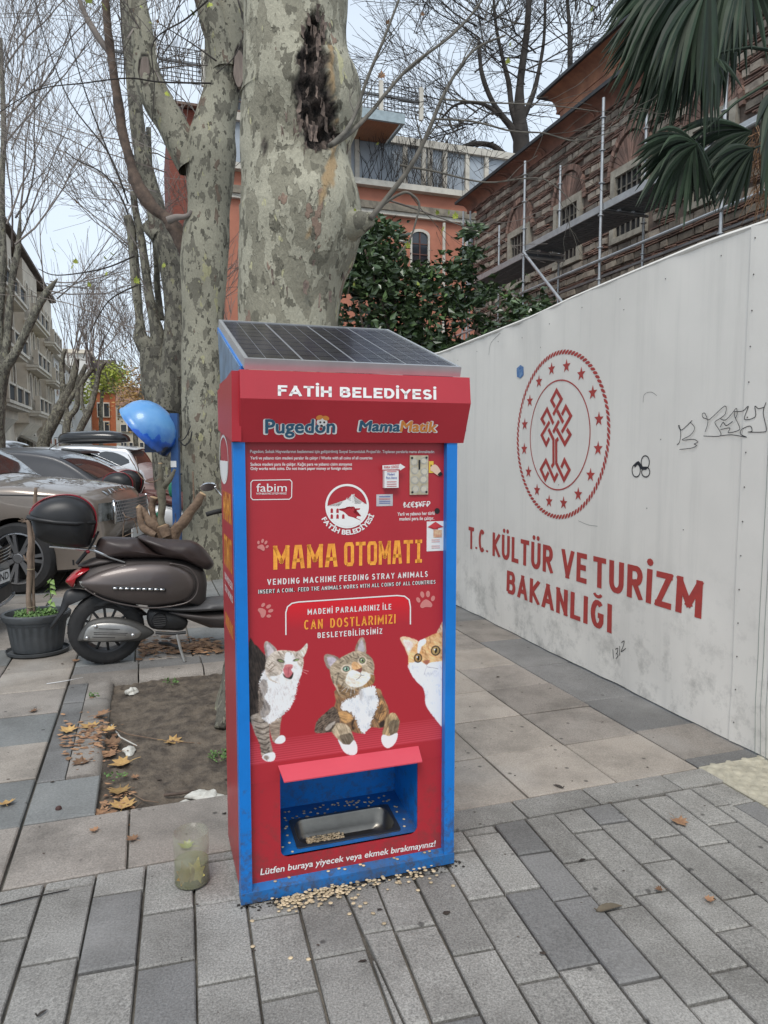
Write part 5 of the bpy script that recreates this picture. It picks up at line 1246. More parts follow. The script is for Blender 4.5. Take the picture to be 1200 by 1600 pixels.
def grow(b, p, d, L_, r, depth, rg, kids=(4, 7), spread=.75, upb=.25, rmin=.004, shrink=.6, wob=.14, segs=6):
    pts = [Vector(p)]; rad = [r]; d = Vector(d).normalized()
    for i in range(segs):
        d = (d + Vector((rg.gauss(0, wob), rg.gauss(0, wob), rg.gauss(0, wob) + upb * .12))).normalized()
        pts.append(pts[-1] + d * L_ / segs); rad.append(max(rmin, r * (1 - .75 * (i + 1) / segs)))
    b.tube(pts, rad, 3 if r < .02 else (5 if r < .06 else 8), caps=False)
    if depth <= 0: return
    for k in range(rg.randint(*kids)):
        t = rg.uniform(.2, 1) * segs; i = min(int(t), segs - 1); q = pts[i].lerp(pts[i + 1], t - i)
        dd = (pts[i + 1] - pts[i]).normalized(); s = Vector((rg.gauss(0, 1), rg.gauss(0, 1), rg.gauss(0, 1))); s = (s - dd * s.dot(dd)).normalized()
        nd = (dd + s * spread * rg.uniform(.6, 1.3) + Vector((0, 0, upb))).normalized()
        grow(b, q, nd, L_ * shrink * rg.uniform(.7, 1.25), max(rmin, rad[i] * .6), depth - 1, rg, kids, spread, upb, rmin, shrink, wob, max(3, segs - 1))
LEAF = [(0, 0), (.16, .08), (.42, -.02), (.36, .2), (.56, .34), (.36, .42), (.42, .7), (.2, .6), (0, 1.0), (-.2, .6), (-.42, .7), (-.36, .42), (-.56, .34), (-.36, .2), (-.42, -.02), (-.16, .08)]
def leaf_mb(s, rg, curl=.25):
    b = MB(); V_ = [(0, 0, .35 * s * 0)]; V_ = [(0, .35 * s, -.02 * s)]
    for x, y in LEAF: V_.append((x * s, y * s, curl * s * ((x * x) * 1.6 + (y - .35) ** 2 * .8) * rg.uniform(.6, 1.3)))
    n = len(LEAF); b.add(V_, [(0, 1 + i, 1 + (i + 1) % n) for i in range(n)]); b.tube([(0, 0, .0), (0, -.25 * s, .04 * s), (.05 * s, -.5 * s, .02 * s)], .012 * s, 3); return b
def leaf_at(p, s, m, rg, parent, hang=True, name='leaf'):
    b = leaf_mb(s, rg, .3); M = Matrix.Translation(p) @ Matrix.Rotation(rg.uniform(0, 6.28), 4, 'Z') @ Matrix.Rotation(rg.uniform(1.6, 2.6) if hang else rg.uniform(-.25, .25), 4, 'X') @ Matrix.Rotation(rg.uniform(-.6, .6), 4, 'Y')
    b.v = [tuple(M @ Vector(v)) for v in b.v]; return b.build(name, m, parent)

# --- the big plane tree right behind the machine
YB = 4.35
t1 = thing('plane_tree', 'thick pale plane tree trunk with a charred hollow, right behind the machine', 'tree', (atG(438, 1118)[0] * CT - atG(438, 1118)[1] * ST, YB, -.04))
b = MB(); prof = [(1190, 348, 548, -.22), (1120, 338, 552, -.1), (1060, 352, 545, 0), (960, 366, 540, 0), (800, 371, 534, 0), (640, 372, 530, 0), (500, 372, 528, 0), (430, 372.5, 538, 0), (380, 373, 556, 0), (335, 374, 566, 0), (300, 375, 557, 0), (262, 376, 545, 0), (225, 377.5, 541, 0), (196, 378, 551, 0), (168, 379, 562, 0), (140, 380, 560, 0), (105, 381, 548, 0), (60, 382, 543, 0), (0, 383, 543, 0), (-80, 384, 545, 0), (-200, 384, 548, 0), (-420, 380, 552, 0)]
pxlimb(b, [((l + r) / 2, v, r - l, YB) for v, l, r, _ in prof], n=120, ds=.022, amp=.022, fr=1.8, seed=3)
# hollow: sink and roughen an oval patch facing the street, raise torn lips round it
HOL = [(492, 35, 12, 14), (490, 60, 17, 18), (488, 95, 24, 26), (487, 135, 28, 32), (494, 175, 29, 34), (500, 212, 26, 24)]
rot = []
for i, q in enumerate(b.v):
    u, v = proj(*q); r_ = g_ = 0.
    if q[1] < YB and v < 500 and v > -20:
        dm = min(math.hypot((u - cx) / rx, (v - cy) / ry) for cx, cy, rx, ry in HOL)
        dm += .22 * mnoise.noise(Vector((u * .09, v * .06, 0))) + .12 * mnoise.noise(Vector((u * .25, v * .2, 4)))
        r_ = min(1, max(0, (1.12 - dm) / .14)); p = Vector(q); c = Vector(((t1.location.x), YB, q[2])); nn = Vector((q[0] - atY(455, v, YB).x, q[1] - YB, 0)).normalized()
        dep = -.07 * min(1, max(0, (1.0 - dm) / .6)) + .022 * math.exp(-((dm - 1.15) / .16) ** 2) + r_ * .03 * mnoise.noise(p * 22) + r_ * .02 * mnoise.noise(p * 50)
        b.v[i] = tuple(p + nn * dep)
        gl = max(math.exp(-(((u - 517 - (v - 150) * .02) / 5.5) ** 2)) * (1 if 70 < v < 290 else 0), math.exp(-(((u - 508 + (v - 285) * .2) / 7) ** 2 + ((v - 285) / 34) ** 2)), .8 * math.exp(-(((u - 482) / 4) ** 2 + ((v - 365) / 16) ** 2)))
        g_ = min(1, max(0, (gl + .5 * mnoise.noise(Vector((u * .12, v * .06, 8))) - .45) / .12)) * (1 - r_)
        kn = math.hypot((u - 413) / 7, (v - 228) / 14) + .3 * mnoise.noise(Vector((u * .2, v * .1, 2)))
        if kn < 1: r_ = max(r_, min(1, (1 - kn) / .3) * .9)
        kn = math.hypot((u - 572) / 12, (v - 352) / 9)
        if kn < 1.1: r_ = max(r_, min(1, (1.1 - kn) / .4)); 
    rot.append((r_, g_, 0, 1))
tr = b.build('trunk', M_b1, t1, smooth='all')
ca = tr.data.color_attributes.new('rot', 'FLOAT_COLOR', 'POINT'); ca.data.foreach_set('color', [x for q in rot for x in q])
def norot(o):
    ca = o.data.color_attributes.new('rot', 'FLOAT_COLOR', 'POINT'); ca.data.foreach_set('color', [0, 0, 0, 1] * len(o.data.vertices))
rg = random.Random(5)
M_fk = mat('bark_flake', (.24, .18, .145), .9, scale=30, bump=.6, island=.5, col2=(.10, .075, .065))
for i in range(170):
    hot = i < 38
    if hot: k = rg.choice(HOL); t = rg.uniform(0, 6.28); q = rg.uniform(.9, 1.25); u, v = k[0] + k[2] * q * math.cos(t), k[1] + k[3] * q * math.sin(t)
    else: u, v = rg.uniform(425, 545), rg.gauss(300, 60) if rg.random() < .6 else rg.uniform(60, 490)
    cu = 455; hw = 84; s_ = max(-.97, min(.97, (u - cu) / hw)); yy = YB - .31 * math.sqrt(1 - s_ * s_) - (.02 if hot else .004); p = atY(u, v, yy)
    w, h = rg.uniform(.004, .015), rg.uniform(.012, .045); ly = rg.uniform(.006, .022) if hot else rg.uniform(.002, .01); n0 = Vector((s_, -math.sqrt(1 - s_ * s_), 0)); tt = (Vector((-n0.y, n0.x, 0)) + Vector((0, 0, rg.uniform(-.9, .9)))).normalized(); V_ = []
    for j in range(4):
        for m_ in range(3): V_.append(p + tt * (m_ - 1) * w * rg.uniform(.3, 1.5) + Vector((0, 0, (j - 1.5) * h / 1.5)) + tt * rg.gauss(0, .25) * w + n0 * (ly * (j / 3) ** 2 + (m_ - 1) ** 2 * .003 + rg.uniform(0, .003)))
    b = MB(); b.add(V_, [(j * 3 + m_, j * 3 + m_ + 1, j * 3 + m_ + 4, j * 3 + m_ + 3) for j in range(3) for m_ in range(2)]); b.build('bark_flake', M_fk, t1)
b = MB(); hi_limb(b, [atY(545, 352, 4.2), atY(568, 346, 4.15), atY(582, 340, 4.15)], [.10, .055, .03], 20, .02, .12, 4); o = b.build('branch_stub', M_b2, t1, smooth='all'); norot(o)
b = MB(); hi_limb(b, [atY(372, 1040, 4.12), atY(354, 1100, 3.96), atY(343, 1138, 3.86)], [.09, .05, .03], 24, .03, .15, 3); o = b.build('root', M_b3, t1, smooth='all'); norot(o)
rg = random.Random(11)
def shoot(pts, Y, r0, r1, kids=3, m=M_twg):
    P = [atY(u, v, y) for u, v, y in [(q[0], q[1], Y + (q[2] if len(q) > 2 else 0)) for q in pts]]; P2, R2 = resample(P, [r0 + (r1 - r0) * i / (len(P) - 1) for i in range(len(P))], .08)
    b = MB(); b.tube(P2, R2, 7)
    for _ in range(kids):
        i = rg.randint(len(P2) // 3, len(P2) - 2); d = (P2[i + 1] - P2[i]).normalized()
        grow(b, P2[i], (d + Vector((rg.uniform(-.8, .8), rg.uniform(-.5, .5), rg.uniform(-.3, .6)))), rg.uniform(.2, .5), R2[i] * .5, 1, rg, (1, 3), .6, .1, .0018)
    return b.build('shoot', m, t1, smooth='all')
shoot([(578, 342), (608, 305), (640, 262), (665, 215), (690, 155), (715, 110), (745, 75), (790, 55)], 4.1, .017, .005, 6)
shoot([(515, 228, -.2), (545, 210, -.1), (580, 175), (600, 150), (640, 105), (700, 60), (735, 25), (760, -10)], 4.0, .013, .005, 5)
shoot([(517, 227, -.2), (540, 205, -.1), (556, 175), (575, 120), (600, 60), (625, -5)], 3.95, .013, .006, 4)
shoot([(597, 320), (625, 303), (640, 302), (655, 318), (650, 345), (640, 375), (622, 398)], 4.1, .009, .004, 1)
shoot([(605, 312), (660, 330), (720, 352), (740, 356)], 4.2, .006, .002, 2, M_tw)
shoot([(680, 186), (740, 190), (800, 205), (850, 208), (900, 220), (960, 205)], 4.2, .006, .003, 4)
shoot([(625, 258), (680, 268), (760, 285), (850, 280), (905, 330)], 4.3, .007, .002, 5)
shoot([(690, 155), (760, 160), (860, 165), (940, 175)], 4.4, .006, .002, 4)
shoot([(580, 175), (600, 152), (640, 160), (668, 158)], 4.0, .004, .002, 1, M_twd)
shoot([(640, 105), (632, 70), (690, 105), (700, 130)], 4.0, .003, .0015, 1, M_twd)
for u, v, s, k in ((596, 122, .045, 1), (637, 388, .04, 0), (690, 362, .045, 0), (712, 342, .04, 0), (655, 446, .028, 0), (588, 226, .022, 0), (552, 447, .025, 0), (793, 100, .035, 0), (796, 72, .025, 0), (700, 335, .03, 0), (605, 38, .03, 1), (660, 25, .025, 1), (922, 16, .03, 0), (685, 335, .03, 0), (555, 330, .02, 0)):
    leaf_at(atY(u, v, 4.1), s, M_lfb if k else M_lf, rg, t1)

# --- second plane tree, forked
Y2 = 8.75
t2 = thing('plane_tree', 'forked pale plane tree left of the thick trunk, with two oval pruning scars', 'tree', (atG(322, 905)[0] * CT - atG(322, 905)[1] * ST, Y2, 0))
b = MB()
pxlimb(b, [(325, 930, 92), (324, 900, 82), (322, 840, 72), (321, 780, 68), (320, 700, 66), (319, 600, 68), (317, 500, 66), (318, 420, 70), (322, 370, 70), (326, 330, 64), (328, 280, 72), (329, 235, 80), (334, 200, 66), (343, 160, 58), (352, 120, 56), (358, 80, 54), (364, 30, 50), (370, -60, 46), (380, -200, 40)], Y2, n=80, ds=.05, amp=.03, fr=1.1, seed=9)
pxlimb(b, [(300, 262, 44), (286, 228, 48), (268, 192, 46), (248, 160, 48), (234, 130, 42), (226, 90, 36), (222, 50, 34), (214, 12, 36), (204, -60, 30), (190, -160, 26)], Y2 - .05, n=56, ds=.05, amp=.05, fr=1.4, seed=4)
pxlimb(b, [(352, 110, 40), (345, 70, 44), (333, 30, 42), (318, -20, 38), (300, -90, 32)], Y2 - .1, n=48, ds=.05, amp=.05, fr=1.4, seed=5)
rot = []
for i, q in enumerate(b.v):
    u, v = proj(*q); r_ = 0.
    if q[1] < Y2:
        for cx, cy, rx, ry in ((226, 108, 9, 24), (374, 107, 9, 33)):
            d = math.hypot((u - cx) / rx, (v - cy) / ry)
            if .82 < d < 1.15: r_ = 1
        dn = math.hypot((u - 246) / 26, (v - 140) / 28) + .5 * mnoise.noise(Vector((u * .1, v * .1, 0)))
        if dn < .8: r_ = max(r_, .25)
    rot.append((r_, 0, 0, 1))
o = b.build('trunk', M_b2, t2, smooth='all'); ca = o.data.color_attributes.new('rot', 'FLOAT_COLOR', 'POINT'); ca.data.foreach_set('color', [x for q in rot for x in q])
M_scar = mat('scar_wood', (.24, .19, .16), .85, var=.2, scale=20, stretch=(1, 1, .2))
for cx, cy, rx, ry, Y in ((226, 108, 7.5, 20, Y2 - .20), (373, 107, 8, 29, Y2 - .23)):
    b = MB(); P = [atY(cx + rx * math.cos(t) * (1 + .1 * math.sin(5 * t)), cy + ry * math.sin(t), Y) for t in [2 * math.pi * k / 20 for k in range(20)]]
    b.add(P + [p + Vector((0, .06, 0)) for p in P], [tuple(range(20))] + [(k, (k + 1) % 20, (k + 1) % 20 + 20, k + 20) for k in range(20)]); b.build('pruning_scar', M_scar, t2)
# brown peeled limb
b = MB(); pxlimb(b, [(296, 402, 20), (284, 378, 22), (272, 355, 22), (262, 342, 18), (240, 325, 20), (222, 300, 22), (212, 282, 20), (205, 258, 16), (194, 215, 17), (187, 180, 15), (180, 130, 13), (172, 80, 13), (167, 30, 12), (163, -40, 10)], Y2 + .1, n=24, ds=.05, amp=.12, fr=5)
b.build('dead_limb', M_br, t2, smooth='all')
b = MB(); pxlimb(b, [(172, 85, 9), (150, 52, 9), (133, 22, 8), (120, -10, 7)], Y2 + .1, n=12, ds=.06, amp=.1, fr=5); pxlimb(b, [(262, 345, 12), (275, 340, 10), (292, 338, 8), (300, 330, 6)], Y2 - .2, n=12, ds=.05, amp=.1, fr=5); b.build('side_branch', M_tw, t2, smooth='all')

# --- third plane tree with several upright stems
Y3 = 12.2
t3 = thing('plane_tree', 'many stemmed plane tree behind the forked one, knobbly stems rising leftwards', 'tree', (atY(262, 900, Y3).x, Y3, 0))
b = MB()
pxlimb(b, [(285, 850, 62), (275, 780, 60), (266, 700, 56), (258, 640, 56), (250, 600, 58), (244, 570, 48), (240, 545, 40)], Y3, n=48, ds=.08, amp=.06, fr=1.0, seed=2)
pxlimb(b, [(262, 640, 50), (272, 590, 44), (276, 540, 40), (276, 480, 36), (270, 430, 34), (262, 395, 34), (250, 365, 32), (240, 345, 30)], Y3 - .1, n=40, ds=.08, amp=.06, fr=1.2, seed=6)
pxlimb(b, [(248, 360, 32), (243, 320, 28), (236, 290, 24), (226, 262, 26), (220, 230, 22), (214, 190, 22), (210, 150, 20), (205, 100, 20), (200, 50, 19), (196, 0, 18), (190, -80, 16)], Y3 - .1, n=32, ds=.08, amp=.05, fr=1.2, seed=8)
pxlimb(b, [(240, 560, 34), (228, 540, 30), (220, 528, 24), (218, 500, 14), (213, 450, 15), (209, 400, 15), (205, 360, 13), (199, 338, 12)], Y3, n=24, ds=.08, amp=.06, fr=2, seed=1)
pxlimb(b, [(250, 545, 26), (246, 520, 22), (240, 495, 16), (232, 455, 14), (226, 410, 14), (220, 370, 12), (212, 330, 11), (208, 300, 10)], Y3, n=24, ds=.08, amp=.06, fr=2, seed=3)
pxlimb(b, [(246, 368, 20), (232, 358, 16), (225, 352, 13)], Y3 - .2, n=16, ds=.06, amp=.1, fr=3)
pxlimb(b, [(252, 500, 10), (246, 450, 10), (244, 400, 9), (236, 300, 9), (232, 200, 8)], Y3 + .4, n=12, ds=.1, amp=.05, fr=3)
pxlimb(b, [(330, 300, 22), (332, 200, 18), (328, 100, 16), (326, 40, 14), (320, -40, 12)], Y3 + .5, n=16, ds=.1, amp=.05, fr=3)
o = b.build('trunk', M_b3, t3, smooth='all'); norot(o)

def twigs(parent, starts, Y, m, seed, name='twigs', **k):
    rg_ = random.Random(seed); b = MB()
    for (u, v, du, dv, L_, r) in starts:
        p = atY(u, v, Y + rg_.uniform(-.8, .8)); q = atY(u + du, v + dv, Y); d = (q - p).normalized() + Vector((0, rg_.uniform(-.4, .4), 0)); grow(b, p, d, L_, r, k.get('depth', 2), rg_, k.get('kids', (4, 7)), k.get('spread', .5), k.get('upb', .15), k.get('rmin', .004), k.get('shrink', .6), k.get('wob', .1), 7)
    return b.build(name, m, parent, kind='stuff', label='mass of thin bare twigs')
rr = random.Random(5)
twigs(t2, [(200 + rr.uniform(-10, 60), rr.uniform(60, 300), rr.uniform(-60, 40), rr.uniform(-60, -10), rr.uniform(1.6, 3.), .010) for _ in range(12)], 9., M_tw, 1, rmin=.0035)
twigs(t2, [(rr.uniform(225, 350), rr.uniform(60, 220), rr.uniform(-40, 40), -50, rr.uniform(1., 2.), .009) for _ in range(8)], 9.6, M_tw, 2, rmin=.003)
twigs(t3, [(rr.uniform(195, 245), rr.uniform(250, 560), rr.uniform(-60, -10), rr.uniform(-50, 0), rr.uniform(2.2, 4.), .013) for _ in range(13)], 12.4, M_tw, 3, rmin=.0035)
twigs(t3, [(rr.uniform(215, 330), rr.uniform(330, 600), rr.uniform(-40, 40), -30, rr.uniform(1.2, 2.5), .012) for _ in range(14)], 13.4, M_tw, 4, rmin=.0045)
# thin branches hanging into the sky on the left
b = MB()
for pts in ([(330, 130), (250, 128), (200, 122), (130, 130), (60, 140), (0, 175)], [(325, 0), (290, 30), (240, 65), (241, 130), (238, 190)], [(200, 335), (185, 300), (160, 270), (120, 250), (100, 235)], [(338, 95), (300, 68), (248, 36)],
            [(200, 318), (170, 240), (110, 160), (70, 60), (55, 0)], [(195, 300), (150, 190), (120, 100), (100, 0)], [(210, 400), (160, 420), (90, 430), (60, 420)], [(215, 445), (170, 470), (140, 520)], [(372, 0), (382, 40), (378, 62), (365, 90), (338, 115)]):
    P = smooth_poly([tuple(atY(u, v, 7.6)) for u, v in pts], 5, False); b.tube(P, [.010 - .006 * i / len(P) for i in range(len(P))], 5)
b.build('long_branch', M_twd, t2, smooth='all', kind='stuff')
for u, v, s, k in ((140, 6, .09, 0), (165, 12, .09, 0), (305, 22, .075, 0), (328, 10, .07, 0), (262, 150, .06, 0), (88, 393, .07, 0), (110, 420, .075, 0), (118, 412, .06, 0), (141, 448, .06, 0), (178, 398, .06, 0), (213, 443, .08, 0), (255, 418, .06, 0), (167, 405, .05, 0), (222, 12, .04, 0), (236, 36, .04, 0), (247, 36, .04, 1), (122, 318, .04, 1), (165, 430, .05, 0)):
    leaf_at(atY(u, v, 7.6), s, M_lfb if k else M_lf, rg, t2)

# --- street trees on the left
t4 = thing('street_tree', 'bare street tree at the left edge, its fine twigs filling the sky', 'tree', (atY(-15, 700, 21).x, 21, 0))
b = MB()
for L_ in ([(-15, 760, 40), (-12, 640, 38), (-6, 600, 34), (2, 565, 30)], [(2, 575, 26), (22, 555, 14), (42, 515, 13), (60, 478, 12), (75, 455, 11), (90, 435, 2)], [(2, 575, 20), (10, 540, 12), (14, 490, 11), (20, 430, 10), (28, 390, 9), (32, 330, 2)], [(-2, 570, 16), (-2, 500, 14), (4, 420, 12), (2, 300, 10), (6, 200, 8), (0, 60, 6)]): pxlimb(b, L_, 21, n=16, ds=.15, amp=.06, fr=1.5)
o = b.build('trunk', M_b3, t4, smooth='all'); norot(o)
twigs(t4, [(28 + rr.uniform(-10, 5), rr.uniform(330, 420), rr.uniform(-10, 50), -50, rr.uniform(3.5, 6.), .03) for _ in range(5)] + [(rr.uniform(60, 90), rr.uniform(435, 470), rr.uniform(0, 70), rr.uniform(-40, 5), rr.uniform(2.5, 4.), .022) for _ in range(6)] + [(rr.uniform(-10, 12), rr.uniform(100, 420), rr.uniform(5, 60), -50, rr.uniform(3.5, 6.), .03) for _ in range(6)], 21, M_tw, 6, rmin=.0055, kids=(5, 8), spread=.4)
twigs(t4, [(rr.uniform(-30, 70), rr.uniform(60, 330), rr.uniform(-20, 60), -60, rr.uniform(4, 6.), .022) for _ in range(6)], 22, M_tw, 16, rmin=.005, kids=(5, 8), spread=.35)
t5 = thing('street_tree', 'bare pollarded street tree down the road with upright brush of twigs', 'tree', (atY(68, 700, 30).x, 30, 0))
b = MB()
for L_ in ([(66, 715, 20), (69, 690, 19), (80, 665, 18), (92, 640, 17), (104, 620, 14), (112, 600, 12), (118, 575, 10), (120, 560, 8)], [(98, 640, 12), (112, 620, 9), (130, 595, 8), (145, 575, 7)], [(97, 636, 10), (98, 600, 8), (96, 570, 7), (102, 545, 6)], [(102, 700, 14), (104, 670, 12), (108, 652, 10), (120, 635, 9), (122, 600, 9), (135, 570, 7)], [(106, 660, 8), (103, 630, 7), (100, 600, 7)],
           [(118, 690, 12), (128, 665, 11), (140, 640, 10), (150, 605, 8), (155, 580, 7), (165, 565, 5)], [(136, 652, 7), (128, 630, 6), (128, 600, 6)]): pxlimb(b, L_, 30, n=12, ds=.2, amp=.06, fr=1.5)
o = b.build('trunk', M_b3, t5, smooth='all'); norot(o)
twigs(t5, [(rr.uniform(98, 165), rr.uniform(545, 590), (rr.random() - .5) * 26, -60, rr.uniform(2.4, 3.6), .022) for _ in range(30)], 30, M_tw, 7, rmin=.0065, kids=(4, 6), spread=.3, depth=1, wob=.05)
twigs(t5, [(rr.uniform(105, 180), rr.uniform(530, 590), rr.uniform(-5, 45), -45, rr.uniform(2.4, 3.8), .02) for _ in range(12)], 30, M_tw, 8, rmin=.0065, kids=(4, 6), spread=.4, depth=1)
t5b = thing('street_tree', 'thin bare tree with sparse ochre leaves in front of the orange brick house', 'tree', (atY(215, 700, 42).x, 42, 0))
b = MB(); pxlimb(b, [(214, 715, 9), (212, 680, 8), (216, 640, 7), (222, 600, 6), (226, 560, 4)], 42, n=8, ds=.3, amp=.05); o = b.build('trunk', M_b3, t5b); norot(o)
twigs(t5b, [(rr.uniform(205, 235), rr.uniform(560, 660), rr.uniform(-50, 30), -40, rr.uniform(2.5, 4.5), .02) for _ in range(18)], 42, M_tw, 9, rmin=.011, kids=(4, 7), spread=.5)
def leafcloud(name, pts_fn, n, s, m, parent, seed, label=None, flat=.5, aspect=.5):
    rg_ = random.Random(seed); b = MB()
    for _ in range(n):
        p = pts_fn(rg_)
        a1 = Vector((rg_.gauss(0, 1), rg_.gauss(0, 1), rg_.gauss(0, flat))).normalized(); a2 = a1.cross(Vector((rg_.gauss(0, 1), rg_.gauss(0, 1), rg_.gauss(0, 1)))).normalized(); q = s * rg_.uniform(.6, 1.25); w = q * aspect * .5
        nn = a1.cross(a2) * w * .35
        b.add([p, p + a1 * q * .35 + a2 * w + nn, p + a1 * q, p + a1 * q * .35 - a2 * w + nn, p + a1 * q * .4], [(0, 1, 4), (4, 1, 2), (0, 4, 3), (4, 2, 3)])
    return b.build(name, m, parent, kind='stuff', label=label)
leafcloud('foliage', lambda r: atY(r.gauss(212, 16), r.gauss(612, 18), 42 + r.uniform(-2, 2)), 900, .2, M_lfo, t5b, 3)
t5c = thing('street_tree', 'yellowing tree between white gable and orange brick house down the road', 'tree', (atY(158, 700, 60).x, 60, 0))
b = MB(); pxlimb(b, [(158, 712, 7), (158, 640, 6), (162, 580, 4)], 60, n=8, ds=.4, amp=.05); o = b.build('trunk', M_b3, t5c); norot(o)
leafcloud('foliage', lambda r: atY(r.gauss(175, 12), r.gauss(592, 10), 60 + r.uniform(-2, 2)), 1500, .35, M_lf, t5c, 4)
leafcloud('foliage', lambda r: atY(r.gauss(133, 8), r.gauss(615, 14), 60 + r.uniform(-2, 2)), 300, .3, M_lf, t5c, 5)

# --- trees top right
t6 = thing('bare_tree', 'large bare dark tree rising behind the stone building and the orange house', 'tree', S(13.2, 23.5, 0))
b = MB()
for L_ in ([(818, 560, 34), (816, 300, 30), (814, 216, 26), (812, 180, 20), (812, 140, 13), (818, 90, 11), (824, 40, 10), (828, -30, 8)], [(812, 222, 20), (800, 200, 12), (782, 178, 9), (765, 150, 8), (752, 110, 7), (748, 60, 5)], [(813, 210, 14), (800, 170, 9), (795, 130, 8), (785, 90, 6), (775, 40, 5), (770, -20, 4)],
           [(815, 190, 10), (832, 150, 8), (842, 110, 6), (850, 60, 5), (852, 0, 4)], [(790, 245, 12), (770, 228, 9), (740, 225, 8), (712, 235, 7), (690, 245, 5)], [(785, 252, 8), (760, 240, 7), (725, 250, 5), (700, 270, 4)], [(780, 180, 7), (760, 165, 6), (735, 160, 5), (710, 165, 4), (690, 185, 3)]): pxlimb(b, L_, 26, n=10, ds=.25, amp=.06, fr=1.5)
b.build('trunk', M_twd, t6, smooth='all')
twigs(t6, [(rr.uniform(740, 850), rr.uniform(20, 180), rr.uniform(-60, 60), rr.uniform(-50, 0), rr.uniform(2.5, 4.5), .03) for _ in range(26)] + [(rr.uniform(690, 780), rr.uniform(160, 250), rr.uniform(-60, 0), rr.uniform(-30, 20), rr.uniform(2, 3.6), .028) for _ in range(16)] + [(rr.uniform(640, 720), rr.uniform(0, 130), rr.uniform(-50, 50), rr.uniform(-50, 40), rr.uniform(2, 3.2), .018) for _ in range(10)], 26, M_twd, 10, rmin=.007, kids=(5, 8), spread=.6)
t7 = thing('bare_tree', 'smaller bare tree above the brown eaves at the upper right', 'tree', S(20, 32, 0))
b = MB(); pxlimb(b, [(892, 300, 12), (891, 100, 9), (890, 60, 7), (888, 20, 6), (884, -20, 4)], 36, n=8, ds=.4, amp=.06); b.build('trunk', M_twd, t7, smooth='all')
twigs(t7, [(rr.uniform(870, 940), rr.uniform(-10, 100), rr.uniform(-40, 40), -40, rr.uniform(3, 5.), .03) for _ in range(22)], 36, M_twd, 12, rmin=.011, kids=(4, 7), spread=.5)

# --- evergreen shrub behind the hoarding
M_mag = mat('glossy_dark_leaf', (.075, .115, .045), .3, var=.25, scale=6, island=.6, spec=.7, col2=(.02, .045, .016))
M_magl = mat('glossy_light_leaf', (.12, .2, .06), .4, var=.2, scale=6, island=.5)
mg = thing('evergreen_shrub', 'dark glossy evergreen shrub between thick trunk, white hoarding and orange house', 'shrub', S(4.6, 9.6, 0))
b = MB(); rg_ = random.Random(8)
for u, v, Y in ((560, 470, 9.2), (600, 430, 9.4), (640, 470, 9.6), (690, 450, 10), (735, 400, 10), (770, 470, 10), (820, 480, 10), (570, 390, 9.2), (650, 520, 9.5), (710, 520, 10)):
    p0 = S(4.6 + rg_.uniform(-1, 1), 9.6 + rg_.uniform(-.8, .8), 0); b.tube([p0, (p0 + atY(u, v, Y)) / 2 + Vector((rg_.uniform(-.2, .2), 0, 0)), atY(u, v, Y)], [.05, .03, .012], 6)
b.build('stem', M_br, mg, smooth='all', kind='stuff')
bl = []
for _ in range(150):
    u = rg_.uniform(520, 850); top = np.interp(u, [520, 560, 600, 640, 680, 720, 740, 770, 800, 850], [430, 385, 395, 410, 400, 380, 395, 425, 435, 455]); v = rg_.uniform(top + 12, 600); bl.append((u, v, rg_.uniform(10, 24)))
for _ in range(46): bl.append((rg_.uniform(525, 625), rg_.uniform(345, 450), rg_.uniform(6, 13)))
for _ in range(5): bl.append((rg_.uniform(725, 750), rg_.uniform(350, 400), rg_.uniform(5, 9)))
def mpt(r):
    u, v, q = r.choice(bl); return atY(u + r.gauss(0, q * .6), v + r.gauss(0, q * .6), 9.7 + r.gauss(0, .35))
leafcloud('foliage', mpt, 12500, .12, M_mag, mg, 21, aspect=.55); leafcloud('young_foliage', mpt, 1600, .1, M_magl, mg, 22, aspect=.5)

# ------------------------------------------------------------------ stone building with scaffold
M_mort = mat('mortar_rubble', (.17, .125, .10), .95, scale=4, bump=.7, bscale=20, col2=(.09, .068, .055))
M_brick = mat('old_brick', (.25, .15, .115), .9, var=.2, scale=5, bump=.4, bscale=40, island=.45, col2=(.155, .10, .08))
M_stone = mat('old_stone', (.33, .28, .225), .9, var=.2, scale=4, bump=.6, bscale=30, island=.5, col2=(.17, .14, .115))
M_sur = mat('pale_lintel_stone', (.38, .345, .28), .85, scale=5, bump=.4, col2=(.24, .215, .175))
M_plast = mat('cornice_plaster', (.27, .125, .085), .8, scale=2.5, bump=.2, col2=(.15, .075, .056), dirt=.35)
M_lead = mat('lead_sheet', (.055, .058, .062), .6, .3, var=.2, scale=4)
M_hole = mat('dark_opening', (.012, .012, .013), .5, var=.1)
M_iron = mat('iron_grille', (.22, .2, .17), .7, .4, var=.15)
stb = sthing('stone_building', 'old brick and stone building with brown coved eaves behind the scaffold', 'building', 8.3, 6)
WA = 8.3; l0w, l1w = 4.5, 17.35
b = MB(); SB(b, WA + .05, WA + .7, l0w, l1w, 0, 7.95); b.build('wall_core', M_mort, stb)
wins = [(lc - .37, lc + .37, 5.45, 6.53) for lc in (15.0, 13.0, 11.05, 9.1, 7.1)]
arch = [(lc, 6.80, .64) for lc in (15.0, 13.0, 11.05, 9.1, 7.1)]
bb, bs = MB(), MB(); rg_ = random.Random(2); z = 2.5; k = 0
def blocked(la, lb, za, zb):
    for w in wins:
        if lb > w[0] - .14 and la < w[1] + .14 and zb > w[2] - .12 and za < w[3] + .16: return True
    for lc, zc, r in arch:
        if abs((la + lb) / 2 - lc) < r - .0 and za > zc - .35 and math.hypot((la + lb) / 2 - lc, ((za + zb) / 2 - zc + .3) * .78) < r + .02: return True
    return False
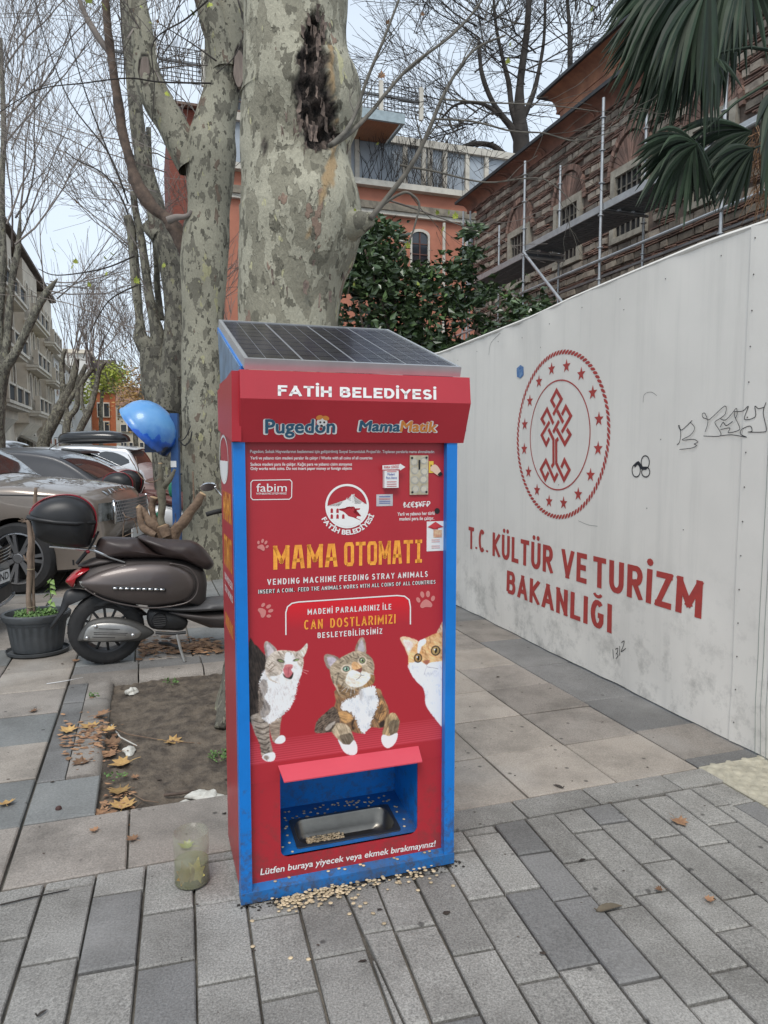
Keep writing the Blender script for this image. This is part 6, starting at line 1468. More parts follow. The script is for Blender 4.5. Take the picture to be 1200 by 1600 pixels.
while z < 7.86:
    for kind, h in (('s', .125), ('b', .04), ('b', .04), ('b', .04)):
        l = l0w - rg_.random() * .3
        while l < l1w:
            w = rg_.uniform(.14, .42) if kind == 's' else rg_.uniform(.24, .36); lb = min(l + w - .014, l1w)
            zb = min(z + h - .010, 7.88)
            if lb - l > .05 and zb > z + .01 and rg_.random() > .03 and not blocked(l, lb, z, zb):
                d = rg_.uniform(.0, .028) if kind == 's' else rg_.uniform(.008, .035); tgt = bs if kind == 's' else bb; j = rg_.uniform(-.008, .008)
                P = [(WA + .06, l, z), (WA + .06, lb, z), (WA + .06, lb, zb), (WA + .06, l, zb), (WA - d + .02, l + .01, z + .006 + j), (WA - d + .02, lb - .01, z + .006 - j), (WA - d + .02, lb - .012, zb - .006 - j), (WA - d + .02, l + .01, zb - .006 + j)]
                tgt.add([S(*p) for p in P], [(4, 7, 6, 5), (0, 4, 5, 1), (1, 5, 6, 2), (2, 6, 7, 3), (3, 7, 4, 0)])
            l += w
        z += h
bs.build('stone_courses', M_stone, stb, kind='stuff'); 
for lc, zc, r in arch:       # blind arch: rim of radial bricks and fan of bricks inside
    bf = MB()
    for ring_r0, ring_r1, a_n, dep in ((r - .09, r, 26, .035), (.12, r - .12, 19, .0)):
        for i in range(a_n):
            t0 = math.pi * (i + .06) / a_n; t1 = math.pi * (i + .94) / a_n; zz = zc - .28
            def q(rr_, t, d): return S(WA + .05 - d, lc + rr_ * math.cos(t) * .98, zz + rr_ * math.sin(t) * 1.28)
            P = [q(rr_, t, .0) for rr_, t in ((ring_r0, t0), (ring_r1, t0), (ring_r1, t1), (ring_r0, t1))] + [q(rr_, t, .03 + dep + rg_.uniform(0, .012)) for rr_, t in ((ring_r0, t0), (ring_r1, t0), (ring_r1, t1), (ring_r0, t1))]
            if P[0].z > wins[0][3] + .12 or True: bf.add(P, [(4, 5, 6, 7), (0, 1, 5, 4), (1, 2, 6, 5), (2, 3, 7, 6), (3, 0, 4, 7)])
    bf.build('blind_arch', M_brick, stb, kind='stuff')
bb.build('brick_courses', M_brick, stb, kind='stuff')
for w in wins:
    f = MB()
    for x0, x1, z0, z1 in ((w[0] - .13, w[0], w[2] - .1, w[3] + .14), (w[1], w[1] + .13, w[2] - .1, w[3] + .14), (w[0], w[1], w[3], w[3] + .14), (w[0], w[1], w[2] - .1, w[2])): SB(f, WA - .03, WA + .10, x0 + .001, x1 - .001, z0, z1)
    fo = f.build('window', M_sur, stb)
    g = MB(); SB(g, WA + .046, WA + .048, w[0], w[1], w[2], w[3]); g.build('pane', M_hole, fo)
    for i in range(1, 5):
        g = MB(); x = w[0] + (w[1] - w[0]) * i / 5; SB(g, WA + .0, WA + .018, x - .011, x + .011, w[2], w[3]); g.build('grille_bar', M_iron, fo)
    for i in range(1, 5):
        g = MB(); z = w[2] + (w[3] - w[2]) * i / 5; SB(g, WA + .019, WA + .034, w[0], w[1], z - .011, z + .011); g.build('grille_bar', M_iron, fo)
def cove(parent, a_w, z_w, a_e, z_e, la, lb, m, name='cornice', n=8):
    b = MB(); pr = []
    for i in range(n + 1):
        t = i / n * math.pi / 2; pr.append((a_w + (a_e - a_w) * (1 - math.cos(t)), z_w + (z_e - z_w) * math.sin(t)))
    V_ = []; NL = 2
    for L_ in (la, lb): V_ += [S(a, L_, z) for a, z in [(a_w + .1, z_w - .04), (a_w - .02, z_w - .04), (a_w - .02, z_w)] + pr[0:] + [(a_e, z_e + .0), (a_w + .3, z_e)]]
    k = len(V_) // 2; b.add(V_, [(i, i + 1, i + 1 + k, i + k) for i in range(k - 1)] + [tuple(range(k)), tuple(range(2 * k - 1, k - 1, -1))]); return b.build(name, m, parent, smooth=True)
cove(stb, WA + .02, 7.90, 8.03, 8.09, l0w, l1w + .5, M_plast)
b = MB(); SB(b, 7.99, 9.7, l0w, l1w + .6, 8.092, 8.16); b.build('roof_edge', M_lead, stb)
b = MB(); b.prism([(8.0, 8.164), (9.7, 8.164), (9.7, 8.8)], lambda a, z: S(a, l0w, z), lambda a, z: S(a, l1w + .6, z)); b.build('roof', M_lead, stb)
for lc in (16.3, 15.4, 14.6, 13.9, 12.0, 9.8, 8.0):      # paired ribs on the cove
    for q in (0, .14):
        b = MB(); P = []
        for i in range(9):
            t = i / 8 * math.pi / 2; P.append(S(WA + .01 + (8.04 - WA) * (1 - math.cos(t)) - .01, lc + q + .26 * (i / 8) ** 1.6, 7.90 + .185 * math.sin(t)))
        b.tube(P, .018, 6); b.build('cove_rib', M_plast, stb, smooth='all')
M_plast2 = mat('drum_plaster', (.42, .205, .12), .8, scale=2.5, bump=.2, col2=(.27, .125, .08), dirt=.3)
b = MB(); SB(b, 9.6, 14, 5, 15.45, 7.9, 9.75); b.build('upper_wall', M_plast2, stb)
cove(stb, 9.6, 9.66, 9.2, 9.97, 5, 15.6, M_plast2, 'upper_cornice')
b = MB(); SB(b, 9.13, 14, 5, 15.75, 9.972, 10.04); b.build('upper_roof_edge', M_lead, stb)

# scaffold
M_galv = mat('galvanised_tube', (.5, .51, .52), .42, .7, var=.1, scale=6)
M_deck = mat('scaffold_deck', (.20, .22, .24), .5, .6, var=.15, scale=10)
sc_ = sthing('scaffold', 'galvanised tube scaffold with steel decks in front of the old stone building', 'scaffold', 7.0, 6)
def pole(a, l, z0, z1):
    b = MB(); b.tube([S(a, l, z0), S(a, l, z1)], .0242, 10)
    z = z0 + .3
    while z < z1: b.lathe([(.026, -.012), (.05, -.006), (.05, .006), (.026, .012)], 10, tuple(S(a, l, z))); z += .5
    b.build('standard', M_galv, sc_, smooth=True)
tops = {4.9: 9.5, 7.45: 9.8, 10.0: 7.1, 12.45: 7.05, 15.0: 6.4}
for l, zt_ in tops.items(): pole(7.0, l, 0, zt_)
for l, zt_ in {4.9: 9.4, 7.45: 9.6, 10.1: 7.55, 12.65: 7.15, 15.2: 6.75}.items(): pole(7.9, l, 0, zt_)
zd1 = atA(928, 326, 7.0)[1]; zd2 = atA(815, 394, 7.0)[1] - .02; zd3 = atA(1120, 214, 7.0)[1]
def tube_(p, q, r=.0242, name='ledger'):
    b = MB(); b.tube([p, q], r, 8); b.build(name, M_galv, sc_, smooth=True)
def deck(la, lb, z):
    for i in range(3):
        b = MB(); a0 = 7.06 + .27 * i; SB(b, a0, a0 + .255, la + .03, lb - .03, z - .05, z); 
        for j in range(int((lb - la) / .09)): SB(b, a0 + .03, a0 + .225, la + .08 + j * .09, la + .12 + j * .09, z - .056, z - .0505)
        b.build('deck_plank', M_deck, sc_)
    b = MB(); SB(b, 7.025, 7.05, la, lb, z - .09, z + .02); b.build('deck_edge', M_galv, sc_)
    for l in (la, lb): tube_(S(7.0, l, z - .09), S(7.9, l, z - .09), name='transom')
deck(10.0, 12.45, zd1); deck(12.45, 15.0, zd2); deck(4.9, 7.45, zd3); deck(7.45, 10.0, zd1)
lr = [atA(860, 440, 7.0), atA(1100, 340, 7.0)]; zl = (lr[0][1] + lr[1][1]) / 2
tube_(S(6.97, 4.9, zl), S(6.97, 13.1, zl)); tube_(S(6.97, 12.45, zl - .35), S(6.97, 17, zl - .35)); tube_(S(7.9, 4.9, zl + .1), S(7.9, 15, zl + .1)); tube_(S(6.97, 4.9, zd3 - .1), S(6.97, 7.5, zd3 - .1))
p = atA(818, 394, 6.95); q = atA(880, 472, 6.2); tube_(S(6.95, p[0], p[1]), S(6.2, q[0], q[1] - .02), .026, 'brace'); q2 = atA(880, 472, 6.2)
tube_(S(6.2, q[0], q[1]), S(5.9, q[0] - .6, q[1] - 1.0), .026, 'brace')
for (u, v0) in ((724, 330), (735, 330)):      # poles by the corner of the orange house
    a, z_ = atL(u, v0, 17.6); b = MB(); b.tube([S(a, 17.6, 0), S(a, 17.6, z_)], .024, 8); b.build('standard', M_galv, sc_, smooth=True)

# ------------------------------------------------------------------ orange house
M_or = mat('orange_render', (.48, .19, .12), .85, scale=1.2, bump=.1, col2=(.40, .155, .10), dirt=.15)
M_cream = mat('cream_trim', (.62, .58, .50), .7, var=.08, scale=5, dirt=.3)
M_glassb = mat('sky_glass', (.42, .47, .52), .25, var=.15, scale=.8)
M_pane = mat('dark_glass', (.03, .034, .04), .08, var=.2, scale=1.5, spec=.8)
LO = 22.0
oh = sthing('orange_house', 'orange rendered house with glazed roof terrace behind the shrub', 'house', 3, LO)
def lz(u, v, L=LO): return atL(u, v, L)
zc1 = 9.86
b = MB(); SB(b, 2.4, 12.5, LO, LO + 8, 0, zc1); b.build('wall', M_or, oh)
b = MB(); SB(b, 2.3, 12.5, LO - .25, LO, zc1 - .08, zc1 + .1); b.build('upper_cornice', M_cream, oh)
zb_ = lz(640, 335)[1]
b = MB(); SB(b, 2.3, 12.5, LO - .14, LO, zb_ - .12, zb_); b.build('string_course', M_cream, oh); b = MB(); SB(b, 2.3, 12.5, LO - .2, LO, zb_ + .002, zb_ + .22); b.build('string_course_top', mat('mossy_ledge', (.16, .14, .11), .9, scale=4, col2=(.3, .26, .2)), oh)
def arch_window(parent, a0, a1, z0, z1, L_, cur, mpane=None):
    r = (a1 - a0) / 2; f = MB(); P = [(a0, z0), (a1, z0)] + [(a0 + r + r * math.cos(t), z1 - r * cur + r * cur * math.sin(t)) for t in [math.pi * i / 8 for i in range(9)]]
    Q = [((p[0] - (a0 + r)) * 1.22 + a0 + r, (p[1] - z0) * 1.06 + z0) for p in P]
    n = len(P); f.add([S(x, L_ - .06, z) for x, z in P] + [S(x, L_ - .06, z) for x, z in Q] + [S(x, L_ + .001, z) for x, z in Q] + [S(x, L_ - .0, z) for x, z in P], [(i, (i + 1) % n, n + (i + 1) % n, n + i) for i in range(1, n)] + [(n + i, n + (i + 1) % n, 2 * n + (i + 1) % n, 2 * n + i) for i in range(n)] + [(i, 3 * n + i, 3 * n + (i + 1) % n, (i + 1) % n) for i in range(n)])
    fo = f.build('window', M_cream, parent); g = MB(); g.add([S(x, L_ - .004, z) for x, z in P], [tuple(range(n))]); g.build('pane', mpane or M_pane, fo)
    g = MB(); SB(g, a0 + r - .02, a0 + r + .02, L_ - .03, L_ - .008, z0, z1 - .02); 
    for k in (1, 2, 3): SB(g, a0, a1, L_ - .028, L_ - .01, z0 + (z1 - z0) * k / 4.2, z0 + (z1 - z0) * k / 4.2 + .03)
    g.build('glazing_bar', M_cream if mpane else mat('brown_frame', (.12, .05, .035), .6), fo)
for u0, u1, v0, v1 in ((643, 668, 430, 364), (640, 660, 560, 504), (560, 583, 430, 364), (728, 752, 430, 364), (560, 583, 560, 504)):
    a0, z0 = lz(u0, v0); a1, z1 = lz(u1, v1); arch_window(oh, a0, a1, z0, z1, LO, .6)
b = MB(); a_, z_ = lz(692, 350); b.tube([S(a_, LO - .1, 0), S(a_, LO - .1, z_)], .05, 8); b.build('downpipe', M_cream, oh, smooth=True)
# roof terrace: glazing, canopy, screens
zt0 = zc1 + .1; zt1 = lz(600, 222, LO + .3)[1]
b = MB(); SB(b, 2.4, 12.4, LO + .36, LO + .4, zt0, zt1); b.build('glass_screen', M_glassb, oh)
a_ = 4.6
for u in (545, 558, 633, 662, 672, 695, 730, 760):
    x = lz(u, 260, LO + .3)[0]; b = MB(); SB(b, x - .07, x + .07, LO + .26, LO + .355, zt0, zt1 - .001); b.build('mullion', M_cream, oh)
b = MB(); SB(b, 2.4, 12.4, LO + .22, LO + .42, zt1, zt1 + .22); b.build('head_rail', M_cream, oh); b = MB(); SB(b, 2.4, 12.4, LO + .27, LO + .355, zt0 + .001, zt0 + .12); b.build('sill_rail', M_cream, oh)
rg_ = random.Random(31); b = MB()
for _ in range(70):
    a_ = rg_.uniform(6.6, 9.8); grow(b, S(a_, LO + .1, zt0), (rg_.gauss(0, .3), 0, 1), rg_.uniform(.8, 1.7), .012, 1, rg_, (2, 4), .4, .2, .006)
b.build('terrace_shrub_stems', M_twd, oh, kind='stuff')
def az_(u, v, L): return atL(u, v, L)
ca0 = 3.5; ca1 = az_(626, 200, 20.8)[0]; zf0 = az_(600, 190, 20.8)[1]; 
b = MB(); V_ = [S(ca0, 20.8, zf0), S(ca1, 20.8, zf0), S(ca1 - .4, LO + .3, zt1 + .24), S(ca0, LO + .3, zt1 + .24), S(ca0, 20.8, zf0 + .03), S(ca1, 20.8, zf0 + .03), S(ca1, LO + .3, zf0 + .03), S(ca0, LO + .3, zf0 + .03)]
b.add(V_, [(0, 1, 2, 3), (4, 7, 6, 5), (0, 4, 5, 1), (1, 5, 6, 2), (2, 6, 7, 3), (3, 7, 4, 0)]); b.build('canopy', mat('varnished_boards', (.42, .19, .09), .6, scale=10, stretch=(6, .3, 1), col2=(.26, .11, .06)), oh)
b = MB(); SB(b, ca0, ca1 + .02, 20.70, 20.79, zf0 - .02, zf0 + .26); SB(b, ca1 + .02, ca1 + .1, 20.7, LO + .3, zf0 - .02, zf0 + .26); b.build('canopy_fascia', mat('grey_fascia', (.36, .43, .45), .5, .2, var=.1), oh)
zs_ = zf0 + .26; x = ca0
for i in range(7):
    x0 = ca1 - .25 - 1.28 * i + .9
    b = MB(); SB(b, x0, x0 + .12, 20.9, 21.0, zs_, zs_ + .95); b.build('screen_post', M_cream, oh)
    b = MB()
    for k in range(10): SB(b, x0 - 1.13 + .11 * k, x0 - 1.11 + .11 * k, 20.94, 20.95, zs_, zs_ + .92)
    for k in range(9): SB(b, x0 - 1.13, x0, 20.951, 20.96, zs_ + .02 + .11 * k, zs_ + .04 + .11 * k)
    SB(b, x0 - 1.13, x0, 20.93, 20.97, zs_ + .5, zs_ + .55); b.build('wire_screen', mat('wire_dark', (.06, .06, .06), .6, .3), oh)
xx = az_(675, 200, LO + 1)[0]
b = MB(); SB(b, ca1 + .12, xx, LO + 1, LO + 5, zt1 - .2, zf0 + .15); b.build('stair_head', M_or, oh); b = MB(); SB(b, ca1 + .0, xx + .1, LO + .8, LO + 5, zf0 + .16, zf0 + .3); b.build('stair_head_roof', M_lead, oh)
# brick house seen between the plane trees
M_rb = mat('red_brick_far', (.24, .075, .05), .9, scale=5, bump=.3, col2=(.15, .05, .036), stretch=(1, 1, 6))
bh = sthing('brick_house', 'red brick house with brown tiled roof seen between the plane trunks', 'house', 0, 31)
x0 = az_(266, 300, 31)[0]; x1 = az_(400, 300, 31)[0]; zr0 = az_(300, 172, 31)[1]
b = MB(); SB(b, x0, x1, 31, 38, 0, zr0); b.build('wall', M_rb, bh)
b = MB(); 
for i in range(12): SB(b, x0 - .3, x1, 30.6 + i * .3, 30.9 + i * .3, zr0 + .002 + i * .08, zr0 + .1 + i * .08)
b.build('tiled_roof', mat('brown_tile', (.18, .12, .09), .9, scale=8, col2=(.1, .07, .055)), bh)
for k in range(3):
    a0, z0 = az_(350, 430 - 120 * k, 31); arch_window(bh, a0, a0 + 1.0, z0, z0 + 1.8, 31, .5)

# ------------------------------------------------------------------ street on the left
M_cf = mat('cream_facade', (.64, .555, .44), .85, scale=.7, bump=.1, col2=(.5, .43, .345), dirt=.12)
M_cl = mat('cream_moulding', (.70, .63, .52), .8, var=.1, scale=2)
M_rail = mat('dark_balustrade', (.075, .08, .085), .6, .3)
M_eave = mat('eave_timber', (.10, .07, .055), .85, var=.2, scale=2)
ap = sthing('apartment_block', 'cream apartment block with arched windows and balconies at the left edge', 'apartment block', -9, 45)
b = MB(); SB(b, -20, -9.0, 30, 75.2, 0, 15.5); b.build('wall', M_cf, ap)
def awin(parent, l0, l1, z0, z1, A, m=None):        # arched window on a face looking along +a
    r = (l1 - l0) / 2; P = [(l0, z0), (l1, z0)] + [(l0 + r + r * math.cos(t), z1 - r + r * math.sin(t)) for t in [math.pi * i / 6 for i in range(7)]]; n = len(P); c = l0 + r
    Q = [((p[0] - c) * 1.4 + c, (p[1] - z0) * 1.1 + z0) for p in P]; f = MB()
    f.add([S(A + .1, x, z) for x, z in P] + [S(A + .1, x, z) for x, z in Q] + [S(A - .01, x, z) for x, z in Q] + [S(A + .01, x, z) for x, z in P], [(i, (i + 1) % n, n + (i + 1) % n, n + i) for i in range(1, n)] + [(n + i, n + (i + 1) % n, 2 * n + (i + 1) % n, 2 * n + i) for i in range(n)] + [(i, 3 * n + i, 3 * n + (i + 1) % n, (i + 1) % n) for i in range(n)])
    fo = f.build('window', M_cl, parent); g = MB(); g.add([S(A + .012, x, z) for x, z in P], [tuple(range(n))]); g.build('pane', m or M_winb, fo)
M_winb = mat('brown_window', (.085, .055, .038), .25, var=.3, scale=1)
zfl = [4.5, 7.8, 11.1]
for (ba, bb_, A) in ((33, 41, -8.0), (45, 53, -8.0), (57.5, 64.5, -8.0), (69, 74.8, -8.1)):
    b = MB(); SB(b, -9, A, ba, bb_, 3.6, 15.3); b.build('bay', M_cf, ap)
    b = MB(); b.prism([(-9, 3.6), (A, 3.6), (-9, 2.4)], lambda a, z: S(a, ba + .4, z), lambda a, z: S(a, bb_ - .4, z)); b.build('bay_corbel', M_cl, ap)
    for z in zfl:
        n = 3
        for i in range(n):
            lc = ba + (bb_ - ba) * (i + .5) / n; awin(ap, lc - .45, lc + .45, z + .9, z + 2.7, A)
        b = MB(); SB(b, A, A + .7, ba - .1, bb_ + .1, z - .38, z - .2); SB(b, A, A + .85, ba - .2, bb_ + .2, z - .2, z - .02); b.build('balcony_slab', M_cl, ap)
        for i in range(4):
            lc = ba + (bb_ - ba) * i / 3; b = MB(); SB(b, A + .5, A + .82, lc - .18, lc + .18, z, z + 1.05); b.build('balcony_pier', M_cf, ap)
        for i in range(3):
            la, lb = ba + (bb_ - ba) * i / 3 + .2, ba + (bb_ - ba) * (i + 1) / 3 - .2
            b = MB(); 
            for k in range(12): SB(b, A + .62, A + .70, la + (lb - la) * (k + .2) / 12, la + (lb - la) * (k + .75) / 12, z + .08, z + .88)
            b.build('balustrade', M_rail, ap); b = MB(); SB(b, A + .55, A + .8, la, lb, z + .885, z + 1.02); b.build('balcony_rail', M_cl, ap)
for z in zfl:
    for la in (42.3, 54, 55.6, 65.7, 67.3): awin(ap, la, la + .8, z + .7, z + 2.5, -9)
for la in (34, 38, 44, 48, 52, 58, 62, 66, 71): awin(ap, la, la + 1.6, .0, 3.0, -9)
b = MB(); b.prism([(-9, 2.9), (-6.6, 1.7), (-6.6, 1.55), (-9, 2.7)], lambda a, z: S(a, 58.5, z), lambda a, z: S(a, 66.5, z)); b.build('awning', mat('awning_beige', (.42, .38, .31), .8), ap)
for ba, bb_ in ((30, 54.3), (54.6, 66), (66.3, 75.4)):
    b = MB(); b.prism([(-9.5, 15.3), (-7.7, 15.6), (-7.7, 15.8), (-14, 18)], lambda a, z: S(a, ba, z), lambda a, z: S(a, bb_, z)); b.build('eaves', M_eave, ap)
wb = sthing('white_building', 'white apartment building beyond the cream block with small dark windows', 'apartment block', -9, 76)
M_wh = mat('white_facade', (.66, .65, .61), .8, scale=1, col2=(.56, .55, .52))
b = MB(); SB(b, -20, -9.05, 75.6, 104, 0, 11.6); b.build('wall', M_wh, wb); b = MB(); SB(b, -20, -8.5, 75.5, 104.2, 11.62, 12.1); b.build('cornice', M_cl, wb)
for z in (1.5, 4.6, 7.6, 9.6):
    for i in range(7):
        l = 77.5 + 3.8 * i; b = MB(); SB(b, -9.06, -8.95, l, l + 1.5, z, z + 1.4); fo = b.build('window', M_cl, wb); g = MB(); SB(g, -8.96, -8.94, l + .1, l + .7, z + .1, z + 1.3); SB(g, -8.96, -8.94, l + .8, l + 1.4, z + .1, z + 1.3); g.build('pane', M_pane, fo)
wg = sthing('white_gable_house', 'white rendered house with plain end wall behind the pollarded tree', 'house', -8, 106)
ga0, ga1 = az_(99, 600, 106)[0], az_(140, 600, 106)[0]; gz1 = az_(120, 552, 106)[1]
b = MB(); SB(b, ga0, ga1, 106, 120, 0, gz1); b.build('wall', M_wh, wg); b = MB(); SB(b, ga0 - .4, ga1 + .4, 105.6, 120, gz1 + .01, gz1 + .5); b.build('cornice', M_cl, wg)
for k in range(4): 
    a_, z_ = az_(104, 690 - 34 * k, 106); b = MB(); SB(b, a_, a_ + 1.1, 105.9, 106.01, z_, z_ + 1.5); fo = b.build('window', M_cl, wg); g = MB(); SB(g, a_ + .12, a_ + .98, 105.88, 105.9, z_ + .1, z_ + 1.4); g.build('pane', M_pane, fo)
ob = sthing('orange_brick_house', 'narrow orange brick house with white trimmed windows at the end of the street', 'house', -10, 108)
M_ob = mat('orange_brick', (.52, .17, .07), .85, scale=3, col2=(.42, .13, .06))
o0, o1 = az_(143, 650, 108)[0], az_(181, 650, 108)[0]; oz = az_(160, 612, 108)[1]
b = MB(); SB(b, o0, o1, 108, 118, 0, oz); b.build('wall', M_ob, ob); b = MB(); SB(b, o0 - .2, o1 + .2, 107.7, 118, oz + .01, oz + .4); b.build('cornice', M_cl, ob)
b = MB(); b.prism([(107.9, oz + .42), (118, oz + .42), (116, oz + 4.6), (109.5, oz + 4.6)], lambda l, z: S(o0 - .1, l, z), lambda l, z: S(o1 + .1, l, z)); b.build('mansard', mat('slate', (.14, .11, .10), .8, var=.2, scale=4), ob)
def fwin(parent, u0, u1, v0, v1, L_):
    a0, z0 = az_(u0, v1, L_); a1, z1 = az_(u1, v0, L_); b = MB(); SB(b, a0, a1, L_ - .25, L_ + .01, z0, z1); fo = b.build('window', M_cl, parent)
    n = 2
    for i in range(n):
        g = MB(); w = (a1 - a0) / n; SB(g, a0 + w * i + w * .12, a0 + w * (i + 1) - w * .12, L_ - .28, L_ - .25, z0 + (z1 - z0) * .06, z1 - (z1 - z0) * .08); g.build('pane', M_pane, fo)
for q in ((152, 171, 629, 652), (155, 171, 658, 680), (144, 150, 672, 682)): fwin(ob, *q, 108)
fwin(ob, 155, 169, 601, 613, 107.5)
be = sthing('beige_building', 'beige building with wide white windows right of the orange brick house', 'building', -8, 104)
M_be = mat('beige_facade', (.50, .45, .35), .85, var=.1, scale=1)
b0, b1 = az_(181, 650, 104)[0], az_(262, 650, 104)[0]; bz = az_(200, 634, 104)[1]
b = MB(); SB(b, b0, b1, 104, 116, 0, bz); b.build('wall', M_be, be)
b = MB(); b.prism([(103.7, bz), (116, bz), (113, bz + 2.8), (108, bz + 2.8)], lambda l, z: S(b0, l, z), lambda l, z: S(b1, l, z)); b.build('tiled_roof', mat('roof_brown_tile', (.26, .15, .10), .9, var=.2, scale=4), be)
for q in ((183, 193, 638, 650), (188, 209, 663, 675), (214, 232, 663, 675), (189, 198, 691, 702), (202, 214, 691, 702), (218, 232, 691, 702), (198, 214, 638, 650), (240, 256, 663, 675)): fwin(be, *q, 104)
far = sthing('far_buildings', 'pale row of low houses closing the far end of the street', 'house', 0, 130)
b = MB(); SB(b, -60, 60, 130, 140, 0, 7); b.build('wall', M_be, far)

# ------------------------------------------------------------------ palm behind the hoarding
M_palm = mat('palm_blade', (.024, .043, .02), .55, var=.2, scale=5, island=.5, spec=.28, col2=(.013, .025, .012))
M_palmd = mat('palm_dry', (.30, .17, .09), .85, var=.3, scale=20, island=.4)
pl = thing('fan_palm', 'fan palm with drooping dark fronds hanging over the white hoarding at the right edge', 'palm', S(4.35, 3.55, 0))
YP = 5.25; rg_ = random.Random(44)
b = MB(); pc = atY(1232, 260, YP + .3); base = S(4.35, 3.55, 0); b.tube([base, base.lerp(pc, .5) + Vector((.03, 0, 0)), pc], [.13, .12, .14], 12); b.build('trunk', M_br, pl, smooth='all')
def frond(hub, tips, n, Y, Wd, droop, seed, stem=None, name='frond'):
    """fan leaf: hub pixel, polyline of outer tip pixels in order, every blade folded along its middle and bent down at the end"""
    r_ = random.Random(seed); b = MB(); H = atY(hub[0], hub[1], Y); tp = smooth_poly([tuple(t) for t in tips], 8, False); L_ = len(tp) - 1
    for i in range(n):
        q = (i + .5) / n * L_; k = int(q); f = q - k; u = tp[k][0] * (1 - f) + tp[k + 1][0] * f + r_.gauss(0, 4); v = tp[k][1] * (1 - f) + tp[k + 1][1] * f + r_.gauss(0, 9)
        E_ = atY(u, v, Y + (i / n - .5) * .35 + r_.gauss(0, .06)); d = E_ - H; Ln = d.length; side = d.cross(Vector((0, 1, 0))).normalized(); fold = d.cross(side).normalized()
        P = []; m = 7; dr = droop * r_.uniform(.3, 1.6)
        for j in range(m + 1):
            t = j / m; c = H + d * t + Vector((0, 0, Ln * (.12 * math.sin(t * math.pi) - dr * max(0, t - .62) ** 2 * 2.2)))
            w = Wd * (.2 + 1.55 * math.sin(min(1, t * 1.25) * math.pi * .5)) if t < .62 else 1.75 * Wd * max(.015, (1 - t) / .38) ** .8
            P += [c - side * w * .5 - fold * w * .25, c, c + side * w * .5 - fold * w * .25]
        b.add(P, [(3 * j + s_, 3 * j + 1 + s_, 3 * j + 4 + s_, 3 * j + 3 + s_) for j in range(m) for s_ in (0, 1)])
    if stem: b.tube([atY(*stem, Y + .15), (atY(*stem, Y + .15) + H) / 2 + Vector((0, 0, .04)), H], [.014, .011, .008], 6)
    return b.build(name, M_palm, pl, smooth=True)
frond((1120, -30), [(938, 60), (945, 130), (975, 190), (1010, 205), (1045, 190), (1075, 165)], 48, YP - .1, .030, .10, 1, (1235, -20))
frond((1110, -60), [(930, 30), (960, 70), (985, 110), (1020, 150), (1060, 175), (1100, 190), (1125, 175)], 48, YP - .25, .032, .3, 2, (1235, -40))
frond((1105, -20), [(1010, 90), (1030, 120), (1050, 115), (1085, 150), (1110, 155)], 14, YP - .4, .03, .2, 3)
frond((1165, -50), [(1120, 90), (1140, 85), (1165, 75), (1190, 90), (1230, 60)], 16, YP, .03, .2, 4, (1240, -30))
frond((1085, 218), [(1000, 235), (985, 262), (995, 300), (1010, 330), (1035, 345), (1065, 345), (1090, 335), (1112, 322), (1120, 285)], 34, YP - .1, .026, .05, 5, (1215, 120))
frond((1090, 225), [(1020, 215), (1035, 245), (1030, 290), (1045, 300)], 8, YP - .2, .024, .5, 6)
frond((1178, 232), [(1118, 240), (1112, 275), (1108, 310), (1125, 335), (1150, 335), (1168, 320)], 20, YP - .05, .026, .05, 7, (1235, 225))
frond((1215, 140), [(1180, 170), (1185, 230), (1185, 290), (1200, 330), (1230, 330)], 16, YP - .3, .03, .1, 8)
frond((1110, 85), [(1118, 130), (1140, 135), (1165, 135)], 5, YP - .1, .018, .05, 9, (1230, 82))
frond((1060, -60), [(940, -20), (950, 20), (970, 40), (990, 60)], 10, YP + .2, .03, .15, 10, (1235, -80))
frond((1150, -70), [(980, 60), (1010, 120), (1050, 150), (1090, 140), (1130, 150), (1160, 110)], 44, YP + .15, .034, .25, 11, (1240, -50))
frond((1175, 205), [(1060, 200), (1070, 260), (1100, 310), (1140, 325)], 20, YP + .1, .028, .15, 12)
b = MB()
for _ in range(130):
    p = atY(rg_.uniform(1175, 1215), rg_.uniform(195, 260), YP + .1); b.tube([p, p + Vector((rg_.gauss(0, .06), rg_.gauss(0, .04), -rg_.uniform(.03, .16)))], [.003, .0015], 3, caps=False)
for _ in range(60):
    p = atY(rg_.uniform(1175, 1225), rg_.uniform(240, 300), YP + .2); b.tube([p, p + Vector((rg_.gauss(0, .08), 0, -rg_.uniform(.1, .35)))], [.004, .002], 3, caps=False)
b.build('crown_fibre', M_palmd, pl, kind='stuff')

